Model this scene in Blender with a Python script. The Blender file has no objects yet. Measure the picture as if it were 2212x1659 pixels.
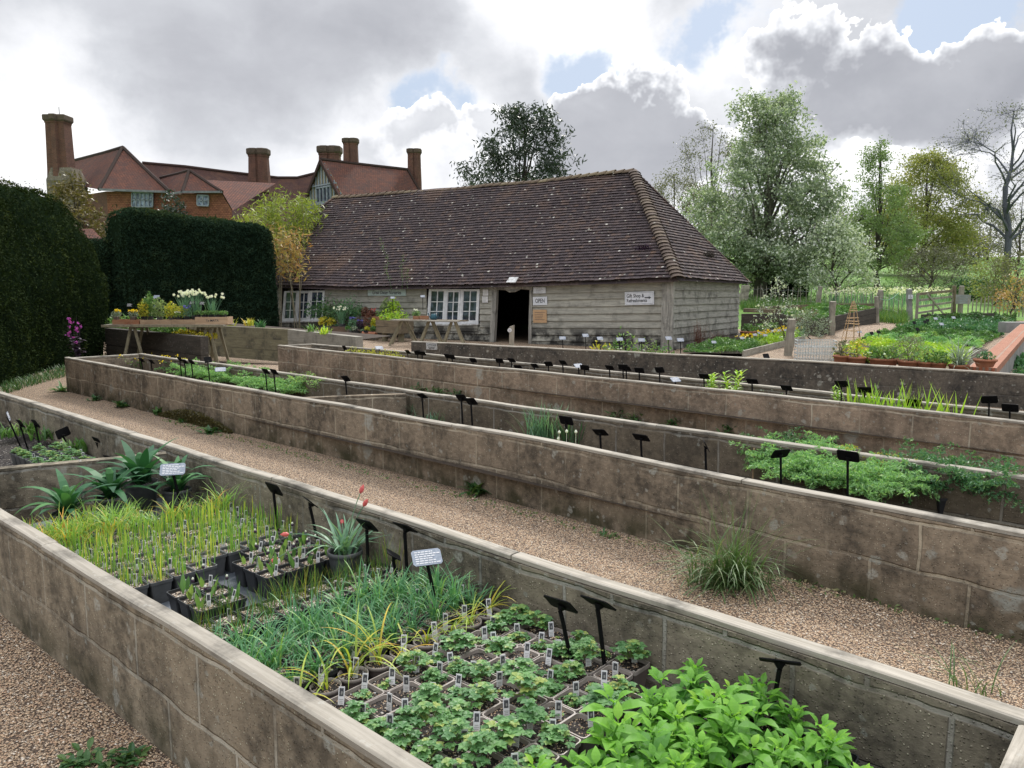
import bpy, math, random
import numpy as np
from mathutils import Vector, Matrix, noise as mnoise
random.seed(11); RNG = np.random.default_rng(5)
R = math.radians
scene = bpy.context.scene
COL = scene.collection

# ------------------------------------------------------------------ camera
FPX, CX, CY, EYE = 1690.0, 1106.0, 829.5, 1.6          # photo measured on a 2212 px wide copy
PITCH = math.atan((CY - 610) / FPX)
cd = bpy.data.cameras.new("camera"); cam = bpy.data.objects.new("camera", cd); COL.objects.link(cam)
cd.sensor_width = 36; cd.lens = 36 * FPX / 2212; cd.clip_start = .05; cd.clip_end = 3000
cam.location = (0, 0, EYE); cam.rotation_euler = (math.pi / 2 - PITCH, 0, 0)
scene.camera = cam

# ------------------------------------------------------------------ light
SUN_AZ, SUN_EL = R(14), R(46)                          # azimuth measured from +Y towards +X
sd = bpy.data.lights.new("sun", "SUN"); sd.energy = 2.4; sd.angle = R(10); sd.color = (1, .95, .88)
so = bpy.data.objects.new("sun", sd); COL.objects.link(so)
sdir = Vector((math.sin(SUN_AZ) * math.cos(SUN_EL), math.cos(SUN_AZ) * math.cos(SUN_EL), math.sin(SUN_EL)))
so.rotation_euler = sdir.to_track_quat('Z', 'Y').to_euler(); so.location = (0, 0, 30)
scene.view_settings.view_transform = 'Standard'; scene.view_settings.look = 'None'
scene.view_settings.exposure = 0.42; scene.view_settings.gamma = 1
scene.cycles.max_bounces = 6; scene.cycles.transparent_max_bounces = 6; scene.cycles.use_denoising = True

# ------------------------------------------------------------------ pixel helpers (real 3D points on real planes)
def ray(x, y):
    a = (x - CX) / FPX; b = -(y - CY) / FPX; c, s = math.cos(PITCH), math.sin(PITCH)
    return Vector((a, c + b * s, -s + b * c))
def P(x, y, z=0.0):
    d = ray(x, y); t = (z - EYE) / d.z; return Vector((0, 0, EYE)) + d * t
def PY(x, y, Y):
    d = ray(x, y); return Vector((0, 0, EYE)) + d * (Y / d.y)
AZ = math.atan(1906 / (FPX / math.cos(PITCH)))
UX = Vector((math.sin(AZ), -math.cos(AZ), 0)); VX = Vector((math.cos(AZ), math.sin(AZ), 0))
def W(u, v, z=0.0): return UX * u + VX * v + Vector((0, 0, z))
def PV(x, y, v):                                        # point where the sight line meets the upright plane v = const
    d = ray(x, y); return Vector((0, 0, EYE)) + d * (v / d.dot(VX))
ANG = math.atan2(UX.y, UX.x)                            # rotation that lines local x up with the beds
def sst(a, b, x):
    t = min(1, max(0, (x - a) / (b - a))); return t * t * (3 - 2 * t)
def G(x, y):
    h = min(.05 * max(0, y - 30) + .022 * max(0, y - 50), 5.0) * sst(-25, 5, x)
    dip = -.35 * sst(14, 20, y) * (1 - sst(31, 36, y)) * (1 - sst(9, 13, x))
    return h + dip
def PG(x, y):
    d = ray(x, y); t = 1.0; st = 1.0; o = Vector((0, 0, EYE))
    while t < 400:
        p = o + d * t
        if p.z <= G(p.x, p.y):
            if st < .01: return Vector((p.x, p.y, G(p.x, p.y)))
            t -= st; st *= .25
        t += st
    return o + d * t

# ------------------------------------------------------------------ node helpers
class NT:
    def __init__(s, t): s.t = t; s.n = t.nodes; s.l = t.links
    def add(s, typ, **kw):
        n = s.n.new(typ)
        for k, v in kw.items():
            if k.startswith('i_'):
                k = k[2:]; n.inputs[int(k) if k.isdigit() else k.replace('_', ' ')].default_value = v
            else: setattr(n, k, v)
        return n
    def link(s, a, b): s.l.new(a, b)
    def math(s, op, a, b=None, c=None):
        n = s.n.new('ShaderNodeMath'); n.operation = op
        for i, x in enumerate((a, b, c)):
            if x is None: continue
            if isinstance(x, (int, float)): n.inputs[i].default_value = x
            else: s.l.new(x, n.inputs[i])
        return n.outputs[0]
    def mix(s, f, a, b, mode='MIX'):
        n = s.n.new('ShaderNodeMix'); n.data_type = 'RGBA'; n.blend_type = mode
        for i, x in ((0, f), (6, a), (7, b)):
            if isinstance(x, (int, float)): n.inputs[i].default_value = x
            elif isinstance(x, tuple): n.inputs[i].default_value = (*x[:3], 1)
            else: s.l.new(x, n.inputs[i])
        return n.outputs[2]
    def rng(s, x, a, b, c=0.0, d=1.0, smooth=True):
        n = s.n.new('ShaderNodeMapRange'); n.interpolation_type = 'SMOOTHSTEP' if smooth else 'LINEAR'
        s.l.new(x, n.inputs[0]); n.inputs[1].default_value = a; n.inputs[2].default_value = b
        n.inputs[3].default_value = c; n.inputs[4].default_value = d; return n.outputs[0]
    def noise(s, vec, scale, detail=3, rough=.55, dist=0.0):
        n = s.n.new('ShaderNodeTexNoise'); n.inputs['Scale'].default_value = scale; n.inputs['Detail'].default_value = detail
        n.inputs['Roughness'].default_value = rough; n.inputs['Distortion'].default_value = dist
        if vec is not None: s.l.new(vec, n.inputs['Vector'])
        return n.outputs[0]
    def voro(s, vec, scale, feature='F1', rnd=1.0):
        n = s.n.new('ShaderNodeTexVoronoi'); n.feature = feature; n.inputs['Scale'].default_value = scale
        n.inputs['Randomness'].default_value = rnd
        if vec is not None: s.l.new(vec, n.inputs['Vector'])
        return n
    def mapv(s, vec, scale=(1, 1, 1), rot=(0, 0, 0), loc=(0, 0, 0)):
        n = s.n.new('ShaderNodeMapping'); n.inputs['Scale'].default_value = scale
        n.inputs['Rotation'].default_value = rot; n.inputs['Location'].default_value = loc
        s.l.new(vec, n.inputs[0]); return n.outputs[0]
    def bump(s, h, strength=.5, dist=.01, normal=None):
        n = s.n.new('ShaderNodeBump'); n.inputs['Strength'].default_value = strength; n.inputs['Distance'].default_value = dist
        s.l.new(h, n.inputs['Height'])
        if normal is not None: s.l.new(normal, n.inputs['Normal'])
        return n.outputs[0]

# ------------------------------------------------------------------ sky: physical sky seen between broken cloud
world = bpy.data.worlds.new("World"); scene.world = world; world.use_nodes = True
w = NT(world.node_tree); w.n.clear()
wo = w.add('ShaderNodeOutputWorld'); bg = w.add('ShaderNodeBackground'); w.link(bg.outputs[0], wo.inputs[0])
tc = w.add('ShaderNodeTexCoord').outputs['Generated']
sky = w.add('ShaderNodeTexSky', sky_type='NISHITA', sun_disc=False, sun_elevation=SUN_EL, sun_rotation=SUN_AZ, altitude=50, air_density=1.0, dust_density=2.0, ozone_density=1.0)
skyc = w.mix(1.0, sky.outputs[0], (.085, .092, .10), 'MULTIPLY')
sep = w.add('ShaderNodeSeparateXYZ'); w.link(tc, sep.inputs[0])
zz = w.math('MAXIMUM', sep.outputs[2], 0.0)
def blobs(lst):
    tot = None
    for (x, y, rad, wt) in lst:
        d = ray(x, y).normalized()
        vm = w.add('ShaderNodeVectorMath', operation='DISTANCE'); w.link(warp, vm.inputs[0]); vm.inputs[1].default_value = d
        v = w.rng(vm.outputs['Value'], 0, rad / FPX, wt, 0.0)
        tot = v if tot is None else w.math('ADD', tot, v)
    return tot
# domain warp for ragged outlines
nz = w.add('ShaderNodeTexNoise'); nz.inputs['Scale'].default_value = 4.5; nz.inputs['Detail'].default_value = 6; nz.inputs['Roughness'].default_value = .62
w.link(tc, nz.inputs['Vector'])
vs = w.add('ShaderNodeVectorMath', operation='MULTIPLY_ADD'); w.link(nz.outputs['Color'], vs.inputs[0]); vs.inputs[1].default_value = (.24, .24, .24)
w.link(tc, vs.inputs[2]); vsub = w.add('ShaderNodeVectorMath', operation='SUBTRACT'); w.link(vs.outputs[0], vsub.inputs[0]); vsub.inputs[1].default_value = (.12, .12, .12)
warp = vsub.outputs[0]
tcs = w.mapv(tc, scale=(1, 1, 1.7))
fine = w.noise(tcs, 8.0, 9, .58, .2); mid = w.noise(tcs, 2.4, 4, .5)
puff = w.voro(w.mapv(warp, scale=(1, 1, 1.4)), 11.0, 'SMOOTH_F1').outputs[0]
fz = w.math('SUBTRACT', fine, .5); mz = w.math('SUBTRACT', mid, .5); pz = w.math('SUBTRACT', .36, puff)
def shade(x):
    ramp = w.add('ShaderNodeValToRGB'); w.link(x, ramp.inputs[0]); cr = ramp.color_ramp
    cr.elements[0].position = 0.0; cr.elements[0].color = (.33, .34, .375, 1); cr.elements[1].position = 1.0; cr.elements[1].color = (.95, .95, .95, 1)
    for p_, c_ in ((.25, (.42, .43, .465)), (.5, (.535, .55, .585)), (.75, (.73, .74, .77))):
        e = cr.elements.new(p_); e.color = (*c_, 1)
    return ramp.outputs[0]
# high veil of cloud, opened by gaps of pale blue
holes = blobs([(1240, 105, 130, 1), (1490, 78, 125, 1), (1570, 20, 95, .7), (960, 225, 95, .8), (890, 262, 80, .7), (2085, 20, 130, .95), (1960, 25, 90, .8), (2200, -10, 90, .8), (2060, 345, 80, .5), (1640, 60, 110, .6)])
hmask = w.rng(w.math('ADD', holes, w.math('MULTIPLY', fz, 1.0)), .30, .85)
thick = blobs([(650, 150, 420, .30), (330, 60, 330, .12), (420, 270, 230, .14), (1150, 200, 160, .18), (860, 60, 220, .14)])
lit = blobs([(1150, 10, 260, .42), (1330, 60, 200, .42), (1560, 130, 160, .4), (880, 320, 230, .42), (1010, 280, 150, .3), (640, 360, 240, .32), (180, 340, 300, .30), (40, 220, 260, .18), (1330, 330, 260, .1)])
veil = w.math('ADD', w.math('ADD', w.math('MULTIPLY', fz, .55), w.math('MULTIPLY', mz, .7)), w.math('ADD', w.math('SUBTRACT', lit, thick), w.rng(zz, 0.0, .22, .30, 0.0)))
vcol = shade(w.math('ADD', veil, .52))
skyb = w.mix(.8, skyc, (.42, .49, .60))
col = w.mix(hmask, vcol, skyb)
# heaped clouds in front of it: bright rims, grey hearts
def heap(lst, col, edge=.46, soft=.05, deep=.95, lo=.16, hi=1.05, lift=0.0):
    f = w.math('ADD', blobs(lst), w.math('ADD', w.math('MULTIPLY', fz, .55), w.math('MULTIPLY', pz, .75)))
    cov = w.rng(f, edge, edge + soft); ins = w.rng(f, edge, deep, hi, lo + lift, False)
    c = shade(w.math('ADD', ins, w.math('ADD', w.math('MULTIPLY', fz, .5), w.math('MULTIPLY', pz, .35))))
    return w.mix(cov, col, c)
col = heap([(860, 330, 130, .8), (960, 300, 120, .8), (1030, 290, 100, .8), (760, 345, 120, .7), (1080, 330, 130, .8)], col, lo=.55, soft=.08)
col = heap([(1300, 180, 130, .9), (1390, 150, 110, .8), (1400, 240, 170, 1), (1270, 270, 170, 1), (1520, 280, 130, .8), (1180, 320, 130, .8), (1440, 330, 170, .8)], col, lo=.22)
col = heap([(1640, 130, 110, .8), (1740, 90, 130, .9), (1850, 130, 150, 1), (1700, 210, 170, .9), (1960, 190, 160, 1), (2090, 160, 140, .9), (2200, 120, 130, .9), (2080, 240, 180, .9), (1850, 250, 200, 1), (2280, 200, 180, 1), (1630, 290, 130, .7)], col, lo=.14, deep=1.25)
col = heap([(1960, 350, 90, .8), (2060, 390, 110, .8), (1860, 400, 130, .8), (1760, 400, 110, .7)], col, lo=.85, soft=.12)
col = w.mix(w.rng(zz, .0, .14, .75, 0.0), col, (.86, .87, .88))
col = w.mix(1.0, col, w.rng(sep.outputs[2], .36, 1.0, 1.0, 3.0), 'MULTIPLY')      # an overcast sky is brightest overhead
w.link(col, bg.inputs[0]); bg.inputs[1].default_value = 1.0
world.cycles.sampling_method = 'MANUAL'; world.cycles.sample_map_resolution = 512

# ------------------------------------------------------------------ materials
MATS = {}
def newmat(name):
    m = bpy.data.materials.new(name); m.use_nodes = True; t = NT(m.node_tree)
    b = t.n['Principled BSDF']; MATS[name] = m; return m, t, b
def lin(c): return tuple(((x / 255) / 12.92 if x / 255 <= .04045 else ((x / 255 + .055) / 1.055) ** 2.4) for x in c)

def simple(name, c1, c2=None, scale=8, rough=.8, bump=0.0, bscale=40, bdist=.004, coord='Object', metal=0.0, spec=.3, stretch=(1, 1, 1), var=.0):
    m, t, b = newmat(name); tcn = t.add('ShaderNodeTexCoord'); v = t.mapv(tcn.outputs[coord], scale=stretch)
    c2 = c2 or tuple(x * .7 for x in c1)
    n = t.noise(v, scale, 5, .6); c = t.mix(t.rng(n, .3, .7), c1, c2)
    if var:
        at = t.add('ShaderNodeAttribute', attribute_name='var'); c = t.mix(t.math('MULTIPLY', at.outputs['Fac'], var), c, tuple(x * .45 for x in c1))
    t.link(c, b.inputs['Base Color']); b.inputs['Roughness'].default_value = rough; b.inputs['Metallic'].default_value = metal
    b.inputs['Specular IOR Level'].default_value = spec
    if bump: t.link(t.bump(t.noise(v, bscale, 4, .6), bump, bdist), b.inputs['Normal'])
    return m

def leafmat(name, c1, c2, c3=None, transl=.3, rough=.45, spec=.35):
    """two or three leaf hues picked leaf by leaf, thin enough to let light through"""
    m, t, b = newmat(name); at = t.add('ShaderNodeAttribute', attribute_name='var'); oi = t.add('ShaderNodeObjectInfo')
    f = t.math('ADD', at.outputs['Fac'], t.math('MULTIPLY', t.math('SUBTRACT', oi.outputs['Random'], .5), .3))
    rp = t.add('ShaderNodeValToRGB'); t.link(f, rp.inputs[0]); c = rp.color_ramp
    c.elements[0].color = (*c1, 1); c.elements[1].color = (*(c3 or c2), 1)
    if c3:
        c.elements[1].position = 1.0; e = c.elements.new(.72); e.color = (*c2, 1)
    t.link(rp.outputs[0], b.inputs['Base Color']); b.inputs['Roughness'].default_value = rough; b.inputs['Specular IOR Level'].default_value = spec
    tr = t.add('ShaderNodeBsdfTranslucent'); br_ = t.mix(1.0, rp.outputs[0], (1.25, 1.35, .75), 'MULTIPLY'); t.link(br_, tr.inputs[0])
    mx = t.add('ShaderNodeMixShader'); mx.inputs[0].default_value = transl
    t.link(b.outputs[0], mx.inputs[1]); t.link(tr.outputs[0], mx.inputs[2])
    t.link(mx.outputs[0], t.n['Material Output'].inputs[0]); return m

def blockmat(name, cA, cB, dirt=.5, lichen=.5, mortar=(.30, .28, .24), seed=0.0, moss=.5, dark=(.035, .032, .028)):
    m, t, b = newmat(name); uv = t.add('ShaderNodeTexCoord').outputs['UV']
    v = t.mapv(uv, loc=(seed, 0, 0)); vw = t.noise(v, 2.3, 3); 
    vd = t.add('ShaderNodeVectorMath', operation='MULTIPLY_ADD'); cmb = t.add('ShaderNodeCombineXYZ'); t.link(vw, cmb.inputs[0]); t.link(t.noise(v, 3.1, 3), cmb.inputs[1])
    t.link(cmb.outputs[0], vd.inputs[0]); vd.inputs[1].default_value = (.035, .05, 0); t.link(v, vd.inputs[2])
    bt = t.add('ShaderNodeTexBrick', offset=.5, offset_frequency=2); t.link(vd.outputs[0], bt.inputs['Vector'])
    bt.inputs['Color1'].default_value = (0, 0, 0, 1); bt.inputs['Color2'].default_value = (1, 1, 1, 1); bt.inputs['Mortar'].default_value = (.5, .5, .5, 1)
    bt.inputs['Scale'].default_value = 1.0; bt.inputs['Brick Width'].default_value = .45; bt.inputs['Row Height'].default_value = .236
    bt.inputs['Mortar Size'].default_value = .011; bt.inputs['Mortar Smooth'].default_value = .5; bt.inputs['Bias'].default_value = 0
    mo = bt.outputs['Fac']; mo = t.math('MULTIPLY', mo, t.rng(t.noise(v, 1.7, 4), .34, .6, .12, 1.0))
    base = t.mix(bt.outputs['Color'], cA, cB)
    big_ = t.noise(v, 1.1, 6, .62); base = t.mix(t.rng(big_, .35, .68), base, tuple(x * .72 for x in cA))
    gr = t.noise(t.mapv(v, scale=(1, 1.4, 1)), 16, 5, .7); base = t.mix(t.rng(gr, .38, .66, 0, .55), base, tuple(x * .5 for x in cB))
    # exposed aggregate
    vo = t.voro(v, 85); ag = t.rng(vo.outputs[0], .12, .34, 1, 0)
    agc = t.add('ShaderNodeSeparateColor'); t.link(vo.outputs['Color'], agc.inputs[0])
    base = t.mix(t.math('MULTIPLY', ag, t.rng(agc.outputs[0], .45, .95, 0, .75)), base, tuple(min(.75, x * 2.1 + .05) for x in cA))
    base = t.mix(t.math('MULTIPLY', ag, t.rng(agc.outputs[1], .7, .98, 0, .8)), base, tuple(x * .28 for x in cA))
    base = t.mix(mo, base, mortar)
    # dark weathering, streaks and damp foot
    sx = t.add('ShaderNodeSeparateXYZ'); t.link(uv, sx.inputs[0])
    dn = t.noise(t.mapv(v, scale=(1, .5, 1), loc=(3, 5, 0)), 3.2, 7, .68); dn2 = t.noise(t.mapv(v, loc=(9, 1, 0)), 14, 6, .7)
    dd = t.math('MULTIPLY', t.rng(dn, .40, .62), t.rng(dn2, .36, .6, .35, 1)); base = t.mix(t.math('MULTIPLY', dd, dirt), base, dark)
    foot = t.math('MULTIPLY', t.rng(sx.outputs[1], .02, .2, 1, 0), t.rng(t.noise(v, 4, 5), .35, .62)); base = t.mix(t.math('MULTIPLY', foot, moss), base, (.035, .036, .016))
    # lichen rosettes
    for sc, th, kk in ((3.1, .24, .9), (7.5, .24, .8), (19, .26, .7)):
        wv = t.add('ShaderNodeVectorMath', operation='MULTIPLY_ADD'); nn = t.add('ShaderNodeTexNoise'); nn.inputs['Scale'].default_value = sc * 3; nn.inputs['Detail'].default_value = 4
        t.link(v, nn.inputs['Vector']); t.link(nn.outputs['Color'], wv.inputs[0]); wv.inputs[1].default_value = (.5 / sc, .5 / sc, 0); t.link(v, wv.inputs[2])
        vl = t.voro(wv.outputs[0], sc); s3 = t.add('ShaderNodeSeparateColor'); t.link(vl.outputs['Color'], s3.inputs[0])
        disc = t.rng(vl.outputs[0], th * .62, th, 1, 0); pick = t.rng(s3.outputs[0], 1 - .62 * lichen, 1 - .5 * lichen)
        ed = t.rng(t.noise(v, sc * 9, 3), .32, .6, .3, 1)
        base = t.mix(t.math('MULTIPLY', t.math('MULTIPLY', disc, pick), t.math('MULTIPLY', ed, kk)), base, t.mix(s3.outputs[1], (.40, .39, .34), (.26, .27, .24)))
    t.link(base, b.inputs['Base Color']); b.inputs['Roughness'].default_value = .93; b.inputs['Specular IOR Level'].default_value = .15
    hh = t.math('ADD', t.math('MULTIPLY', mo, -1.0), t.math('ADD', t.math('MULTIPLY', ag, .35), t.math('MULTIPLY', gr, .6)))
    t.link(t.bump(hh, .8, .012), b.inputs['Normal']); return m

def woodmat(name, c1, c2, stretch=(1, 14, 14), scale=3, rough=.8, dirt=.3, coord='Object', stain=None, bump=.5):
    """grain runs along local x (or along whichever axis has stretch 1)"""
    m, t, b = newmat(name); tcn = t.add('ShaderNodeTexCoord'); o = tcn.outputs[coord]
    oi = t.add('ShaderNodeObjectInfo'); sh = t.add('ShaderNodeVectorMath', operation='ADD'); t.link(o, sh.inputs[0])
    cb = t.add('ShaderNodeCombineXYZ'); t.link(t.math('MULTIPLY', oi.outputs['Random'], 17.0), cb.inputs[0]); t.link(cb.outputs[0], sh.inputs[1])
    v = t.mapv(sh.outputs[0], scale=stretch); n = t.noise(v, scale, 8, .65, .3); c = t.mix(t.rng(n, .34, .66), c1, c2)
    at = t.add('ShaderNodeAttribute', attribute_name='var'); c = t.mix(t.math('MULTIPLY', at.outputs['Fac'], .45), c, tuple(x * .55 for x in c1))
    n2 = t.noise(sh.outputs[0], 2.6, 6, .65); c = t.mix(t.rng(n2, .48, .68, 0, dirt), c, (.04, .038, .034))
    n3 = t.noise(sh.outputs[0], 31, 3, .6); c = t.mix(t.rng(n3, .62, .72, 0, .35), c, (.42, .42, .38))
    if stain:                                            # (axis, low, high): real water stain from splashing at the foot of boards
        sx = t.add('ShaderNodeSeparateXYZ'); t.link(o, sx.inputs[0]); k = t.rng(sx.outputs[stain[0]], stain[1], stain[2], 1, 0)
        k = t.math('MULTIPLY', k, t.rng(t.noise(o, 1.6, 6, .7), .36, .56)); c = t.mix(t.math('MULTIPLY', k, .93), c, (.012, .012, .013))
    t.link(c, b.inputs['Base Color']); b.inputs['Roughness'].default_value = rough; b.inputs['Specular IOR Level'].default_value = .2
    t.link(t.bump(n, bump, .006), b.inputs['Normal']); return m
# gravel: rounded pebbles of mixed warm colours
def gravelmat():
    m, t, b = newmat('gravel'); o = t.add('ShaderNodeTexCoord').outputs['Object']
    ov = t.add('ShaderNodeVectorMath', operation='MULTIPLY_ADD'); nn = t.add('ShaderNodeTexNoise'); nn.inputs['Scale'].default_value = 40; t.link(o, nn.inputs['Vector'])
    t.link(nn.outputs['Color'], ov.inputs[0]); ov.inputs[1].default_value = (.01, .01, 0); t.link(o, ov.inputs[2])
    vo = t.voro(t.mapv(ov.outputs[0], scale=(1, 1, .2)), 118); s = t.add('ShaderNodeSeparateColor'); t.link(vo.outputs['Color'], s.inputs[0])
    rp = t.add('ShaderNodeValToRGB'); t.link(s.outputs[0], rp.inputs[0]); c = rp.color_ramp; c.elements[0].color = (.38, .255, .155, 1); c.elements[1].color = (.70, .64, .54, 1)
    for p, cc in ((.25, (.53, .365, .235)), (.5, (.59, .43, .275)), (.7, (.49, .375, .265)), (.9, (.63, .50, .36))):
        e = c.elements.new(p); e.color = (*cc, 1)
    gap = t.rng(vo.outputs[0], .36, .62); col = t.mix(gap, rp.outputs[0], (.10, .07, .05))
    big = t.noise(o, .7, 5, .6); col = t.mix(t.rng(big, .5, .72, 0, .35), col, (.28, .21, .15))
    g = t.noise(o, 1.7, 6, .7); col = t.mix(t.rng(g, .68, .78, 0, .5), col, (.09, .10, .045))
    t.link(col, b.inputs['Base Color']); b.inputs['Roughness'].default_value = .75; b.inputs['Specular IOR Level'].default_value = .3
    t.link(t.bump(t.math('MULTIPLY', vo.outputs[0], -1.0), 1.0, .012), b.inputs['Normal']); return m
gravel = gravelmat()
def pebblemat():
    m, t, b = newmat('pebble'); at = t.add('ShaderNodeAttribute', attribute_name='var'); rp = t.add('ShaderNodeValToRGB'); t.link(at.outputs['Fac'], rp.inputs[0])
    c = rp.color_ramp; c.elements[0].color = (.34, .21, .13, 1); c.elements[1].color = (.72, .66, .56, 1)
    for p, cc in ((.3, (.50, .335, .215)), (.6, (.56, .41, .26)), (.85, (.62, .49, .35))):
        e = c.elements.new(p); e.color = (*cc, 1)
    t.link(rp.outputs[0], b.inputs['Base Color']); b.inputs['Roughness'].default_value = .6; return m
pebble = pebblemat()
def gritmat(name, cols, dark, thr):
    m, t, b = newmat(name); o = t.add('ShaderNodeTexCoord').outputs['Object']; oi = t.add('ShaderNodeObjectInfo')
    cb = t.add('ShaderNodeCombineXYZ'); t.link(t.math('MULTIPLY', oi.outputs['Random'], 9.0), cb.inputs[0])
    sh = t.add('ShaderNodeVectorMath', operation='ADD'); t.link(o, sh.inputs[0]); t.link(cb.outputs[0], sh.inputs[1])
    vo = t.voro(sh.outputs[0], 120); s = t.add('ShaderNodeSeparateColor'); t.link(vo.outputs['Color'], s.inputs[0])
    c = t.mix(s.outputs[1], cols[0], cols[1]); c = t.mix(t.rng(s.outputs[0], thr, thr + .05), dark, c)
    c = t.mix(t.rng(vo.outputs[0], .35, .6), c, tuple(x * .4 for x in dark))
    t.link(c, b.inputs['Base Color']); b.inputs['Roughness'].default_value = .9
    t.link(t.bump(t.math('MULTIPLY', vo.outputs[0], -1.0), .9, .006), b.inputs['Normal']); return m
grit = gritmat('grit', ((.42, .33, .24), (.72, .70, .64)), (.10, .07, .05), .35)
soil = gritmat('compost', ((.30, .24, .17), (.60, .60, .56)), (.028, .02, .016), .88)

def tilemat(name, c1, c2, c3, lich=.25):
    m, t, b = newmat(name); o = t.add('ShaderNodeTexCoord').outputs['Object']; at = t.add('ShaderNodeAttribute', attribute_name='var')
    rp = t.add('ShaderNodeValToRGB'); t.link(at.outputs['Fac'], rp.inputs[0]); c = rp.color_ramp; c.elements[0].color = (*c1, 1); c.elements[1].color = (*c3, 1)
    e = c.elements.new(.6); e.color = (*c2, 1)
    col = rp.outputs[0]; n = t.noise(o, 9, 6, .7); col = t.mix(t.rng(n, .4, .68, 0, .7), col, tuple(x * .5 for x in c1))
    col = t.mix(t.rng(t.noise(o, .55, 5, .6), .56, .68, 0, .5), col, c3)
    col = t.mix(t.rng(t.noise(o, 5.0, 5, .75), .60, .70, 0, .55), col, (.13, .12, .10))
    v2 = t.voro(t.mapv(o, scale=(1, 1, 1.6)), 6.5); s2 = t.add('ShaderNodeSeparateColor'); t.link(v2.outputs['Color'], s2.inputs[0]); d2 = t.math('MULTIPLY', t.rng(v2.outputs[0], .16, .30, 1, 0), t.rng(s2.outputs[0], 1 - lich * .45, 1 - lich * .45 + .02)); col = t.mix(t.math('MULTIPLY', d2, .8), col, (.34, .33, .28))
    vl = t.voro(o, 3.3); s = t.add('ShaderNodeSeparateColor'); t.link(vl.outputs['Color'], s.inputs[0])
    d = t.math('MULTIPLY', t.rng(vl.outputs[0], .10, .17, 1, 0), t.rng(s.outputs[0], 1 - lich, 1 - lich + .02)); col = t.mix(d, col, (.52, .50, .44))
    t.link(col, b.inputs['Base Color']); b.inputs['Roughness'].default_value = .88; b.inputs['Specular IOR Level'].default_value = .25
    t.link(t.bump(n, .5, .01), b.inputs['Normal']); return m
tile = tilemat('clay_tile', (.066, .052, .055), (.094, .070, .068), (.155, .10, .072), .36)
tile_hip = tilemat('hip_tile', (.12, .09, .07), (.10, .075, .062), (.18, .14, .10), .25)
tile_ridge = tilemat('ridge_tile', (.17, .13, .09), (.13, .095, .07), (.23, .19, .12), .22)
def courses(name, c1, c2, mo, bw, rh, coord='UV', bumpd=.03, patch=None):
    """far roof tiles, tile hanging or brickwork seen from a distance"""
    m, t, b = newmat(name); uv = t.add('ShaderNodeTexCoord').outputs[coord]
    bt = t.add('ShaderNodeTexBrick', offset=.5); t.link(uv, bt.inputs['Vector']); bt.inputs['Scale'].default_value = 1
    bt.inputs['Color1'].default_value = (*c1, 1); bt.inputs['Color2'].default_value = (*c2, 1); bt.inputs['Mortar'].default_value = (*mo, 1)
    bt.inputs['Brick Width'].default_value = bw; bt.inputs['Row Height'].default_value = rh; bt.inputs['Mortar Size'].default_value = rh * .09; bt.inputs['Mortar Smooth'].default_value = .4
    c = bt.outputs['Color']; n = t.noise(uv, 1.1, 6, .7); c = t.mix(t.rng(n, .42, .66, 0, .65), c, patch or tuple(x * .5 for x in c1))
    n2 = t.noise(uv, 7, 5, .7); c = t.mix(t.rng(n2, .56, .7, 0, .6), c, tuple(x * .45 for x in c2)); c = t.mix(t.rng(t.noise(uv, 11, 3), .68, .74, 0, .5), c, (.38, .36, .30))
    t.link(c, b.inputs['Base Color']); b.inputs['Roughness'].default_value = .9; b.inputs['Specular IOR Level'].default_value = .2
    t.link(t.bump(t.math('ADD', t.math('MULTIPLY', bt.outputs['Fac'], -1.0), t.math('MULTIPLY', n2, .8)), .9, bumpd), b.inputs['Normal']); return m
far_roof = courses('far_roof_tile', (.165, .068, .045), (.11, .050, .040), (.03, .02, .016), .17, .13, patch=(.065, .042, .038))
far_roof2 = courses('far_roof_tile_dark', (.105, .055, .046), (.080, .046, .042), (.03, .02, .02), .17, .11, patch=(.14, .075, .05))
hung = courses('hung_tile', (.29, .12, .075), (.19, .082, .056), (.07, .03, .02), .17, .11, patch=(.30, .14, .08))
chim = courses('chimney_brick', (.17, .082, .058), (.125, .065, .05), (.18, .14, .11), .23, .077, patch=(.09, .055, .045))
redbrick = courses('red_brick', (.42, .16, .09), (.34, .12, .07), (.30, .22, .17), .075, .23, patch=(.30, .14, .09), bumpd=.01)
stone_rub = blockmat('rubble_stone', (.22, .19, .14), (.17, .15, .11), .5, .9)

mat_G = blockmat('block_grey', (.38, .32, .235), (.28, .23, .165), .7, .5, seed=2.0, moss=.6, mortar=(.42, .39, .32))
mat_A = blockmat('block_grey_dirty', (.34, .30, .225), (.25, .215, .16), .75, .5, seed=7.3, moss=.3, mortar=(.34, .33, .29))  # slightly darker, dirtier grey-brown block
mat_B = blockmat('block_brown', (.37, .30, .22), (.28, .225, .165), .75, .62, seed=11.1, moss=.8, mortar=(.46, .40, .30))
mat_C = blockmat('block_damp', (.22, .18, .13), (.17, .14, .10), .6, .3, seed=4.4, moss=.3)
mat_D = blockmat('block_red_brown', (.41, .32, .235), (.31, .24, .18), .6, .62, seed=16.0, moss=.6, mortar=(.50, .44, .34))
mat_F = blockmat('block_blackened', (.17, .148, .12), (.12, .105, .088), .8, 1.05, seed=23.0, moss=.2, mortar=(.13, .12, .10), dark=(.028, .028, .028))
cap_m = woodmat('weathered_batten', (.43, .395, .335), (.27, .245, .20), (1.2, 26, 26), 2.5, dirt=.75)
timber = woodmat('grey_timber', (.36, .34, .29), (.25, .23, .19), (1.2, 9, 9), 2.5, dirt=.5)
sleeper = woodmat('dark_sleeper', (.085, .075, .062), (.05, .045, .038), (1.2, 9, 9), 2.5, dirt=.5)
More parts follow.
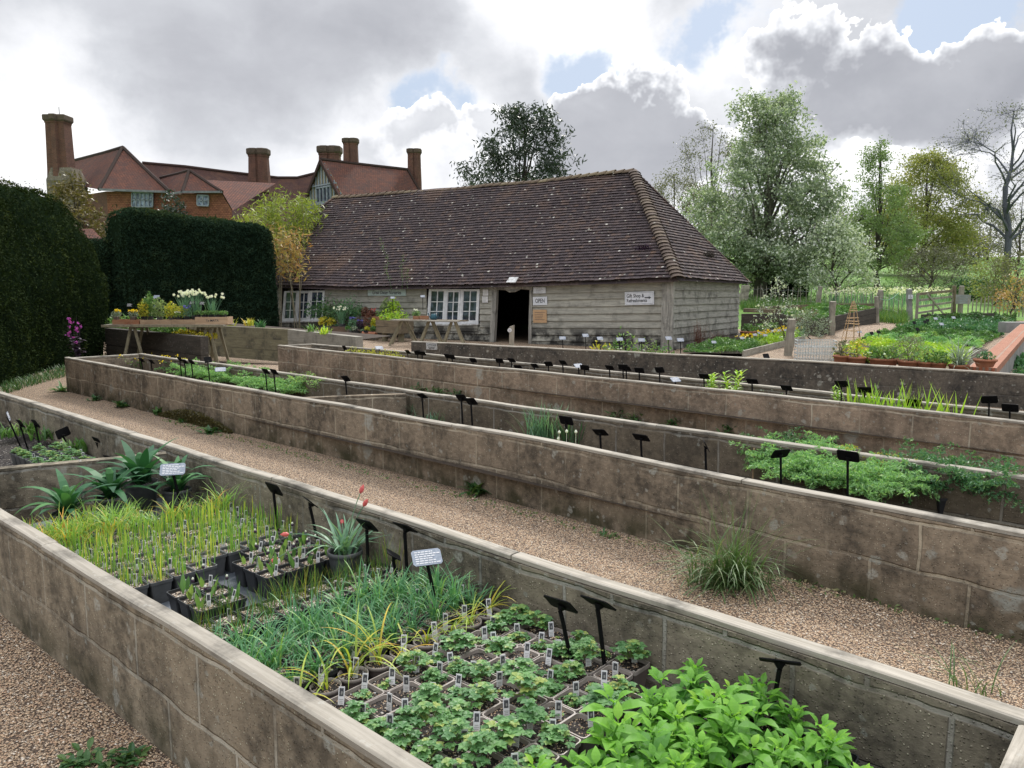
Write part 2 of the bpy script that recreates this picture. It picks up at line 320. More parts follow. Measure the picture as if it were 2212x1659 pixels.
sleeper2 = woodmat('brown_sleeper', (.22, .175, .115), (.14, .115, .08), (1.2, 9, 9), 2.5, dirt=.5)
board = woodmat('weatherboard', (.43, .42, .36), (.26, .255, .225), (1.0, 12, 12), 2.2, dirt=.4, stain=(2, -.05, .42))
board_v = woodmat('door_post_wood', (.38, .37, .33), (.17, .165, .15), (10, 10, 1.0), 2.2, dirt=.6)
postw = woodmat('cleft_oak', (.36, .33, .27), (.22, .20, .16), (11, 11, 1.0), 2.5, dirt=.45)
trestlew = woodmat('trestle_wood', (.30, .27, .18), (.20, .18, .125), (6, 6, 1.2), 2.5, dirt=.4)
crate_l = woodmat('pale_crate_wood', (.52, .37, .24), (.40, .27, .17), (1.2, 9, 9), 2.5, dirt=.25, bump=.2)
crate_r = woodmat('reddish_crate_wood', (.30, .13, .07), (.38, .22, .13), (1.2, 9, 9), 2.5, dirt=.3, bump=.2)
crate_d = woodmat('dark_crate_wood', (.15, .10, .07), (.10, .07, .05), (1.2, 9, 9), 2.5, dirt=.3, bump=.2)
white_p = simple('white_paint', (.74, .76, .78), (.56, .58, .60), 6, .55, .2, 30)
sill_p = simple('worn_paint', (.60, .62, .62), (.30, .29, .27), 9, .7, .3, 30)
bluegrey = simple('blue_grey_timber', (.30, .34, .38), (.18, .21, .24), 5, .7, .3, 20)
plaster = simple('ochre_plaster', (.42, .36, .22), (.34, .29, .18), 4, .9)
lead = simple('lead_gutter', (.20, .21, .22), (.12, .13, .14), 5, .5)
black_pl = simple('black_plastic', (.020, .021, .024), (.03, .032, .036), 20, .42, spec=.5)
grey_pl = simple('charcoal_plastic', (.10, .105, .108), (.065, .068, .07), 14, .5, spec=.45)
taupe_pl = simple('taupe_plastic', (.17, .135, .118), (.115, .09, .08), 14, .5, spec=.45)
taupe_rim = simple('taupe_plastic_rim', (.33, .29, .26), (.20, .17, .15), 14, .45, spec=.5)
sign_blk = simple('black_sign_metal', (.004, .004, .005), (.006, .006, .007), 20, .6, spec=.12)
sign_lt = simple('sky_sheen_sign_face', (.30, .335, .39), (.22, .25, .30), 60, .6, spec=.2)  # pale sky sheen put into the sign face colour
sheet = simple('woven_ground_sheet', (.055, .065, .080), (.13, .145, .165), 5, .5, .3, 300, .001, spec=.5)
terra = simple('terracotta', (.36, .155, .085), (.27, .11, .065), 7, .8, .2, 50)
white_tag = simple('white_tag', (.72, .72, .72), (.62, .62, .63), 8, .5)
dark_print = simple('dark_print', (.03, .035, .05), (.10, .10, .10), 300, .5)
blue_print = simple('blue_grey_print', (.05, .07, .10), (.07, .09, .12), 10, .7)
sign_green = simple('pale_green_board', (.46, .56, .54), (.38, .47, .46), 4, .7)
sign_white = simple('white_sign_board', (.68, .70, .74), (.55, .58, .62), 5, .6)
card = simple('cardboard', (.50, .33, .19), (.42, .27, .15), 4, .85)
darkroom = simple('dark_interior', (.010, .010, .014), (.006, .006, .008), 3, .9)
teal = simple('teal_plastic', (.03, .10, .13), (.02, .07, .10), 5, .4)
slab_c = simple('concrete_render', (.30, .30, .29), (.20, .20, .19), 3, .9, .3, 20)
wire = simple('galvanised_wire', (.50, .54, .54), (.34, .38, .38), 8, .6)
wicker = simple('wicker', (.50, .34, .19), (.36, .23, .12), 20, .7)
rope = simple('green_rope', (.20, .34, .24), (.14, .26, .2), 20, .8)
bark = simple('bark', (.075, .062, .050), (.04, .034, .028), 12, .9, .8, 20, .03)
bark_gr = simple('grey_green_bark', (.12, .115, .095), (.07, .068, .055), 12, .9, .8, 20, .03)
bark_bl = simple('slate_bark', (.11, .115, .14), (.07, .075, .095), 12, .9, .8, 20, .03)
def glassmat(name, tint, rough=.03):
    m, t, b = newmat(name); o = t.add('ShaderNodeTexCoord').outputs['Object']
    t.link(t.mix(t.rng(t.noise(o, 4, 4), .4, .65), tint, tuple(x * 3 + .01 for x in tint)), b.inputs['Base Color']); b.inputs['Roughness'].default_value = rough
    b.inputs['Specular IOR Level'].default_value = .3; t.link(t.bump(t.noise(o, 3, 2), .15, .02), b.inputs['Normal']); return m
glass = glassmat('old_window_glass', (.022, .030, .042)); glass_b = glassmat('leaded_glass', (.10, .13, .17))  # bluish pane reflection is put into the old glass base colour

hedge_m = leafmat('yew_leaf', (.010, .020, .007), (.026, .042, .011), (.085, .10, .022), .1, .85, .05)
hedge_m2 = leafmat('bluish_yew_leaf', (.010, .026, .017), (.026, .050, .028), (.06, .085, .03), .1, .85, .05)  # cooler, bluer green than the other yew
hedge_core = simple('hedge_inside', (.006, .011, .006), (.010, .018, .008), 12, 1.0, spec=0.0)
LF = dict(
    potent=leafmat('cinquefoil_leaf', (.085, .20, .075), (.15, .31, .10), (.32, .38, .10), .3),
    lime=leafmat('lime_leaf', (.075, .23, .04), (.19, .42, .05), (.34, .55, .06), .35, .4),
    chive=leafmat('chive_leaf', (.075, .21, .10), (.13, .31, .14), (.26, .42, .12), .3),
    fine=leafmat('fine_leaf', (.05, .13, .035), (.10, .20, .04), (.34, .32, .05), .25),
    stripe=leafmat('yellow_striped_leaf', (.12, .30, .06), (.30, .44, .08), (.66, .60, .12), .35),
    arch=leafmat('arching_leaf', (.15, .32, .07), (.30, .46, .08), (.66, .38, .07), .35),
    agap=leafmat('broad_strap_leaf', (.022, .085, .038), (.045, .15, .055), (.10, .24, .08), .2, .5, .3),
    yel=leafmat('yellowing_strap_leaf', (.22, .36, .06), (.42, .48, .07), (.62, .40, .05), .3),
    glau=leafmat('glaucous_leaf', (.10, .22, .14), (.16, .30, .18), (.22, .36, .2), .25),
    fern=leafmat('feathery_leaf', (.18, .36, .15), (.29, .50, .20), (.46, .54, .16), .4),
    fernd=leafmat('dark_feathery_leaf', (.05, .15, .065), (.09, .21, .09), (.16, .28, .1), .3),
    weed=leafmat('weed_leaf', (.03, .09, .028), (.06, .14, .04), (.12, .19, .05), .2),
    iris=leafmat('sword_leaf', (.20, .37, .06), (.36, .55, .05), (.5, .6, .08), .35),
    gold=leafmat('golden_leaf', (.34, .40, .05), (.55, .50, .05), (.60, .42, .04), .3),
    orange=leafmat('copper_leaf', (.40, .20, .09), (.42, .32, .10), (.28, .34, .09), .3),
    green=leafmat('fresh_leaf', (.065, .15, .045), (.13, .26, .07), (.27, .38, .11), .3),
    bamboo=leafmat('bamboo_leaf', (.16, .22, .035), (.28, .33, .05), (.42, .42, .08), .3),
    oak=leafmat('dark_evergreen_leaf', (.022, .038, .026), (.040, .062, .040), (.075, .10, .06), .2, .4, .5),
    pear=leafmat('pear_leaf', (.16, .21, .145), (.25, .31, .22), (.44, .49, .39), .45),
    blossom=leafmat('white_blossom', (.50, .55, .46), (.62, .66, .56), None, .3),
    cone=leafmat('pale_green_leaf', (.14, .20, .085), (.20, .28, .12), (.32, .39, .18), .45),
    oaky=leafmat('olive_young_leaf', (.17, .20, .07), (.25, .27, .09), (.40, .36, .11), .45),
    bud=leafmat('bud_leaf', (.11, .12, .07), (.17, .17, .09), (.24, .22, .12), .25),
    twig=leafmat('grey_twig_leaf', (.12, .13, .085), (.17, .18, .11), (.24, .22, .13), .2),
    rust=leafmat('rusty_conifer_leaf', (.07, .065, .02), (.15, .115, .028), (.24, .17, .04), .15),
    grass=leafmat('grass_blade', (.05, .13, .03), (.09, .19, .04), (.22, .28, .07), .3),
    dry=leafmat('dry_grass_blade', (.075, .14, .045), (.12, .20, .07), (.32, .29, .16), .25),
    redg=leafmat('red_grass_blade', (.10, .035, .025), (.16, .06, .04), (.22, .12, .07), .2),
    pinkf=leafmat('pink_petal', (.62, .13, .14), (.72, .20, .18), None, .3),
    mag=leafmat('magenta_petal', (.40, .06, .40), (.52, .12, .52), None, .3),
    yelf=leafmat('yellow_petal', (.75, .52, .01), (.80, .62, .03), None, .3),
    crmf=leafmat('cream_petal', (.72, .70, .50), (.80, .80, .68), None, .3),
    whf=leafmat('white_petal', (.75, .76, .72), (.82, .82, .78), None, .3),
    blf=leafmat('blue_petal', (.10, .09, .40), (.18, .16, .5), None, .2),
    purf=leafmat('dark_purple_leaf', (.030, .018, .035), (.06, .03, .06), None, .1),
    silver=leafmat('silver_leaf', (.20, .26, .19), (.30, .36, .26), None, .2))
def grassmat():
    m, t, b = newmat('field_grass'); o = t.add('ShaderNodeTexCoord').outputs['Object']
    c = t.mix(t.rng(t.noise(o, .35, 5), .35, .65), (.10, .21, .035), (.16, .30, .045)); c = t.mix(t.rng(t.noise(o, 3, 6, .7), .45, .7, 0, .6), c, (.06, .13, .03))
    t.link(c, b.inputs['Base Color']); b.inputs['Roughness'].default_value = .9; t.link(t.bump(t.noise(o, 12, 5, .7), .8, .06), b.inputs['Normal']); return m
field_grass = grassmat()
dark_soil = simple('dark_soil', (.035, .026, .020), (.06, .045, .032), 20, .95, .8, 60, .01)

# ------------------------------------------------------------------ geometry collector
class Geo:
    def __init__(s): s.v = []; s.f = []; s.m = []; s.r = []; s.uv = {}
    def face(s, pts, m=0, r=None, uv=None):
        i = len(s.v); s.v += [tuple(p) for p in pts]; s.f.append(tuple(range(i, i + len(pts)))); s.m.append(m); s.r.append(random.random() if r is None else r)
        if uv: s.uv[len(s.f) - 1] = uv
    def hexa(s, p, m=0, r=None):
        """p: 4 bottom points, then the 4 above them"""
        r = random.random() if r is None else r; i = len(s.v); s.v += [tuple(q) for q in p]
        for q in ((3, 2, 1, 0), (4, 5, 6, 7), (0, 1, 5, 4), (1, 2, 6, 5), (2, 3, 7, 6), (3, 0, 4, 7)):
            s.f.append(tuple(i + k for k in q)); s.m.append(m); s.r.append(r)
    def box(s, c, d, m=0, r=None, rot=None, jit=0):
        x, y, z = (k / 2 for k in d); c = Vector(c); q = []
        for sz in (-z, z):
            for a, b in ((-x, -y), (x, -y), (x, y), (-x, y)):
                v = Vector((a, b, sz))
                if jit: v += Vector([random.uniform(-jit, jit) for _ in range(3)])
                if rot is not None: v = rot @ v
                q.append(c + v)
        s.hexa(q, m, r)
    def beam(s, a, b, w, h, m=0, r=None, up=Vector((0, 0, 1))):
        a, b = Vector(a), Vector(b); d = (b - a).normalized(); sd_ = d.cross(up)
        if sd_.length < 1e-4: sd_ = d.cross(Vector((0, 1, 0)))
        sd_.normalize(); u = sd_.cross(d).normalized(); q = []
        for p_ in (a, b):
            q += [p_ - sd_ * w / 2 - u * h / 2, p_ + sd_ * w / 2 - u * h / 2, p_ + sd_ * w / 2 + u * h / 2, p_ - sd_ * w / 2 + u * h / 2]
        s.hexa(q, m, r)
    def tube(s, pts, rad, n=6, m=0, cap=True, r=None):
        pts = [Vector(p) for p in pts]; k = len(pts); r = random.random() if r is None else r
        if not hasattr(rad, '__len__'): rad = [rad] * k
        base = len(s.v); ref = Vector((.3, .2, 1)).normalized()
        for i, p in enumerate(pts):
            d = (pts[min(i + 1, k - 1)] - pts[max(i - 1, 0)])
            d = d.normalized() if d.length > 1e-9 else Vector((0, 0, 1)); a = d.cross(ref)
            if a.length < .05: a = d.cross(Vector((1, 0, 0)))
            a.normalize(); b = d.cross(a)
            for j in range(n):
                t = 2 * math.pi * j / n; s.v.append(tuple(p + (a * math.cos(t) + b * math.sin(t)) * rad[i]))
        for i in range(k - 1):
            for j in range(n):
                s.f.append((base + i * n + j, base + i * n + (j + 1) % n, base + (i + 1) * n + (j + 1) % n, base + (i + 1) * n + j)); s.m.append(m); s.r.append(r)
        if cap and n > 2:
            s.f.append(tuple(base + j for j in range(n))[::-1]); s.m.append(m); s.r.append(r)
            s.f.append(tuple(base + (k - 1) * n + j for j in range(n))); s.m.append(m); s.r.append(r)
    def loft(s, rings, m=0, close=True, caps=(False, False), r=None):
        """rings: lists of points of equal length, joined into a skin"""
        base = len(s.v); n = len(rings[0]); r0 = r
        for g in rings: s.v += [tuple(p) for p in g]
        for i in range(len(rings) - 1):
            for j in range(n if close else n - 1):
                s.f.append((base + i * n + j, base + i * n + (j + 1) % n, base + (i + 1) * n + (j + 1) % n, base + (i + 1) * n + j)); s.m.append(m); s.r.append(random.random() if r0 is None else r0)
        if caps[0]: s.f.append(tuple(base + j for j in range(n))[::-1]); s.m.append(m); s.r.append(.5)
        if caps[1]: s.f.append(tuple(base + (len(rings) - 1) * n + j for j in range(n))); s.m.append(m); s.r.append(.5)
    def lathe(s, prof, n=20, c=(0, 0, 0), m=0, sx=1, sy=1, r=None):
        c = Vector(c); s.loft([[c + Vector((q * math.cos(2 * math.pi * j / n) * sx, q * math.sin(2 * math.pi * j / n) * sy, z)) for j in range(n)] for q, z in prof], m, r=r)
    def blade(s, p, az, L, wd, lean=.3, curl=.8, seg=4, m=0, twist=0.0, r=None, kink=None):
        """a strap leaf: starts leaning by lean from upright and bends over by curl"""
        p = Vector(p); th = lean; h = Vector((math.cos(az), math.sin(az), 0)); sd_ = Vector((-math.sin(az), math.cos(az), 0)); r = random.random() if r is None else r
        base = len(s.v)
        for i in range(seg + 1):
            t = i / seg; ww = wd * .5 * (1 - t ** 2.2) * (0.75 + .5 * t) + wd * .02; tw = twist * t
            sv = sd_ * math.cos(tw) + Vector((0, 0, 1)) * math.sin(tw)
            s.v.append(tuple(p - sv * ww)); s.v.append(tuple(p + sv * ww))
            p = p + (h * math.sin(th) + Vector((0, 0, math.cos(th)))) * (L / seg); th += curl / seg
        for i in range(seg):
            a = base + i * 2; s.f.append((a, a + 1, a + 3, a + 2)); s.m.append(m); s.r.append(r)
    def leaf(s, p, az, el, L, wd, droop=.5, fold=.25, seg=3, m=0, r=None, roll=0.0):
        """a broad pointed leaf folded along its midrib"""
        p = Vector(p); th = el; h = Vector((math.cos(az), math.sin(az), 0)); sd_ = Vector((-math.sin(az), math.cos(az), 0)); r = random.random() if r is None else r
        base = len(s.v); up = Vector((0, 0, 1))
        prof = {2: (.06, .5, .0), 3: (.05, .46, .36, .0), 4: (.04, .40, .5, .32, .0), 5: (.05, .42, .5, .37, .18, 0)}[seg]
        for i in range(seg + 1):
            d = h * math.cos(th) + up * math.sin(th); n_ = (up * math.cos(th) - h * math.sin(th)); ww = wd * prof[i]
            sv = sd_ * math.cos(roll) + n_ * math.sin(roll)
            s.v.append(tuple(p - sv * ww + n_ * ww * fold)); s.v.append(tuple(p)); s.v.append(tuple(p + sv * ww + n_ * ww * fold))
            p = p + d * (L / seg); th -= droop / seg
        for i in range(seg):
            a = base + i * 3
            for k in (0, 1): s.f.append((a + k, a + k + 1, a + k + 4, a + k + 3)); s.m.append(m); s.r.append(r)
    def merge(s, o, M=None, m=None):
        i = len(s.v); M = M or Matrix(); s.v += [tuple(M @ Vector(v)) for v in o.v]; s.f += [tuple(i + k for k in f) for f in o.f]; s.m += (o.m if m is None else [m] * len(o.m)); s.r += o.r
    def mesh(s, name, mats, smooth=False):
        me = bpy.data.meshes.new(name); me.from_pydata(s.v, [], s.f)
        for q in (mats if isinstance(mats, (list, tuple)) else [mats]): me.materials.append(q)
        me.polygons.foreach_set('material_index', s.m)
        at = me.attributes.new('var', 'FLOAT', 'FACE'); at.data.foreach_set('value', s.r)
        if s.uv:
            ul = me.uv_layers.new(name='uv')
            for fi, uvs in s.uv.items():
                for k, li in enumerate(me.polygons[fi].loop_indices): ul.data[li].uv = uvs[k]
        if smooth: me.polygons.foreach_set('use_smooth', [True] * len(s.f))
        me.update(); return me
    def build(s, name, mats, parent=None, smooth=False):
        o = bpy.data.objects.new(name, s.mesh(name, mats, smooth)); COL.objects.link(o)
        if parent is not None: o.parent = parent
        return o
def leafcloud(name, pts, size, mat, parent=None, jit=.4, hang=0.0, ratio=.5, up=0.0, var=None, base=None):
    """thousands of small four-cornered leaves, one mesh"""
    pts = np.asarray(pts, float); n = len(pts); L = size * (1 + jit * (RNG.random(n) * 2 - 1))
    d = RNG.normal(size=(n, 3)); d[:, 2] = d[:, 2] * (1 - abs(hang)) - hang * 1.8 + up; d /= np.linalg.norm(d, axis=1)[:, None]
    q = RNG.normal(size=(n, 3)); q -= (q * d).sum(1)[:, None] * d; q /= np.linalg.norm(q, axis=1)[:, None]
    nn_ = np.cross(d, q); a = pts - d * L[:, None] * .5; c = pts + d * L[:, None] * .5; wv = q * (L * ratio * .5)[:, None]; off = nn_ * (L * .12)[:, None]
    V = np.stack([a, pts - wv + off, c, pts + wv + off], 1).reshape(-1, 3)
    me = bpy.data.meshes.new(name); me.vertices.add(4 * n); me.vertices.foreach_set('co', V.ravel().astype(np.float32))
    me.loops.add(4 * n); me.loops.foreach_set('vertex_index', np.arange(4 * n, dtype=np.int32)); me.polygons.add(n)
    me.polygons.foreach_set('loop_start', np.arange(0, 4 * n, 4, dtype=np.int32)); 
    at = me.attributes.new('var', 'FLOAT', 'FACE'); vv = RNG.random(n) if var is None else np.clip(var + RNG.normal(0, .12, n), 0, 1)
    me.update(calc_edges=True); at = me.attributes['var']; at.data.foreach_set('value', vv.astype(np.float32))
    me.materials.append(mat); o = bpy.data.objects.new(name, me); COL.objects.link(o)
    if parent is not None: o.parent = parent
    return o
def tag(o, label=None, cat=None, group=None, kind=None):
    for k, v in (('label', label), ('category', cat), ('group', group), ('kind', kind)):
        if v: o[k] = v
    return o
def thing(name, label, cat, loc=(0, 0, 0), rz=0.0, group=None, sc=1.0):
    o = bpy.data.objects.new(name, None); o.empty_display_size = .1; COL.objects.link(o); o.location = loc; o.rotation_euler = (0, 0, rz); o.scale = (sc,) * 3
    return tag(o, label, cat, group)
def kids(o): return [c for c in ALLKIDS.get(o.name, [])]
ALLKIDS = {}
def remember(root): ALLKIDS[root.name] = [c for c in COL.objects if c.parent is root]; return root
def dup(root, loc, rz=0.0, label=None, group=None, sc=None, cat=None, skip=()):
    r = root.copy(); COL.objects.link(r); r.location = loc; r.rotation_euler = (0, 0, rz)
    if sc is not None: r.scale = (sc,) * 3 if not hasattr(sc, '__len__') else sc
    if label: r['label'] = label
    if group: r['group'] = group
    if cat: r['category'] = cat
    for ch in ALLKIDS.get(root.name, []):
        if ch.name.split('.')[0] in skip: continue
        c = ch.copy(); COL.objects.link(c); c.parent = r
    return r
def struct(o): o['kind'] = 'structure'; return o
ORD = ['first', 'second', 'third', 'fourth', 'fifth', 'sixth', 'seventh', 'eighth', 'ninth', 'tenth', 'eleventh', 'twelfth', 'thirteenth', 'fourteenth', 'fifteenth', 'sixteenth', 'seventeenth', 'eighteenth', 'nineteenth', 'twentieth', 'twenty-first', 'twenty-second', 'twenty-third', 'twenty-fourth', 'twenty-fifth', 'twenty-sixth']
# ------------------------------------------------------------------ ground
def sheet_grid(name, xs, ys, zf, mat, keep=None):
    vs_, ix = [], {}
    for j, y in enumerate(ys):
        for i, x in enumerate(xs): ix[i, j] = len(vs_); vs_.append((x, y, zf(x, y)))
    fs = []
    for j in range(len(ys) - 1):
        for i in range(len(xs) - 1):
            if keep is None or keep((xs[i] + xs[i + 1]) / 2, (ys[j] + ys[j + 1]) / 2): fs.append((ix[i, j], ix[i + 1, j], ix[i + 1, j + 1], ix[i, j + 1]))
    me = bpy.data.meshes.new(name); me.from_pydata(vs_, [], fs); me.materials.append(mat); me.polygons.foreach_set('use_smooth', [True] * len(fs))
    o = bpy.data.objects.new(name, me); COL.objects.link(o); return o
gx = [-400, -200, -120, -80, -60, -45] + [x for x in np.arange(-35, 45, 1.5)] + [48, 60, 80, 120, 200, 400]
gy = [-60, -30, -12, -5] + [y for y in np.arange(-2, 60, 1.0)] + [65, 72, 80, 90, 105, 120, 140, 165, 200, 300, 500, 900]
gx = [float(x) for x in gx]; gy = [float(y) for y in gy]
struct(sheet_grid('ground', gx, gy, lambda x, y: G(x, y) - .03, field_grass))
px_ = [float(x) for x in np.arange(-20, 26.1, .5)]; py_ = [float(y) for y in np.arange(-5, 31.6, .5)]
struct(sheet_grid('gravel_path', px_, py_, lambda x, y: G(x, y) + .012 * mnoise.noise(Vector((x * .8, y * .8, 0))), gravel))
# loose pebbles standing proud of the nearest gravel
def pebbles(name, n, u0, u1, v0, v1, smin=.005, smax=.011):
    g = Geo()
    for _ in range(n):
        k = random.random() ** 1.6; u = u1 - (u1 - u0) * k; v = random.uniform(v0, v1); p = W(u, v); s_ = random.uniform(smin, smax); a = random.random() * 3.14
        b = len(g.v); ca, sa = math.cos(a), math.sin(a); z = G(p.x, p.y) + s_ * .35 + .004; q = random.uniform(.6, 1.0)
        for dx, dy, dz in ((1, 0, 0), (.3, .62 * q, .0), (-.8, .5 * q, 0), (-.9, -.35, 0), (.1, -.7 * q, 0), (.15, 0, .62), (-.35, .05, .55)):
            g.v.append((p.x + (dx * ca - dy * sa) * s_, p.y + (dx * sa + dy * ca) * s_, z + dz * s_))
        r = random.random()
        for f_ in ((0, 1, 5), (1, 2, 6, 5), (2, 3, 6), (3, 4, 5, 6), (4, 0, 5)): g.f.append(tuple(b + i for i in f_)); g.m.append(0); g.r.append(r)
    return g.build(name, pebble)
tag(pebbles('loose_gravel', 34000, -4.6, 1.4, 2.42, 4.05, .003, .0066), 'loose warm brown pebbles covering the path between the first two beds', 'gravel', kind='stuff')
tag(pebbles('loose_gravel', 12000, -4.0, -1.4, .35, 1.04, .003, .0066), 'brown pebbles on the strip of path at the lower left', 'gravel', kind='stuff')

# ------------------------------------------------------------------ block walls with batten copings
def runlen(pts): return [0] + list(np.cumsum([(pts[i + 1] - pts[i]).length for i in range(len(pts) - 1)]))
def wall(name, pts, z0, z1, th, mat, label, side=1, cap=True, cat='wall', capw=.062, capt=.02, capmat=None, capoff=0.0, uoff=0.0, group=None, splits=None):
    """pts: outer top edge, thickness laid to the given side (+1 left of travel)"""
    pts = [Vector((p[0], p[1], 0)) for p in pts]
    fine_ = []                                           # finer stations with a slight waver
    for a, b in zip(pts[:-1], pts[1:]):
        n = max(1, int((b - a).length / .3)); fine_ += [a.lerp(b, i / n) for i in range(n)]
    fine_.append(pts[-1]); n = len(fine_)
    nor = []
    for i in range(n):
        d = (fine_[min(i + 1, n - 1)] - fine_[max(i - 1, 0)]).normalized(); nor.append(Vector((-d.y, d.x, 0)) * side)
    L = runlen(fine_); g = Geo(); wob = [(mnoise.noise(p * .9 + Vector((uoff, 3, 1))) * .012) for p in fine_]
    zt = lambda i: z1 + wob[i]
    hs = [z0, z0 + (z1 - z0) * .33, z0 + (z1 - z0) * .66]
    org = fine_[0]; A_ = [f + nor[i] * (mnoise.noise(f * 1.3) * .006) for i, f in enumerate(fine_)]; B_ = [f + nor[i] * th for i, f in enumerate(A_)]
    up = lambda p, z: Vector((p.x, p.y, z))
    for i in range(n - 1):
        for X, fl in ((A_, side > 0), (B_, side < 0)):
            q = [up(X[i], z0), up(X[i + 1], z0), up(X[i + 1], zt(i + 1)), up(X[i], zt(i))]; u = [(L[i] + uoff, z0 - z1), (L[i + 1] + uoff, z0 - z1), (L[i + 1] + uoff, 0), (L[i] + uoff, 0)]
            u = [(a, b + .472) for a, b in u]
            if not fl: q = q[::-1]; u = u[::-1]
            g.face(q, uv=u)
        q = [up(A_[i], zt(i)), up(A_[i + 1], zt(i + 1)), up(B_[i + 1], zt(i + 1)), up(B_[i], zt(i))]
        g.face(q, uv=[(L[i] + uoff, .30), (L[i + 1] + uoff, .30), (L[i + 1] + uoff, .30 + th), (L[i] + uoff, .30 + th)])
    for i in (0, n - 1):
        g.face([up(A_[i], z0), up(B_[i], z0), up(B_[i], zt(i)), up(A_[i], zt(i))], uv=[(uoff + 1, z0 - z1 + .472), (uoff + 1 + th, z0 - z1 + .472), (uoff + 1 + th, .472), (uoff + 1, .472)])
    o = g.build(name, mat); tag(o, label, cat, group)
    if cap:
        # battens in lengths, laid end to end, each with its own slight twist
        k = 0; cuts = [0]
        if splits: cuts += splits
        while L[-1] - cuts[-1] > 3.4: cuts.append(cuts[-1] + random.uniform(1.9, 2.9))
        cuts.append(L[-1])
        def at(t):
            j = max(0, min(n - 2, int(np.searchsorted(L, t) - 1))); f = (t - L[j]) / max(1e-6, L[j + 1] - L[j]); return A_[j].lerp(A_[j + 1], f), nor[j].lerp(nor[j + 1], f), zt(j) * (1 - f) + zt(j + 1) * f
        for c0, c1 in zip(cuts[:-1], cuts[1:]):
            m = max(2, int((c1 - c0) / .22)); rings = []; a0, a1 = random.uniform(-.005, .005), random.uniform(-.005, .005); w0 = capw * random.uniform(.94, 1.06); lift = random.uniform(.001, .004)
            for i in range(m + 1):
                t = c0 + .004 + (c1 - c0 - .008) * i / m; p, nn, z = at(t); off = capoff + a0 + (a1 - a0) * i / m + mnoise.noise(Vector((t * 3, uoff, 0))) * .0035
                zz_ = z + lift + mnoise.noise(Vector((t * 2, uoff, 5))) * .002
                e = mnoise.noise(Vector((t * 9, uoff, 9))) * .0025
                rings.append([up(p + nn * (off - .002), zz_), up(p + nn * (off + w0 + e), zz_), up(p + nn * (off + w0 + e), zz_ + capt - .004), up(p + nn * (off + w0 - .006), zz_ + capt), up(p + nn * (off + .006), zz_ + capt), up(p + nn * (off - .002 + e), zz_ + capt - .004)])
            cg = Geo(); cg.loft(rings, caps=(True, True), r=random.random())
            # put the batten in its own frame so its grain runs along it
            d = (rings[-1][0] - rings[0][0]); an = math.atan2(d.y, d.x); M = Matrix.Translation(rings[0][0]) @ Matrix.Rotation(an, 4, 'Z'); Mi = M.inverted(); cg.v = [tuple(Mi @ Vector(v)) for v in cg.v]
            cb = cg.build('coping_batten', capmat or cap_m, o); cb.matrix_local = M
    return o
UV2 = lambda u, v: W(u, v)
wall('block_wall', [W(-10.5, 1.05), W(-6, 1.06), W(-4.15, 1.05), W(-3.07, 1.06), W(-2.05, 1.062), W(-1.3, 1.06), W(-.28, 1.055)], -.05, .48, .07, mat_G,
     'low concrete block wall with wooden batten top, nearest the camera at lower left', side=1, uoff=.1, splits=[6.9])
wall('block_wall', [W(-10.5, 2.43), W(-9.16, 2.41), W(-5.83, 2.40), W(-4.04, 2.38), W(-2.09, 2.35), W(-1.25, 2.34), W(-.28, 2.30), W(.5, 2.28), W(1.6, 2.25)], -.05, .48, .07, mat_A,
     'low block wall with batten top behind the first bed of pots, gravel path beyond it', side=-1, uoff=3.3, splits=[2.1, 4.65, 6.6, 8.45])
wall('block_wall', [W(-.28, 1.13), W(-.28, 2.22)], -.05, .478, .07, mat_A, 'short end wall with wooden batten closing the first bed at lower right corner', side=-1, uoff=9)
wall('block_wall', [W(-5.62, 1.14), W(-5.19, 2.30)], -.05, .47, .075, mat_A, 'short mossy dividing wall behind the dark green strap-leaved plants', side=-1, cap=False, uoff=14)
wall('block_wall', [W(-12.54, 4.16), W(-7.79, 4.16), W(-5.6, 4.18), W(-4.06, 4.18), W(-2.19, 4.08), W(-1.36, 4.04), W(-.54, 3.99), W(1.6, 3.95)], -.05, .48, .07, mat_B,
     'long brown block wall facing the first gravel path, front of the second bed', side=1, uoff=5.2)
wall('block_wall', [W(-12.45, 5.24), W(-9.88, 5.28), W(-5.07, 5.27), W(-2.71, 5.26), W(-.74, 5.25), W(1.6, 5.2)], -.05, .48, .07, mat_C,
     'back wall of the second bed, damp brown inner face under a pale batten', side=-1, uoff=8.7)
wall('block_wall', [W(-12.54, 4.235), W(-12.45, 5.165)], -.05, .478, .07, mat_B, 'left end wall of the second bed, near the yew hedge', side=-1, uoff=1.2)
wall('block_wall', [W(-6.66, 4.27), W(-6.1, 5.18)], -.05, .475, .07, mat_B, 'low uncapped dividing wall across the second bed', side=-1, cap=False, uoff=21)
wall('block_wall', [W(-12.25, 7.5), W(-9, 7.47), W(-7.17, 7.43), W(-4.17, 7.45), W(-1.05, 7.27), W(1.8, 7.1)], -.05, .48, .07, mat_D,
     'reddish brown block wall with lichen spots, front of the third bed', side=1, uoff=2.4)
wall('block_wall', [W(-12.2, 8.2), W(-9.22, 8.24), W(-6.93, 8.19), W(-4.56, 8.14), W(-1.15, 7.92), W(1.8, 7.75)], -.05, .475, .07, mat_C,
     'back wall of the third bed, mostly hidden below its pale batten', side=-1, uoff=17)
wall('block_wall', [W(-12.25, 7.575), W(-12.2, 8.13)], -.05, .472, .07, mat_D, 'left end wall of the third bed', side=-1, uoff=31)
FP = [P(888, 737, .45), P(1152, 749.5, .45), P(1480, 766, .45), P(1773, 781.5, .45), P(2212, 808.5, .45), P(2600, 832, .45)]
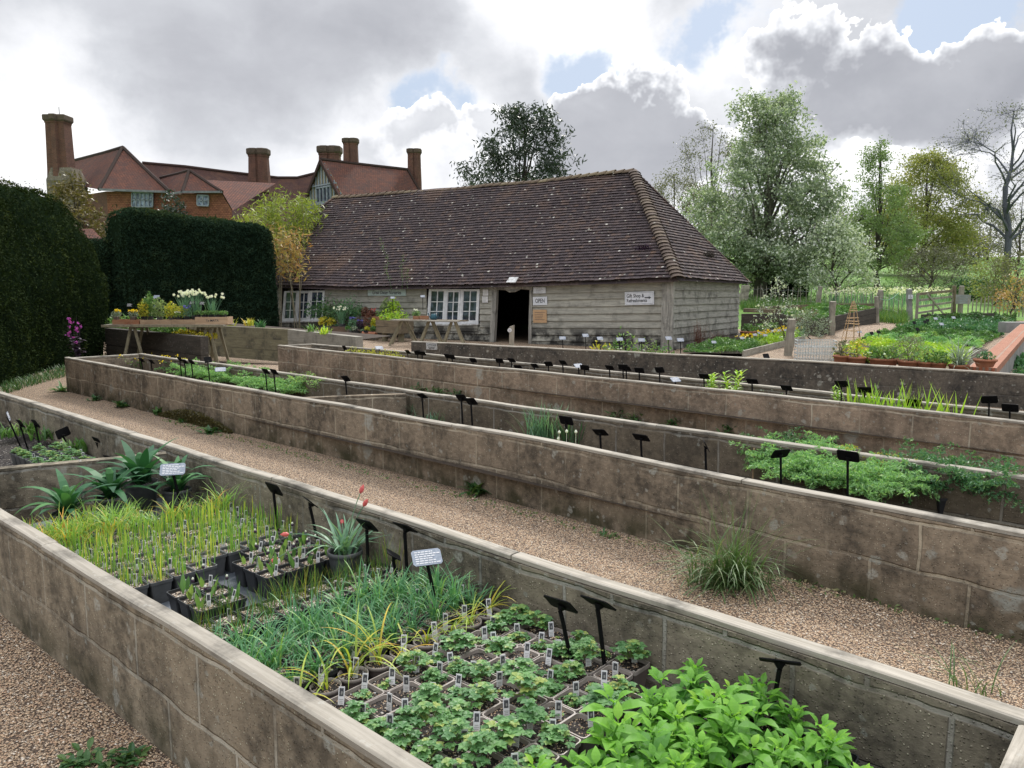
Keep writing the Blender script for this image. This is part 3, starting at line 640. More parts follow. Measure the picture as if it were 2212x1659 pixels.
wall('block_wall', [(p.x, p.y) for p in FP], -.4, .43, .09, mat_F, 'blackened block wall spotted with white lichen, in front of the barn', side=1, capw=.09, uoff=4.6)
# what the beds are filled with
def soilbed(name, pts, z, mat):
    g = Geo(); g.face([Vector((p.x, p.y, z)) for p in pts]); return struct(g.build(name, mat))
soilbed('bed_floor', [W(-5.12, 1.12), W(-.35, 1.12), W(-.35, 2.24), W(-5.12, 2.33)], .18, sheet)
soilbed('bed_floor', [W(-10.5, 1.1), W(-5.7, 1.1), W(-5.2, 2.33), W(-10.5, 2.37)], .20, soil)
soilbed('bed_soil', [W(-12.47, 4.23), W(1.6, 4.02), W(1.6, 5.14), W(-12.4, 5.17)], .19, dark_soil)
soilbed('bed_soil', [W(-12.2, 7.56), W(1.8, 7.17), W(1.8, 7.69), W(-12.2, 8.13)], .24, dark_soil)

# ------------------------------------------------------------------ barn
C0 = P(1448, 757, -.35); BXd = Vector((.846, -.533, 0)); BYd = Vector((.533, .846, 0)); BRZ = math.atan2(-.533, .846)
barn = thing('barn', 'long low weatherboarded barn with a steep hipped roof of dark clay tiles', 'barn', (C0.x, C0.y, 0), BRZ)
def fr(x, y, off=0.0):                                    # picture point -> barn front plane, local (x, off, z)
    d = ray(x, y); o = Vector((0, 0, EYE)) - Vector((C0.x, C0.y, 0)) - BYd * off; t = -o.dot(BYd) / d.dot(BYd); p = o + d * t
    return Vector((p.dot(BXd), off, p.z))
LB, WB, ZB = 19.2, 6.6, -.5
EX = [-19.6, -16.5, -12, -5.5, 0, .4]; EZ = [1.50, 1.50, 1.42, 1.55, 1.71, 1.73]
def eave(x): return float(np.interp(x, EX, EZ))
def sag(x): return eave(x) - 1.55
openings = []
def quadmap(c):                                          # c: TL, TR, BR, BL in local space
    def q(s, t, o=0.0):
        a = c[0].lerp(c[1], s); b = c[3].lerp(c[2], s); p = a.lerp(b, t); return Vector((p.x, p.y - o, p.z))
    return q
def boards(name, rows, spans, yat, mat, axis, hole=None):
    g = Geo()
    for i in range(rows):
        z0 = ZB + i * .215
        segs = [(spans[0], spans[1])]
        for (x0, x1, za, zb) in (hole or []):
            if z0 + .19 > za and z0 + .02 < zb:
                ns = []
                for a, b in segs:
                    if b <= x0 or a >= x1: ns.append((a, b)); continue
                    if a < x0: ns.append((a, x0))
                    if b > x1: ns.append((x1, b))
                segs = ns
        for a, b in segs:
            x = a
            while x < b - .02:
                e = min(b, x + random.uniform(2.2, 4.4)); 
                if b - e < .8: e = b
                n = max(1, int((e - x) / .8)); r = random.random(); dz = random.uniform(-.008, .008); base = len(g.v); tilt = random.uniform(-.006, .006)
                for k in range(n + 1):
                    xx = x + (e - x - .006) * k / n; s_ = sag(xx) if axis == 0 else .16 - .012 * xx; jz = mnoise.noise(Vector((xx * 1.1, i * 3.1, 1))) * .009 + tilt * (k / n - .5)
                    jo = mnoise.noise(Vector((xx * .9, i * 2.7, 7))) * .006
                    for (o, z) in ((.056 + jo, z0 + dz + jz), (.018 + jo, z0 + dz + jz + .01), (.0, z0 + .235), (.012, z0 + .235)):
                        pt = (xx, yat - o, z + s_) if axis == 0 else (yat + o, xx, z + s_); g.v.append(pt)
                for k in range(n):
                    q = base + k * 4
                    for c_ in range(4): 
                        f_ = (q + c_, q + (c_ + 1) % 4, q + 4 + (c_ + 1) % 4, q + 4 + c_); g.f.append(f_ if axis else f_[::-1]); g.m.append(0); g.r.append(r)
                for q in (base, base + n * 4): g.f.append((q, q + 1, q + 2, q + 3)); g.m.append(0); g.r.append(r)
                x = e
    return g.build(name, mat, barn)
w1c = [fr(615.5, 628.5), fr(703, 627.5), fr(699, 692), fr(611, 694)]; w2c = [fr(928, 624.5), fr(1037.5, 624.5), fr(1034, 699), fr(923.5, 700)]
drc = [fr(1071, 624), fr(1150, 624), fr(1147, 748), fr(1066, 748)]
zlo = lambda c: min(p.z for p in c)
holes = []
for c, lo in ((w1c, None), (w2c, None), (drc, -9)):
    holes.append((min(p.x for p in c), max(p.x for p in c), (zlo(c) if lo is None else lo), 9))
# boards follow the sagging line, so holes are tested against unsagged rows: lift the sill test by the local sag
holes = [(a, b, lo - sag((a + b) / 2), hi) for a, b, lo, hi in holes]
boards('weatherboarding', 10, (-LB, -.22), 0, board, 0, holes)
board_y = woodmat('gable_weatherboard', (.36, .35, .31), (.23, .225, .20), (12, 1.0, 12), 2.2, dirt=.6, stain=(2, -.4, .15))
boards('weatherboarding', 11, (.03, WB), 0.0, board_y, 1)
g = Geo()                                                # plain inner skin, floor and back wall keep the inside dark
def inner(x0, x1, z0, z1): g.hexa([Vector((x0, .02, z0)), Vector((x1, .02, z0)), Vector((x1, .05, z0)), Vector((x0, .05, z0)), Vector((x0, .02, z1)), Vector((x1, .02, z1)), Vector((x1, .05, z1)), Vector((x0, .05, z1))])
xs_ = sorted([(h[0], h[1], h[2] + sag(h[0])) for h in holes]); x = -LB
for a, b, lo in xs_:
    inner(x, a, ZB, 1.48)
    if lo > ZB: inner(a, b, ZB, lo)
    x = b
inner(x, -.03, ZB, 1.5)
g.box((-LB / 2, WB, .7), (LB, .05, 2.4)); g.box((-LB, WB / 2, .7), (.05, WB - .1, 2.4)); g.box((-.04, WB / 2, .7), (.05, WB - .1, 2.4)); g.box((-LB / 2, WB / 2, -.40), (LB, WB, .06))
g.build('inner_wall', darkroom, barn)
# corner post, door posts, lintel
g = Geo(); pc = fr(1449, 600)
g.box((-.085, -.05, .55), (.20, .11, 2.35), r=.35, jit=.006); g.box((-.225, -.075, .55), (.075, .05, 2.3), r=0, jit=.004); g.box((.055, -.06, .55), (.06, .10, 2.3), r=0, jit=.004)
g.build('corner_post', board_v, barn)
def jamb(x0, x1, r, name='door_post'):
    g = Geo(); a, b, c, d = fr(x0[0], 622), fr(x0[1], 622), fr(x1[1], 756), fr(x1[0], 756); n = 6; rg = []
    for i in range(n + 1):
        t = i / n; p, q = a.lerp(d, t), b.lerp(c, t); j = random.uniform(-.012, .012)
        rg.append([Vector((p.x + j, -.07, p.z)), Vector((q.x + j * .4, -.075, q.z)), Vector((q.x + j * .4, .06, q.z)), Vector((p.x + j, .06, p.z))])
    g.loft(rg, caps=(True, True), r=r); return g.build(name, board_v, barn)
jamb((1065, 1075.5), (1058, 1068.5), .5); jamb((1146.5, 1152), (1143, 1149.5), .2)
g = Geo(); a, b = fr(1064, 621.5), fr(1153, 620.5)
g.tube([a.lerp(b, t) + Vector((0, -.05, mnoise.noise(Vector((t * 5, 0, 0))) * .03)) for t in np.linspace(0, 1, 9)], [.075, .08, .07, .08, .085, .075, .07, .08, .075], 8, r=.3)
c_ = a.lerp(b, .52); g.tube([c_ + Vector((-.3, -.06, -.06)), c_ + Vector((-.1, -.07, -.12)), c_ + Vector((.1, -.07, -.11)), c_ + Vector((.28, -.06, -.05))], [.02, .045, .04, .02], 6, r=.6)
g.build('door_lintel', board_v, barn)
# windows
def barn_window(c, inset_mid):
    q = quadmap(c); f = Geo()
    def bar(s0, t0, s1, t1, o0=.045, o1=-.01, m=0): f.hexa([q(s0, t1, o0), q(s1, t1, o0), q(s1, t1, o1), q(s0, t1, o1), q(s0, t0, o0), q(s1, t0, o0), q(s1, t0, o1), q(s0, t0, o1)], m)
    bar(0, 0, 1, .035); bar(0, .93, 1, 1); bar(0, .035, .03, .93); bar(.97, .035, 1, .93)
    for s in (.325, .645): bar(s, .035, s + .03, .93)
    cells = [(.03, .325), (.355, .645), (.675, .97)]
    gl = []
    for k, (a, b) in enumerate(cells):
        e = .030 if k == 1 else .012; t0, t1 = (.075 if k == 1 else .05), .915
        o = .056 if k == 1 else .038
        bar(a + .002, .037, a + e + .008, .928, o, 0); bar(b - e - .008, .037, b - .002, .928, o, 0); bar(a + e + .008, .037, b - e - .008, t0 + .01, o, 0); bar(a + e + .008, t1 - .012, b - e - .008, .928, o, 0)
        mid = (a + b) / 2; bar(mid - .008, t0 + .01, mid + .008, t1 - .012, .03, .004)
        for t in (t0 + (t1 - t0) * .36, t0 + (t1 - t0) * .68):
            bar(a + e + .008, t - .010, mid - .008, t + .010, .028, .006); bar(mid + .008, t - .010, b - e - .008, t + .010, .028, .006)
        gl.append((a + .01, .05, b - .01, .92))
    w_ = f.build('window', white_p, barn)
    gg = Geo()
    for a, t0, b, t1 in gl: gg.face([q(a, t1, .012), q(b, t1, .012), q(b, t0, .012), q(a, t0, .012)])
    gg.build('glass', glass, w_)
    sg = Geo(); a, b = q(-.02, 1.0), q(1.02, 1.0); sg.hexa([a + Vector((0, -.09, -.05)), b + Vector((0, -.09, -.05)), b + Vector((0, 0, -.05)), a + Vector((0, 0, -.05)), a + Vector((0, -.09, -.004)), b + Vector((0, -.09, -.004)), b + Vector((0, 0, .0)), a + Vector((0, 0, .0))])
    sg.build('sill', sill_p, w_); return w_
win1 = barn_window(w1c, 1); win2 = barn_window(w2c, 1)
g = Geo(); a, b = fr(922, 709), fr(1034, 709); g.beam(a + Vector((0, -.05, .04)), b + Vector((0, -.05, .04)), .03, .10, r=.2); g.beam(a + Vector((0, -.055, -.06)), b + Vector((0, -.055, -.06)), .02, .07, r=0); g.build('window_apron_board', board, barn)
# curtain and clutter seen dimly behind the right window
# ---- tiled roof
def tileface(g, EL, ER, RR, RL, n, wav=1.0, ez=None, clipx=None):
    e = (ER - EL).normalized(); upv = ((RL + RR) / 2 - (EL + ER) / 2); upv = (upv - e * upv.dot(e)); slen = upv.length; upv.normalize(); nor = e.cross(upv).normalized()
    if nor.z < 0: nor = -nor
    gauge = slen / n
    for i in range(n):
        p = i / n; A = EL.lerp(RL, p); B = ER.lerp(RR, p); L = (B - A).length; x = (-.08 if i % 2 else 0.0) + random.uniform(-.02, .02)
        rowlift = mnoise.noise(Vector((i * 1.7, 0, 3))) * .006
        while x < L:
            wd = random.uniform(.15, .18); x0, x1 = max(0, x), min(L, x + wd - .004); x += wd
            if x1 - x0 < .02: continue
            def pt(xx, up, h):
                o = A + e * xx + upv * up; k = p + up / slen; dz = (ez(o) if ez else 0) * (1 - k)
                wv_ = mnoise.noise(Vector((o.x * .45, o.y * .45, o.z * .9))) * .035 * wav + mnoise.noise(Vector((o.x * 1.9, o.z * 2.2, 4))) * .010 * wav
                return o + nor * (h + wv_) + Vector((0, 0, dz))
            l0 = .055 + rowlift + random.uniform(-.004, .009); l1 = l0 + random.uniform(-.003, .003); j = random.uniform(-.006, .006); r = random.random() ** 1.5 * .8 + (random.random() < .03) * .3
            if i == 0: j = random.uniform(-.02, .01)
            u1 = gauge + .03
            g.hexa([pt(x0, j, l0 - .013), pt(x1, j + random.uniform(-.003, .003), l1 - .013), pt(x1, u1, .0), pt(x0, u1, .0), pt(x0, j, l0), pt(x1, j, l1), pt(x1, u1, .012), pt(x0, u1, .012)], 0, min(1, r))
oh = .28
RLp, RRp = Vector((-16.45, 3.3, 5.17)), Vector((-2.69, 3.3, 5.25))
cFL, cFR, cBR, cBL = Vector((-LB - oh, -oh, 1.5)), Vector((oh, -oh, 1.55)), Vector((oh, WB + oh, 1.55)), Vector((-LB - oh, WB + oh, 1.5))
g = Geo(); ezf = lambda o: eave(o.x) - (1.5 + .05 * (o.x + LB) / LB)
ezr = lambda o: .18 - .02 * o.y
tileface(g, cFL, cFR, RRp, RLp, 39, 1.0, ezf)
tileface(g, cFR, cBR, RRp, RRp, 36, .6, ezr)
roof = g.build('roof', tile, barn)
g = Geo()                                                # under-layer added to block light through the tiles; rear and left slopes
dwn = Vector((0, 0, -.05)); E2 = lambda v, dz: v + Vector((0, 0, dz))
xs2 = np.linspace(cFL.x, cFR.x, 14); lo_ = [Vector((x, cFL.y, eave(x) - .10)) for x in xs2]; hi_ = [(RLp.lerp(RRp, k / 13)) + dwn * 2.6 for k in range(14)]
for k in range(13): g.face([lo_[k], lo_[k + 1], hi_[k + 1], hi_[k]])
g.face([E2(cFR, .10), E2(cBR, 0), RRp + dwn])
g.face([cBR, cBL, RLp, RRp]); g.face([cBL, cFL, RLp]); g.build('rear_slope_and_underlayer', tile, barn)
def ridge_tiles(a, b, n, w0, w1, h, name, mat, tz=.0, sagf=None, bonnet=False, nor=None):
    g = Geo(); d = (b - a) / n; dn = d.normalized(); sd_ = dn.cross(Vector((0, 0, 1))).normalized(); up = sd_.cross(dn).normalized()
    if up.z < 0: up = -up
    for i in range(n):
        s0 = a + d * i; s1 = a + d * (i + 1) + dn * .05
        if sagf: s0 = s0 + Vector((0, 0, sagf(i / n))); s1 = s1 + Vector((0, 0, sagf((i + 1) / n)))
        j = random.uniform(-.006, .01); rings = []
        for s_, ww, hh, lift in ((s0, w0, h, .03 + j), (s1, w1, h * .85, .0 + j)):
            ring = []
            for th_ in ((0, .012),):
                for k in range(9):
                    t = math.pi * k / 8; ring.append(s_ + sd_ * math.cos(t) * ww + up * (math.sin(t) * hh + lift + tz))
                for k in range(8, -1, -1):
                    t = math.pi * k / 8; ring.append(s_ + sd_ * math.cos(t) * (ww - .018) + up * (math.sin(t) * (hh - .018) + lift + tz))
            rings.append(ring)
        g.loft(rings, caps=(False, False), r=random.random())
        m = len(g.v) - 36
        for k in range(8): g.f.append((m + k, m + k + 1, m + 16 - k, m + 17 - k)); g.m.append(0); g.r.append(.3)
    return g.build(name, mat, barn)
ridge_tiles(RRp + Vector((0, 0, -.02)), RLp + Vector((0, 0, -.02)), 42, .13, .125, .12, 'ridge_tiles', tile_ridge, sagf=lambda t: -.10 * math.sin(math.pi * t) + .02 * math.sin(19 * t))
ridge_tiles(cFR + Vector((0, 0, .16)), RRp + Vector((0, 0, .02)), 36, .22, .15, .11, 'hip_tiles', tile_hip, tz=-.035)
ridge_tiles(cFL + Vector((0, 0, .02)), RLp + Vector((0, 0, .02)), 40, .13, .11, .07, 'hip_tiles', tile, tz=-.03)
ridge_tiles(cBR + Vector((0, 0, .02)), RRp + Vector((0, 0, .02)), 40, .13, .11, .07, 'hip_tiles', tile, tz=-.03)
# dark clumps of moss on the tiles near the hip
for px, py, nm in ((1392, 545, 'black clump of moss on the barn roof left of the hip'), (1527, 556, 'brown clump of old nest moss on the end slope of the barn roof')):
    d = ray(px, py); 
    if px < 1450: nrm = (cFR - cFL).cross(RLp - cFL).normalized(); base = cFL
    else: nrm = (cBR - cFR).cross(RRp - cFR).normalized(); base = cFR
    Rm = Matrix.Rotation(BRZ, 3, 'Z'); wn = Rm @ nrm; wb = Rm @ base + Vector((C0.x, C0.y, 0)); o = Vector((0, 0, EYE)); t = (wb - o).dot(wn) / d.dot(wn); c = o + d * t + wn * (.08 if wn.z > 0 else -.08)
    e1 = Rm @ Vector((1, 0, 0)) if px < 1450 else Rm @ Vector((0, 1, 0)); pts = [c + e1 * random.gauss(0, .13 if px < 1450 else .28) + wn * abs(random.gauss(0, .03)) + Vector((0, 0, random.gauss(0, .07))) for _ in range(700)]
    tag(leafcloud('moss_clump', pts, .05, LF['purf'] if px < 1450 else bark), nm, 'moss')
tg = Geo(); p0 = fr(1107, 606, -.42); tg.box(p0 + Vector((0, 0, .02)), (.34, .26, .02), rot=Matrix.Rotation(R(38), 3, 'X')); tg.build('loose_sheet', sill_p, barn)

# ------------------------------------------------------------------ signs on the barn
FONTS = {}
def text(body, size, loc, parent, mat, shear=0.0, sx=1.0, align='CENTER', bold=.0, name='lettering'):
    cu = bpy.data.curves.new(name, 'FONT'); cu.body = body; cu.size = size; cu.align_x = align; cu.align_y = 'CENTER'; cu.extrude = .0012; cu.offset = bold; cu.shear = shear; cu.materials.append(mat); cu.space_line = .95
    tmp = bpy.data.objects.new('tmp', cu); COL.objects.link(tmp); bpy.context.view_layer.update()
    me = bpy.data.meshes.new_from_object(tmp.evaluated_get(bpy.context.evaluated_depsgraph_get())); bpy.data.objects.remove(tmp); me.materials.clear(); me.materials.append(mat)
    o = bpy.data.objects.new(name, me); COL.objects.link(o); o.parent = parent; o.location = loc; o.rotation_euler = (math.pi / 2, 0, 0); o.scale = (sx, 1, 1); return o
def board_sign(name, c4, label, mat, cat='sign', th=.015, off=.065, edge=None):
    """flat board hung on the barn front between four picture corners"""
    c = [fr(x, y) for x, y in c4]; ctr = (c[0] + c[1] + c[2] + c[3]) / 4; wpos = Matrix.Rotation(BRZ, 3, 'Z') @ Vector((ctr.x, -off, 0)) + Vector((C0.x, C0.y, ctr.z))
    r = thing(name, label, cat, wpos, BRZ); tilt = math.atan2((c[1].z - c[0].z), (c[1].x - c[0].x)); r.rotation_euler = (0, -tilt, BRZ)
    wdt = ((c[1] - c[0]).length + (c[2] - c[3]).length) / 2; ht = ((c[3] - c[0]).length + (c[2] - c[1]).length) / 2
    g = Geo(); g.box((0, 0, 0), (wdt, th, ht)); g.build('board', mat, r)
    if edge:
        g = Geo(); m_, k = .03, .006
        for a, b in (((-wdt / 2 + m_, ht / 2 - m_), (wdt / 2 - m_, ht / 2 - m_)), ((-wdt / 2 + m_, -ht / 2 + m_), (wdt / 2 - m_, -ht / 2 + m_)), ((-wdt / 2 + m_, -ht / 2 + m_), (-wdt / 2 + m_, ht / 2 - m_)), ((wdt / 2 - m_, -ht / 2 + m_), (wdt / 2 - m_, ht / 2 - m_))):
            g.beam(Vector((a[0], -th / 2 - .001, a[1])), Vector((b[0], -th / 2 - .001, b[1])), .002, k, up=Vector((0, 1, 0)) if a[0] == b[0] else Vector((0, 0, 1)))
        g.build('border_line', edge, r)
    return r, wdt, ht
def scribble(r, wdt, ht, rows, mat, y=-.0095, fill=.8):
    g = Geo()
    for i in range(rows):
        z = ht / 2 - ht * (i + .8) / (rows + .8); x = -wdt * fill / 2; e = wdt * fill / 2 * random.uniform(.5, 1)
        while x < e:
            l = random.uniform(.02, .07); x2 = min(e, x + l); g.box(((x + x2) / 2, y, z), (x2 - x, .001, ht / rows * .22)); x = x2 + .012
    if g.f: g.build('lettering', mat, r)
sr, a, b = board_sign('name_board', [(797.5, 625), (879.5, 625), (879, 638.6), (797, 638.6)], 'long pale green name board with dark lettering under the barn eaves', sign_green)
text('Great Dixter Nurseries', .185, (0, -.009, -.005), sr, dark_print, shear=.18, sx=.76, bold=.003)
sr, a, b = board_sign('direction_sign', [(1352, 631), (1414.6, 628.8), (1414.6, 657.3), (1352, 659.3)], 'white sign reading Gift Shop and Refreshments with a black arrow', sign_white, edge=dark_print)
text('Gift Shop &\nRefreshments', .145, (-.40, -.009, .0), sr, dark_print, sx=.80, align='LEFT', bold=.003)
g = Geo(); g.box((.235, -.0095, .01), (.13, .002, .035)); g.face([(.295, -.0105, .055), (.295, -.0105, -.035), (.375, -.0105, .01)]); g.face([(.295, -.0085, .055), (.375, -.0085, .01), (.295, -.0085, -.035)]); g.build('arrow', dark_print, sr)
sr, a, b = board_sign('open_sign', [(1153.6, 641.5), (1184.4, 640.5), (1184, 658.6), (1153.6, 659.6)], 'small white sign reading OPEN beside the barn door', sign_white); text('OPEN', .185, (0, -.009, -.0), sr, dark_print, sx=.72, bold=.003)
sr, a, b = board_sign('notice', [(1154.6, 620.5), (1181, 620), (1181, 633.5), (1154.6, 634)], 'pale blank-looking notice above the OPEN sign', sign_white); scribble(sr, a, b, 4, slab_c, fill=.6)
sr, a, b = board_sign('cardboard_notice', [(1154.2, 668.8), (1183.5, 668.8), (1183, 697), (1153.6, 697)], 'square of brown cardboard with handwriting below the OPEN sign', card); scribble(sr, a, b * .8, 5, dark_print, fill=.75)
sr, a, b = board_sign('paper_notice', [(1045.8, 625.2), (1056.8, 625), (1056.6, 638.4), (1045.4, 638.6)], 'small paper notice right of the right window, upper of the pair', white_tag, th=.006); scribble(sr, a, b, 6, slab_c, y=-.0045)
sr, a, b = board_sign('paper_notice', [(1044.2, 640.4), (1056.4, 640.2), (1056.2, 653.4), (1044, 653.6)], 'small paper notice right of the right window, lower of the pair', white_tag, th=.006); scribble(sr, a, b, 6, slab_c, y=-.0045)
# the sign on the blackened wall
a, b = FP[0], FP[1]; fd = (b - a).normalized(); fz = math.atan2(fd.y, fd.x)
def onF(x, y, off=.012):
    n = Vector((fd.y, -fd.x, 0)); d = ray(x, y); o = Vector((0, 0, EYE)); t = (FP[0] - o).dot(n) / d.dot(n); return o + d * t + n * off
ps = onF(933.2, 748); dg = thing('danger_sign', 'weathered white plate reading DANGER GLASS on the blackened wall', 'sign', ps, fz)
g = Geo(); g.box((0, 0, 0), (.255, .008, .125), jit=.002); g.build('plate', sill_p, dg); text('DANGER', .062, (0, -.0055, .028), dg, dark_print, sx=.85, bold=.0012); text('"GLASS"', .058, (0, -.0055, -.030), dg, dark_print, sx=.85, bold=.0012)
# ------------------------------------------------------------------ the old house behind
house = thing('old_house', 'rambling old manor house with red tile-hung walls, steep tiled roofs and tall brick chimneys', 'house', (0, 0, 0))
HP = {}
def hf(pts, mat, name, parent=house, uvaxis=None):
    """a wall or slope given by real corner points; courses run level"""
    g = Geo(); n = (pts[1] - pts[0]).cross(pts[-1] - pts[0]).normalized(); h = Vector((0, 0, 1)).cross(n); h = h.normalized() if h.length > .01 else Vector((1, 0, 0)); u = n.cross(h)
    g.face(pts, uv=[(p.dot(h), p.dot(u)) for p in pts]); return g
def part(name, mat, faces, parent=house):
    G_ = Geo()
    for pts in faces:
        g = hf(pts, mat, name); off = len(G_.v); G_.v += g.v; G_.f.append(tuple(off + k for k in range(len(pts)))); G_.m.append(0); G_.r.append(.5); G_.uv[len(G_.f) - 1] = g.uv[0]
    return G_.build(name, mat, parent)
def dn(p, z): return Vector((p.x, p.y, z))
# west wing: tile-hung box under a hipped roof
Y1 = 50
eL, eR = PY(214.6, 409, Y1), PY(367, 419, Y1); eR.z = eL.z = 7.35; eR = Vector((PY(367, 419, Y1).x, Y1, 7.2))
ap = PY(265.4, 318.5, 54); rb = PY(160, 347, 63); bl = PY(150, 398, 58)
wl, wr = PY(230, 414, Y1 + .5), PY(366, 420, Y1 + .5)
part('tile_hung_wall', hung, [[dn(wl, 4.9), dn(wr, 4.9), dn(wr, 7.3), dn(wl, 7.3)]])
part('tile_hung_wall', chim, [[dn(wl, 2.9), dn(wl, 7.3), Vector((wl.x - 8.5, 57.5, 7.3)), Vector((wl.x - 8.5, 57.5, 2.9))]])
part('timber_wall', plaster, [[dn(wl, 0), dn(wr, 0), dn(wr, 4.9), dn(wl, 4.9)]])
g = Geo(); n = 14
for k in range(n + 1):
    p = dn(wl, 0).lerp(dn(wr, 0), k / n); g.box((p.x, p.y - .05, 2.45), (.16, .1, 4.9))
g.build('timber_studs', bluegrey, house)
part('roof', far_roof, [[eL, eR, ap], [eL, ap, rb, bl], [eR, Vector((eR.x - .4, 62, 7.2)), rb, ap]])
g = Geo()
for a, b in ((eL, eR),): g.beam(a, b, .14, .13)
g.build('gutter', lead, house)
def tubeline(name, segs, r, mat):
    g = Geo()
    for a, b in segs: g.tube([a, a.lerp(b, .33) + Vector((0, 0, -.03)), a.lerp(b, .66) + Vector((0, 0, -.02)), b], r, 6)
    return g.build(name, mat, house)
tubeline('hip_tiles', [(eL, ap), (eR, ap), (ap, rb)], .13, far_roof)
# the smaller hipped bay beside it
e2L, e2R = PY(394, 411.5, 48.5), PY(480, 417.7, 48.5); e2R.z = e2L.z = (e2L.z + e2R.z) / 2; a2 = PY(409, 368, 50.3); r2 = PY(347, 384, 55); b2 = Vector((eR.x, Y1 - .2, e2L.z))
part('roof', far_roof, [[e2L, e2R, a2], [b2, e2L, a2, r2], [e2R, PY(503, 455, 51), r2 + Vector((7, 3, 0)), r2, a2]])
tubeline('hip_tiles', [(e2L, a2), (e2R, a2), (a2, r2)], .11, far_roof)
x0, x1 = PY(411, 420, 48.9), PY(479, 420, 48.9); x1b = PY(501, 455, 48.9)
part('tile_hung_wall', hung, [[dn(PY(398, 420, 48.9), 3.5), dn(x1b, 3.5), dn(x1b, x1b.z), dn(x1, e2R.z - .05), dn(PY(398, 420, 48.9), e2L.z - .05)], [dn(PY(398, 420, 48.9), 3.5), dn(PY(398, 420, 48.9), e2L.z - .05), dn(wr, e2L.z - .05), dn(wr, 3.5)]])
g = Geo(); g.beam(e2L, e2R, .12, .12); g.beam(b2, e2L, .12, .12); g.build('gutter', lead, house)
# leaded windows
def hwin(c, lights, rows, fw=.07, frame=bluegrey, name='window'):
    g = Geo(); a, b, d, e = c                             # TL TR BR BL
    def bar(p, q, w_): g.beam(p + Vector((0, -.06, 0)), q + Vector((0, -.06, 0)), .09, w_, up=Vector((0, 0, 1)) if abs(p.z - q.z) < abs(p.x - q.x) else Vector((1, 0, 0)))
    for i in range(rows + 1): bar(a.lerp(e, i / rows), b.lerp(d, i / rows), fw)
    for i in range(lights + 1): bar(a.lerp(b, i / lights) + Vector((0, 0, -fw / 2)), e.lerp(d, i / lights) + Vector((0, 0, fw / 2)), fw)
    o = g.build(name, frame, house); gg = Geo(); off = Vector((0, -.03, 0)); gg.face([e + off, d + off, b + off, a + off]); gg.build('glass', glass_b, o); return o
hwin([PY(286, 416, 50.4), PY(331, 417, 50.4), PY(331, 447, 50.4), PY(286, 447, 50.4)], 5, 2)
hwin([PY(427, 421.5, 48.8), PY(451, 422.5, 48.8), PY(451, 445, 48.8), PY(427, 444, 48.8)], 2, 2)
# long main roof
mr = [PY(307.5, 352, 64), PY(400, 360, 66), PY(493.7, 372, 68), PY(600, 384, 70), PY(642, 384, 71), PY(690, 372, 72)]
me_ = [Vector((p.x + 1.5, p.y - 5.5, p.z - 6.8)) for p in mr]
part('roof', far_roof2, [[me_[i], me_[i + 1], mr[i + 1], mr[i]] for i in range(5)])
g = Geo(); g.tube(mr, .14, 6); g.build('ridge_tiles', far_roof2, house)
part('rear_wall', chim, [[Vector((me_[0].x, me_[0].y, 0)), Vector((me_[-1].x, me_[-1].y, 0)), me_[-1], me_[0]]])
# timber-framed gable and the east range
A0 = PY(698.4, 344.8, 55); gd = Vector((.68, -.73, 0)); rd = Vector((.73, .68, 0))
GR, GL = A0 + gd * 2.9 + Vector((0, 0, -3.1)), A0 - gd * 2.9 + Vector((0, 0, -3.1)); R1 = PY(880.6, 368.4, 60)
R1 = Vector((A0.x, A0.y, A0.z)) + rd * ((R1.x - A0.x) / rd.x)
E1 = Vector((PY(960, 425, 58).x, 59.0, 6.6)); SR = GR + gd * 1.6 + Vector((0, 0, -1.9))
part('plastered_gable', plaster, [[dn(GL, 0), dn(GR, 0), GR, A0, GL]])
rn = -rd * .06
g = Geo()
def gp(s, z): return A0 + gd * s + Vector((0, 0, z)) + rn
for s in np.linspace(-2.6, 2.6, 14):
    top = -abs(s) * 1.05; g.beam(gp(s, -6.5), gp(s, top - .05), .15, .06, up=rn.normalized())
for z in (-1.7, -2.95, -4.4): s = min(2.85, abs(z) / 1.07); g.beam(gp(-s, z), gp(s, z), .22, .09, up=Vector((0, 0, 1)))
g.beam(gp(-2.0, -5.6) + rn, gp(-.1, -3.1) + rn, .16, .05, up=rn.normalized()); g.beam(gp(1.6, -5.2) + rn, gp(.1, -3.1) + rn, .16, .05, up=rn.normalized())
g.build('timber_framing', bluegrey, house)
c = [gp(-.85, -1.85) + rn, gp(1.05, -1.85) + rn, gp(1.05, -2.85) + rn, gp(-.85, -2.85) + rn]
g = Geo()
for i in range(5): g.beam(c[0].lerp(c[1], i / 4), c[3].lerp(c[2], i / 4), .1, .1, up=rd)
g.beam(c[0], c[1], .1, .1); g.beam(c[3], c[2], .1, .1); wo_ = g.build('window', bluegrey, house); g = Geo(); g.face([p - rn * .4 for p in (c[3], c[2], c[1], c[0])]); g.build('glass', glass, wo_)
part('roof', far_roof, [[SR + rd * -.2, Vector((E1.x, E1.y, SR.z)), R1, A0 - rd * .2], [Vector((E1.x, E1.y, SR.z)), Vector((E1.x - 4, E1.y + 7, SR.z)), R1], [A0 - rd * .2, R1, R1 - gd * 6 + Vector((0, 0, -6)), A0 - gd * 6 - rd * .2 + Vector((0, 0, -6))]])
tubeline('hip_tiles', [(A0 - rd * .2, R1), (R1, Vector((E1.x, E1.y, SR.z)))], .13, far_roof)
g = Geo(); g.beam(A0 - rd * .25 + Vector((0, 0, -.1)), SR - rd * .25 + Vector((0, 0, -.1)), .08, .22); g.beam(A0 - rd * .25 + Vector((0, 0, -.1)), GL - rd * .25 + Vector((0, 0, -.15)), .08, .22); g.build('bargeboard', far_roof2, house)
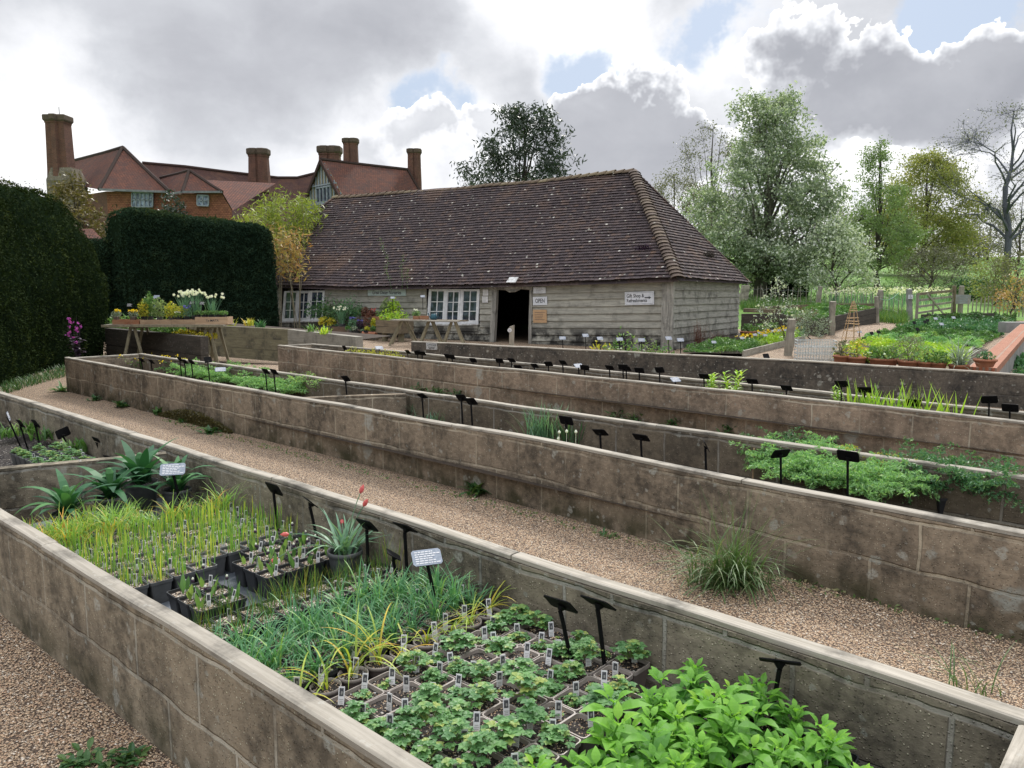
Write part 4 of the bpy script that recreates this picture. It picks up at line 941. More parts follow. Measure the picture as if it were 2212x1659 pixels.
# chimneys: clustered shafts with oversailing caps
def chimney(cx_, Y, ytop, ybot, wpx, shape, lean=0.0, name='chimney'):
    top = PY(cx_, ytop, Y); bot = PY(cx_, ybot, Y); w_ = wpx * .90 / FPX * Y; zt, zb = top.z, bot.z - 1.2; h = zt - zb; g = Geo(); cxw, cyw = top.x, Y
    def ring(k, z):
        pts = [(-.5, -.30), (-.30, -.5), (-.06, -.5), (-.06, -.42), (.06, -.42), (.06, -.5), (.30, -.5), (.5, -.30), (.5, .30), (.30, .5), (-.30, .5), (-.5, .30)] if shape == 'oct' else [(-.5, -.35), (-.18, -.35), (-.12, -.5), (.12, -.5), (.18, -.35), (.5, -.35), (.5, .35), (.18, .35), (.12, .5), (-.12, .5), (-.18, .35), (-.5, .35)]
        return [Vector((cxw + a * w_ * k, cyw + b * w_ * k * (.8 if shape == 'oct' else 1.1), z)) for a, b in pts]
    kk = 1.12 if shape == 'tall' else 1.03; prof = [(kk, zb), (1.02, zb + h * .25), (.97, zb + h * .55), (.93, zt - .42 * w_), (.98, zt - .40 * w_), (.98, zt - .33 * w_), (1.06, zt - .30 * w_), (1.11, zt - .24 * w_), (1.11, zt - .04 * w_), (1.05, zt)]
    rings = [ring(k, z) for k, z in prof]; m = len(rings[0]); base = len(g.v)
    for i in range(len(rings) - 1):
        per = 0
        for j in range(m):
            a, b, c_, d_ = rings[i][j], rings[i][(j + 1) % m], rings[i + 1][(j + 1) % m], rings[i + 1][j]; l = (b - a).length
            g.face([a, b, c_, d_], 1 if i >= 5 else 0, uv=[(per, a.z), (per + l, b.z), (per + l, c_.z), (per, d_.z)]); per += l
    g.face(rings[-1], 1, uv=[(p.x, p.y) for p in rings[-1]]); return g.build(name, [chim, cap_br], house)
cap_br = courses('chimney_cap_brick', (.13, .095, .07), (.10, .075, .058), (.14, .12, .09), .23, .077, patch=(.07, .06, .045))
c1 = chimney(124.5, 53, 250, 372, 46, 'tall'); tg = Geo(); t0_ = PY(128.5, 250, 53); tg.tube([t0_, t0_ + Vector((0, 0, .55))], .025, 5); tg.build('lightning_rod', lead, c1)
for cx_, Y, yt, yb, wp in ((558, 67, 322, 385, 45), (712, 69, 317, 378, 50), (757, 57, 299.5, 366, 34), (894.5, 60.5, 322, 380, 31)): chimney(cx_, Y, yt, yb, wp, 'oct')
g = Geo(); b0 = PY(134, 372, 52.5); 
for k, (zz_, ww) in enumerate(((b0.z + .25, 1.45),)):
    g.loft([[Vector((b0.x + a * w_, 53 + b * w_ * .9, z)) for a, b in ((-.5, -.5), (.5, -.5), (.5, .5), (-.5, .5))] for z, w_ in ((0, 1.9), (b0.z - .5, 1.8), (b0.z + .3, 1.3))], caps=(False, True))
for i, f_ in enumerate(g.f): g.uv[i] = [(g.v[k][0] + g.v[k][1], g.v[k][2]) for k in f_]
g.build('chimney_base', stone_rub, house)
g = Geo(); pA = PY(96, 430, 53.5); g.face([pA, PY(118, 385, 56), PY(150, 385, 57), PY(150, 430, 54)]); g.uv[0] = [(0, 0), (0, 2), (2, 2), (2, 0)]; g.build('roof', far_roof2, house)
g = Geo(); q = [PY(196, 519, 36), PY(199, 497, 38), PY(232, 523, 36)]
lr = thing('low_tiled_roof', 'corner of a low reddish tiled roof showing between the hedges', 'roof', q[0]); lr.location = (q[0].x, q[0].y, 0)
g.v = []; lo = [p - Vector((q[0].x, q[0].y, 0)) for p in (PY(180, 540, 36), PY(238, 532, 36), PY(199, 494, 38.5), PY(170, 494, 38.5))]; g.face(lo, uv=[(0, 0), (1.3, 0), (.8, 1.6), (-.3, 1.6)]); g.face([lo[0], lo[1], Vector((lo[1].x, lo[1].y, 0)), Vector((lo[0].x, lo[0].y, 0))], uv=[(0, 0), (1, 0), (1, 2), (0, 2)]); g.build('roof_slope', far_roof, lr)

# ------------------------------------------------------------------ hedges
def hedge(name, label, path, H, th, mat, lift=.0, n=9000, lsize=.05, batter=.12, bulge=.12, topround=.35, gold_top=0.0, endcaps=True, hf_=None, base=0.0):
    """a clipped yew hedge swept along a path; path points are the near face at the foot"""
    pts = [Vector((p[0], p[1], 0)) for p in path]; fine_ = []
    for a, b in zip(pts[:-1], pts[1:]):
        m = max(1, int((b - a).length / .45)); fine_ += [a.lerp(b, i / m) for i in range(m)]
    fine_.append(pts[-1]); n_ = len(fine_); rings = []
    for i in range(n_):
        d = (fine_[min(i + 1, n_ - 1)] - fine_[max(i - 1, 0)]).normalized(); nr = Vector((-d.y, d.x, 0)); t = i / (n_ - 1); h = H(t) if callable(H) else H; ring = []
        e = 0.0
        for (w_, z) in ((0, 0), (batter * .25 - bulge * .5, .25), (batter * .5 - bulge, .5), (batter * .8 - bulge * .6, .75), (batter + topround * .12, .9), (batter + topround * .45, .975), (batter + topround, 1.0), (th / 2, 1.015), (th - batter - topround, 1.0), (th - batter, .95), (th - batter * .5, .6), (th, 0)):
            p = fine_[i] + nr * w_ + Vector((0, 0, base + h * z)); q = p + nr * mnoise.noise(p * .7) * .26 + nr * mnoise.noise(p * 2.2) * .06; q.z += mnoise.noise(p * .9 + Vector((7, 0, 0))) * .08 * z; ring.append(q)
        rings.append(ring)
    def shrink(r_, k, dv): c = sum(r_, Vector()) / len(r_); return [Vector((c.x + (p.x - c.x) * k, c.y + (p.y - c.y) * k, base + (p.z - base) * (.5 + .5 * k) if k > .1 else (p.z - base) * .55 + base)) + dv for p in r_]
    if endcaps:
        d0 = (fine_[0] - fine_[1]).normalized(); d1 = (fine_[-1] - fine_[-2]).normalized()
        rings = [shrink(rings[0], .05, d0 * .42), shrink(rings[0], .9, d0 * .34)] + rings + [shrink(rings[-1], .93, d1 * .30), shrink(rings[-1], .05, d1 * .38)]
    g = Geo(); g.loft(rings, close=False, r=.5); root = thing(name, label, 'hedge', (0, 0, 0)); core = g.build('clipped_mass', hedge_core, root, smooth=True)
    me = core.data; tris = []; 
    V_ = np.array([v.co[:] for v in me.vertices]); F_ = np.array([p.vertices[:] for p in me.polygons]); A_ = np.linalg.norm(np.cross(V_[F_[:, 1]] - V_[F_[:, 0]], V_[F_[:, 3]] - V_[F_[:, 0]]), axis=1) + 1e-9
    C_ = V_[F_].mean(1); wgt = A_ * np.where(C_[:, 1] - 0 > 0, 1, 1); idx = RNG.choice(len(F_), n, p=wgt / wgt.sum()); a, b = RNG.random((n, 1)), RNG.random((n, 1)); q = V_[F_[idx]]
    P_ = (q[:, 0] * (1 - a) + q[:, 1] * a) * (1 - b) + (q[:, 3] * (1 - a) + q[:, 2] * a) * b; N_ = np.cross(q[:, 1] - q[:, 0], q[:, 3] - q[:, 0]); N_ /= np.linalg.norm(N_, axis=1)[:, None] + 1e-9
    N_ *= -1 if False else 1
    clump = np.array([mnoise.noise(Vector(p) * 6.0) for p in P_]); cen = C_.mean(0); out = np.sign(((P_ - cen) * N_).sum(1))[:, None] * N_
    big_ = np.array([mnoise.noise(Vector(p) * 2.4 + Vector((3, 1, 8))) for p in P_]); stray = (RNG.random(n) < .012) * RNG.random(n) * .22
    P_ = P_ + out * (.005 + .07 * np.clip(clump + .35, 0, 1) + .09 * np.clip(big_ + .3, 0, 1) + stray)[:, None] + RNG.normal(0, .014, P_.shape)
    hmax = V_[:, 2].max(); young = np.clip((P_[:, 2] - (hmax - .5)) / .5, 0, 1) * gold_top
    pick = np.array([mnoise.noise(Vector(p) * 1.1) for p in P_]); var = .30 + .30 * pick + young * .6 + .30 * clump + .25 * big_
    leafcloud('yew_foliage', P_, lsize, mat, root, var=var, ratio=.35)
    return root
hp = [(-6.9, 6.5), (-7.45, 10), (-7.9, 11.9), (-8.55, 14.5), (-9.15, 17.2)]
hedge('clipped_hedge', 'tall dark clipped yew hedge with rounded shoulder at the left edge', [(x, y) for x, y in hp][::1], lambda t: 3.50 - .28 * t + .06 * math.sin(t * 9), 3.0, hedge_m, n=110000, lsize=.055, batter=.24, bulge=.24, topround=.36, gold_top=.8)
h2 = [(PY(588, 700, 29).x - .1, 29.0), (PY(430, 700, 27.3).x, 27.4), (PY(306, 700, 25.8).x, 25.9)]
hedge('clipped_hedge', 'tall dark square-clipped yew hedge between the house and the barn', h2[::-1], lambda t: 4.30 - .35 * t, 1.5, hedge_m2, n=70000, lsize=.085, batter=.06, bulge=.0, topround=.2, gold_top=.7, base=-.35)
h3 = [(PY(310, 700, 27.0).x, 27.0), (PY(170, 700, 25).x, 25.2)]
hedge('clipped_hedge', 'lower dark yew hedge in the gap left of the square-clipped hedge', h3[::-1], 3.25, 1.5, hedge_m2, n=18000, lsize=.08, batter=.05, bulge=.0, topround=.3, gold_top=.35, base=-.35)

# ------------------------------------------------------------------ trees
def envr(env, z): return float(np.interp(z, [e[0] for e in env], [e[1] for e in env]))
def crown_tree(name, label, base, H, env, nl, nt, leaves, lsize, clump, lmat, bmat, tr=.18, bare=0.0, hang=0.0, ratio=.5, lean=(0, 0), up=.35, group=None, seed=1, z0=.2, wig=.35, blossom=None, twr=.012, cat='tree', shell=.45, nb=0, bs=.4):
    """trunk, main limbs and twigs reaching targets inside a crown envelope env=[(height fraction, radius)]"""
    rs = random.Random(seed); nr = np.random.default_rng(seed); root = thing(name, label, cat, base, 0, group); g = Geo(); nodes = []; cpts = []
    tp = []; K = 9
    for i in range(K + 1):
        t = i / K; tp.append(Vector((lean[0] * t * H + mnoise.noise(Vector((t * 3, seed, 0))) * wig, lean[1] * t * H + mnoise.noise(Vector((t * 3, seed, 5))) * wig, t * H * .96)))
    g.tube(tp, [tr * (1.25 if i == 0 else 1) * (1 - .88 * i / K) for i in range(K + 1)], 8)
    for i in range(2, K + 1): nodes.append((tp[i], tr * (1 - .88 * i / K)))
    def ax(t): j = min(K - 1, int(t * K)); return tp[j].lerp(tp[j + 1], t * K - j)
    for k in range(nl):
        zf_ = z0 + (.93 - z0) * ((k + rs.random()) / nl); a = rs.random() * 6.283 if k % 2 else k * 2.4; er = envr(env, min(1, zf_ + up * .3 * rs.random())) * rs.uniform(.6, .95); s_ = ax(max(.12, zf_ - up * .35 - .1 * rs.random())); c = ax(min(1, zf_))
        e = Vector((c.x + math.cos(a) * er, c.y + math.sin(a) * er, zf_ * H + er * up * .2)); m = 6; pts = []
        for i in range(m + 1):
            t = i / m; p = s_.lerp(e, t); p.z += math.sin(t * math.pi) * er * .10 * (1 if up > 0 else -1); p += Vector((mnoise.noise(p * .8 + Vector((seed, 0, 0))), mnoise.noise(p * .8 + Vector((0, seed, 0))), mnoise.noise(p * .8 + Vector((0, 0, seed))))) * er * .16 * (t ** .5); pts.append(p)
        r0 = tr * .5 * (1 - zf_ * .55); g.tube(pts, [r0 * (1 - .82 * i / m) for i in range(m + 1)], 5)
        for i in range(1, m + 1): nodes.append((pts[i], r0 * (1 - .82 * i / m)))
    NP = np.array([n[0][:] for n in nodes])
    tg_ = []
    for k in range(nt):
        for _ in range(20):
            zf_ = z0 + (1 - z0) * rs.random(); er = envr(env, zf_)
            if rs.random() < er / max(e[1] for e in env) + .1: break
        a = rs.random() * 6.283; rr = er * (shell + (1 - shell) * rs.random()) ** .7 * rs.uniform(.9, 1.08); c = ax(min(1, zf_)); tg_.append(Vector((c.x + math.cos(a) * rr, c.y + math.sin(a) * rr, zf_ * H)))
    if nb:                                               # gather the twigs into boughs, leaving gaps of sky between them
        cen = tg_[:nb]; tg_ = [cen[k % nb] + Vector((rs.gauss(0, bs), rs.gauss(0, bs), rs.gauss(0, bs * .6))) for k in range(nt)]
        tg_ = [q if q.z < H else Vector((q.x, q.y, H - .1)) for q in tg_]
    LPc = []
    for q in tg_:
        dd = np.linalg.norm(NP - np.array(q[:]), axis=1) + np.where(NP[:, 2] > q.z + .1 * H, 2.0, 0); j = int(dd.argmin()); s_, r_ = nodes[j]; mid = s_.lerp(q, .5) + Vector((rs.uniform(-1, 1), rs.uniform(-1, 1), rs.uniform(-.2, .8))) * (q - s_).length * .12
        r1 = min(r_ * .6, twr * 2.2); g.tube([s_, mid, q], [r1, r1 * .6, twr * .35], 3, cap=False)
        if bare:
            L = (q - s_).length
            for _ in range(int(bare)):
                t = rs.random(); p = s_.lerp(mid, t * 2) if t < .5 else mid.lerp(q, t * 2 - 1); d = (q - s_).normalized() + Vector((rs.uniform(-1, 1), rs.uniform(-1, 1), rs.uniform(-.5, 1))) * .8; e = p + d.normalized() * rs.uniform(.2, .45) * max(.6, clump * 2.5); g.tube([p, p.lerp(e, .5) + Vector((0, 0, .03)), e], [twr * .55, twr * .4, twr * .25], 3, cap=False); LPc.append(e)
        LPc.append(q)
    g.build('trunk', bmat, root)
    if leaves:
        LPc = np.array([p[:] for p in LPc]); n = len(LPc) * leaves; P_ = np.repeat(LPc, leaves, 0) + nr.normal(0, 1, (n, 3)) * np.array([clump, clump, clump * .75]); var = np.repeat(nr.random(len(LPc)), leaves) * .5 + .25
        leafcloud('crown', P_, lsize, lmat, root, hang=hang, ratio=ratio, var=var)
        if blossom:
            m = int(n * blossom[1]); ii = nr.integers(0, n, m); leafcloud('blossom', P_[ii] + nr.normal(0, clump * .25, (m, 3)) + np.array([0, 0, clump * .15]), blossom[2], blossom[0], root, ratio=.9)
    return root
def TB(x, Y, sink=.1):
    p = PY(x, 610, Y); return Vector((p.x, Y, G(p.x, Y) - sink))
def hpx(x, ytop, Y): p = PY(x, ytop, Y); return p.z - G(p.x, Y)
# evergreen oak over the barn ridge
H = hpx(1125, 232, 46)
crown_tree('evergreen_tree', 'dark evergreen tree with drooping leaves rising behind the barn ridge', TB(1130, 46), H, [(0, 0), (.38, 4.3), (.5, 4.4), (.62, 3.9), (.72, 2.9), (.8, 2.3), (.9, 1.6), (1, .6)], 22, 520, 24, .28, .26, LF['oak'], bark, tr=.26, hang=.45, ratio=.28, seed=4, up=.9, z0=.36, wig=.6, shell=.3, nb=62, bs=.5)
# pear in blossom
H = hpx(1680, 208, 45)
crown_tree('pear_tree', 'tall pear tree in pale green leaf and white blossom right of the barn', TB(1643, 45), H, [(0, .0), (.08, 3.0), (.16, 4.3), (.33, 4.5), (.5, 3.9), (.62, 3.6), (.72, 2.5), (.84, 2.4), (.94, 1.9), (1, 1.0)], 44, 950, 40, .17, .25, LF['pear'], bark_gr, tr=.34, seed=9, up=.8, z0=.08, lean=(.035, 0), blossom=(LF['blossom'], .4, .12), shell=.12, nb=200, bs=.42)
H = hpx(1790, 470, 41)
crown_tree('blossom_tree', 'small spreading fruit tree in white blossom right of the big pear', TB(1800, 41), H, [(0, .4), (.3, 1.9), (.6, 2.0), (.85, 1.2), (1, .4)], 14, 190, 22, .12, .22, LF['pear'], bark, tr=.10, seed=13, up=.6, z0=.2, blossom=(LF['blossom'], .8, .11))
# trees behind, bare or budding
H = hpx(1510, 266, 72)
crown_tree('budding_tree', 'twiggy budding tree behind the left side of the pear tree', TB(1530, 72), H, [(0, 0), (.4, 2.6), (.6, 4.2), (.8, 4.0), (.93, 2.8), (1, 1.2)], 20, 200, 3, .17, .3, LF['bud'], bark, tr=.24, bare=5, seed=21, up=1.2, z0=.35, twr=.022)
H = hpx(1440, 372, 62)
crown_tree('budding_tree', 'low green budding tree just behind the barn hip', TB(1452, 62), H, [(0, 0), (.3, 3.2), (.6, 3.4), (.85, 2.2), (1, .5)], 16, 230, 10, .15, .3, LF['bud'], bark, tr=.16, bare=3, seed=22, up=.9, z0=.3, twr=.02)
H = hpx(1880, 292, 54)
crown_tree('conical_tree', 'pale green conical tree with a thin leaning top, dark trunk at its foot', TB(1897, 54), H, [(0, .0), (.12, 2.7), (.3, 2.9), (.45, 2.4), (.6, 1.6), (.72, 1.05), (.85, .75), (1, .12)], 30, 620, 26, .15, .2, LF['cone'], bark, tr=.17, seed=31, up=.9, z0=.12, lean=(-.045, 0), twr=.014, nb=120, bs=.34)
H = hpx(2000, 335, 66)
crown_tree('young_oak', 'olive yellow young-leaved oak beside the conical tree', TB(1990, 66), H, [(0, .5), (.25, 3.8), (.5, 4.2), (.7, 3.4), (.88, 2.2), (1, .7)], 26, 560, 26, .20, .38, LF['oaky'], bark, tr=.2, seed=33, up=.6, z0=.1, twr=.02, bare=1, nb=95, bs=.5)
H = hpx(2120, 222, 62)
crown_tree('gnarled_tree', 'large gnarled bare tree with slate-coloured limbs at the right edge', TB(2172, 62), H, [(0, .2), (.35, 4.4), (.55, 6.4), (.78, 6.2), (.93, 4.2), (1, 1.6)], 18, 340, 2, .14, .35, LF['twig'], bark_bl, tr=.30, bare=5, seed=38, up=.35, z0=.34, wig=1.0, lean=(-.03, 0), twr=.026)
H = hpx(2010, 530, 45)
crown_tree('twiggy_shrub', 'grey brown twiggy bush-shaped tree behind the field gate', TB(2012, 45), H, [(0, .5), (.3, 2.0), (.6, 2.1), (.85, 1.4), (1, .5)], 16, 200, 5, .08, .2, LF['twig'], bark, tr=.09, bare=5, seed=41, up=.5, z0=.15, twr=.012)
# the thicket along the top of the field
thk = [(1590, 78, 430, 'thin grey tree glimpsed behind the pear tree crown'), (1800, 84, 440, 'bare thicket tree between the pear and the conical tree'), (1835, 70, 470, 'low bushy thicket tree left of the conical tree'), (1950, 92, 430, 'grey thicket tree behind the olive oak'), (2075, 88, 420, 'bare thicket tree left of the gnarled trunk'), (2130, 96, 440, 'bare thicket tree behind the gnarled trunk'), (2195, 84, 400, 'bare thicket tree at the far right edge'), (2060, 75, 500, 'low scrubby thicket tree under the gnarled limbs')]
for i, (x, Y, yt, lb) in enumerate(thk):
    H = hpx(x, yt, Y); crown_tree('thicket_tree', lb, TB(x, Y), H, [(0, 1.2), (.25, 3.2), (.6, 3.4), (.85, 2.4), (1, .8)], 12, 150, 5 if i % 2 else 3, .19, .45, LF['bud'] if i % 2 else LF['twig'], bark, tr=.14, bare=5, seed=50 + i, up=.8, z0=.1, twr=.028, group='thicket trees along the top of the field')
# dark yew dome at the pear's foot
g = Geo(); pc = TB(1688, 47); yd = thing('yew_dome', 'dark rounded yew in the shade behind the pear trunk', 'shrub', pc)
g.lathe([(1.5, 0), (1.55, .9), (1.4, 1.8), (.9, 2.5), (.35, 2.8), (0, 2.85)], 18); g.build('clipped_mass', hedge_core, yd, smooth=True)
n = 6000; th_ = RNG.random(n) * 6.283; zz_ = RNG.random(n) * 2.8; rr = np.interp(zz_, [0, .9, 1.8, 2.5, 2.8], [1.5, 1.55, 1.4, .9, .35]); leafcloud('yew_foliage', np.stack([np.cos(th_) * rr, np.sin(th_) * rr, zz_], 1), .12, hedge_m, yd, ratio=.35)
# rusty conifer by the tall chimney, climber, bamboo and copper shrub
H = hpx(165, 372, 40)
crown_tree('rusty_conifer', 'rusty brown feathery conifer between the left hedge and the house', TB(188, 40), H, [(0, 2.2), (.3, 2.1), (.6, 1.5), (.82, .9), (1, .15)], 24, 240, 30, .16, .2, LF['rust'], bark, tr=.13, seed=61, up=.1, z0=.15, lean=(-.06, 0), twr=.014)
H = hpx(385, 408, 47)
crown_tree('wall_climber', 'dark green climber on the corner of the tile-hung wall', TB(385, 47.8), H, [(0, .8), (.5, .9), (.8, .85), (.93, .6), (1, .15)], 8, 120, 26, .17, .16, LF['oak'], bark, tr=.06, seed=63, up=.4, z0=.3, cat='climbing plant')
def bamboo(label, x0, x1, yt, Y, n, mat, name='bamboo', cat='bamboo', z0=2.2):
    c = TB((x0 + x1) / 2, Y); root = thing(name, label, cat, c); g = Geo(); P_ = []
    for k in range(n):
        x = random.uniform(x0, x1); p = PY(x, 610, Y + random.uniform(-1, 1)) - Vector((c.x, c.y, 0)); t = (x - x0) / (x1 - x0); h = hpx(x, yt + 26 * abs(t - .5) * 2 + random.uniform(-3, 26), Y); p.z = 0; e = p + Vector((random.uniform(-.5, .5), random.uniform(-.5, .5), h)); g.tube([p, p.lerp(e, .5), e], [.02, .016, .004], 3, cap=False)
        for _ in range(70):
            q = p.lerp(e, random.uniform(.55, 1.0)); P_.append((q.x + random.gauss(0, .16), q.y + random.gauss(0, .16), q.z + random.gauss(0, .1)))
    g.build('canes', trestlew, root); leafcloud('leaves', P_, .22, mat, root, hang=.1, ratio=.2); return root
bamboo('tall yellow green bamboo clump behind the square-clipped hedge', 560, 680, 404, 33, 62, LF['bamboo'])
bamboo('low feathery green shrub poking over the top of the square-clipped hedge', 505, 560, 440, 31, 16, LF['bamboo'], 'feathery_shrub', 'shrub')
bamboo('copper and orange leaved shrub between hedge end and barn roof', 590, 645, 468, 31, 18, LF['orange'], 'copper_shrub', 'shrub')
# ------------------------------------------------------------------ fences, gate and posts on the right
fence = thing('paling_fence', 'chestnut paling fence of thin grey stakes along the orchard edge', 'fence', (0, 0, 0))
fp = [PG(1604, 655), PG(1700, 662), PG(1790, 667), PG(1858, 676), PG(1952, 689)]
fl = runlen(fp); k = 0; t = 0.0; tops = []
g = Geo()
def along(pts, L, t):
    j = max(0, min(len(pts) - 2, int(np.searchsorted(L, t) - 1))); f = (t - L[j]) / (L[j + 1] - L[j]); return pts[j].lerp(pts[j + 1], f)
while t < fl[-1]:
    p = along(fp, fl, t); h = random.uniform(.84, 1.02); l = Vector((random.uniform(-.06, .06), random.uniform(-.03, .03), h)); s_ = Geo(); w0 = random.uniform(.014, .022)
    s_.tube([p + Vector((0, 0, -.05)), p + l * .5 + Vector((random.uniform(-.015, .015), 0, 0)), p + l * .93, p + l], [w0 * 1.1, w0, w0 * .8, .004], 5)
    s_.build('pale', postw, fence); tops.append(p + l * .82); t += random.uniform(.17, .27)
g.tube([p + Vector((0, -.02, 0)) for p in tops], .004, 4); g.tube([p + Vector((0, -.02, -.5)) for p in tops], .004, 4); g.build('fence_wire', wire, fence)
def post(label, xt, yt, xb, yb, wpx, mat=postw, name='wooden_post', loc=None, rnd=False):
    b = loc or PG(xb, yb); t_ = PY(xt, yt, b.y); w_ = wpx / FPX * b.y; h = t_.z - b.z; root = thing(name, label, 'post', b); g = Geo(); dx = t_.x - b.x
    if rnd: g.tube([Vector((0, 0, -.1)), Vector((dx * .5, 0, h * .5)), Vector((dx, 0, h - .02)), Vector((dx, 0, h))], [w_ / 2, w_ / 2, w_ / 2, w_ * .35], 10)
    else:
        rg = []; n = 6
        for i in range(n + 1):
            q = i / n; c = Vector((dx * q + random.uniform(-.01, .01), 0, -.1 + (h + .1) * q)); k = w_ / 2 * random.uniform(.9, 1.08); rg.append([c + Vector((-k, -k * .8, 0)), c + Vector((k, -k * .8, 0)), c + Vector((k, k * .8, .02 * (i == n))), c + Vector((-k, k * .8, .02 * (i == n)))])
        g.loft(rg, caps=(True, True), r=random.random())
    g.build('shaft', mat, root); return root
post('thick split post at the near end of the paling fence by the barn', 1611, 617, 1603, 657, 16)
post('split post in the middle of the paling fence', 1902, 627, 1900, 680, 9)
post('leaning split post of the paling fence behind the raised bed', 1772, 619, 1766, 668, 8)
post('tall pale square post standing in front of the wire crates', 1711, 690, 1701, 768, 15)
post('weathered post beside the path with a rope end, left of the wicker obelisk', 1799, 652, 1796, 724, 11)
post('round weathered post at the corner of the sleeper bed', 1893, 640, 1895, 698, 9, rnd=True)
pg = post('concrete-grey gate post carrying a small wheelchair sign', 1964, 625, 1965, 690, 10, slab_c, 'gate_post')
gp1 = PG(1965, 690)
g = Geo(); s_ = PY(1964, 641, gp1.y) - gp1; g.box((s_.x, -.12, s_.z), (.19, .01, .17)); pl = g.build('wheelchair_plate', sign_white, pg)
g = Geo(); cx_, cz = s_.x, s_.z; yy = -.127
for i in range(14): a0, a1 = math.pi * (.75 + i * .09), math.pi * (.75 + (i + 1) * .09); g.beam((cx_ - .005 + math.cos(a0) * .04, yy, cz - .02 + math.sin(a0) * .04), (cx_ - .005 + math.cos(a1) * .04, yy, cz - .02 + math.sin(a1) * .04), .002, .010, up=Vector((0, 1, 0)))
g.beam((cx_ - .02, yy, cz + .03), (cx_ - .012, yy, cz - .015), .002, .013, up=Vector((0, 1, 0))); g.beam((cx_ - .012, yy, cz - .015), (cx_ + .03, yy, cz - .015), .002, .012, up=Vector((0, 1, 0))); g.beam((cx_ + .03, yy, cz - .015), (cx_ + .045, yy, cz - .05), .002, .012, up=Vector((0, 1, 0))); g.box((cx_ - .022, yy, cz + .055), (.022, .002, .022)); g.build('wheelchair_symbol', dark_print, pg)
gb = PG(2062, 673); post('dark round post where the gate latches', 2061.5, 617, 2061, 676, 8, sleeper2, 'gate_post', rnd=True)
# five-barred gate standing half open
q0, q1 = PG(1979, 694), PG(2056, 676); q0.z = q0.z; gt = thing('field_gate', 'old wooden five-barred field gate with a diagonal brace', 'gate', q0, math.atan2(q1.y - q0.y, q1.x - q0.x)); GL_ = (q1 - q0).xy.length
zt_ = PY(1979, 633, q0.y).z - q0.z; dz_ = q1.z - q0.z
g = Geo(); g.beam((0, 0, 0), (0, 0, zt_), .09, .09); g.build('hanging_stile', postw, gt); g = Geo(); g.beam((GL_, 0, dz_ + .02), (GL_, 0, dz_ + zt_ * .92), .08, .08); g.build('latch_stile', postw, gt)
for i in range(5):
    g = Geo(); z = zt_ * (.06 + .225 * i); g.beam((.04, 0, z), (GL_ - .04, 0, z + dz_ * .5), .03, .09 if i < 4 else .11, r=random.random()); g.build('bar', sleeper2 if i in (0, 4) else postw, gt)
g = Geo(); g.beam((GL_ * .22, -.04, zt_ * .96), (GL_ * .74, -.04, zt_ * .12), .03, .08); g.build('brace', postw, gt); g = Geo(); g.beam((GL_ * .4, -.04, 0), (GL_ * .4, -.04, zt_ * .7), .03, .07, up=Vector((0, 1, 0))); g.build('upright', postw, gt)
# notice board on its own post
nb = PG(2075, 679); nb.z = G(nb.x, nb.y); root = thing('notice_board', 'pale grey rectangular notice on a round post right of the gate', 'sign', nb)
t_ = PY(2075, 617, nb.y).z - nb.z; g = Geo(); g.tube([(0, .06, -.1), (0, .06, t_ - .03), (0, .06, t_)], [.11, .11, .07], 10); g.build('post', postw, root)
c0, c1 = PY(2063, 636.5, nb.y), PY(2094, 656.5, nb.y); wd, ht = c1.x - c0.x, c0.z - c1.z; g = Geo(); g.box(((c0.x + c1.x) / 2 - nb.x, -.07, (c0.z + c1.z) / 2 - nb.z), (wd, .02, ht)); bd = g.build('board', slab_c, root)
e = thing('x', None, None); e.name = 'lettering_rows'; g = Geo()
for i in range(5):
    z = (c0.z + c1.z) / 2 - nb.z + ht * (.36 - i * .17); w_ = wd * random.uniform(.5, .85); x = -w_ / 2
    while x < w_ / 2: l = random.uniform(.03, .09); g.box(((c0.x + c1.x) / 2 - nb.x + x + l / 2, -.082, z), (l, .002, ht * .07)); x += l + .02
bpy.data.objects.remove(e); g.build('lettering', bluegrey, root)
rp = thing('rope', 'pale green rope slung between fence post and gate post', 'rope', (0, 0, 0)); a, b = PY(1900, 645, PG(1895, 698).y), PY(1942, 632, gp1.y); g = Geo(); g.tube([a.lerp(b, t) - Vector((0, 0, math.sin(t * math.pi) * .16)) for t in np.linspace(0, 1, 9)], .014, 5); g.build('strand', rope, rp)

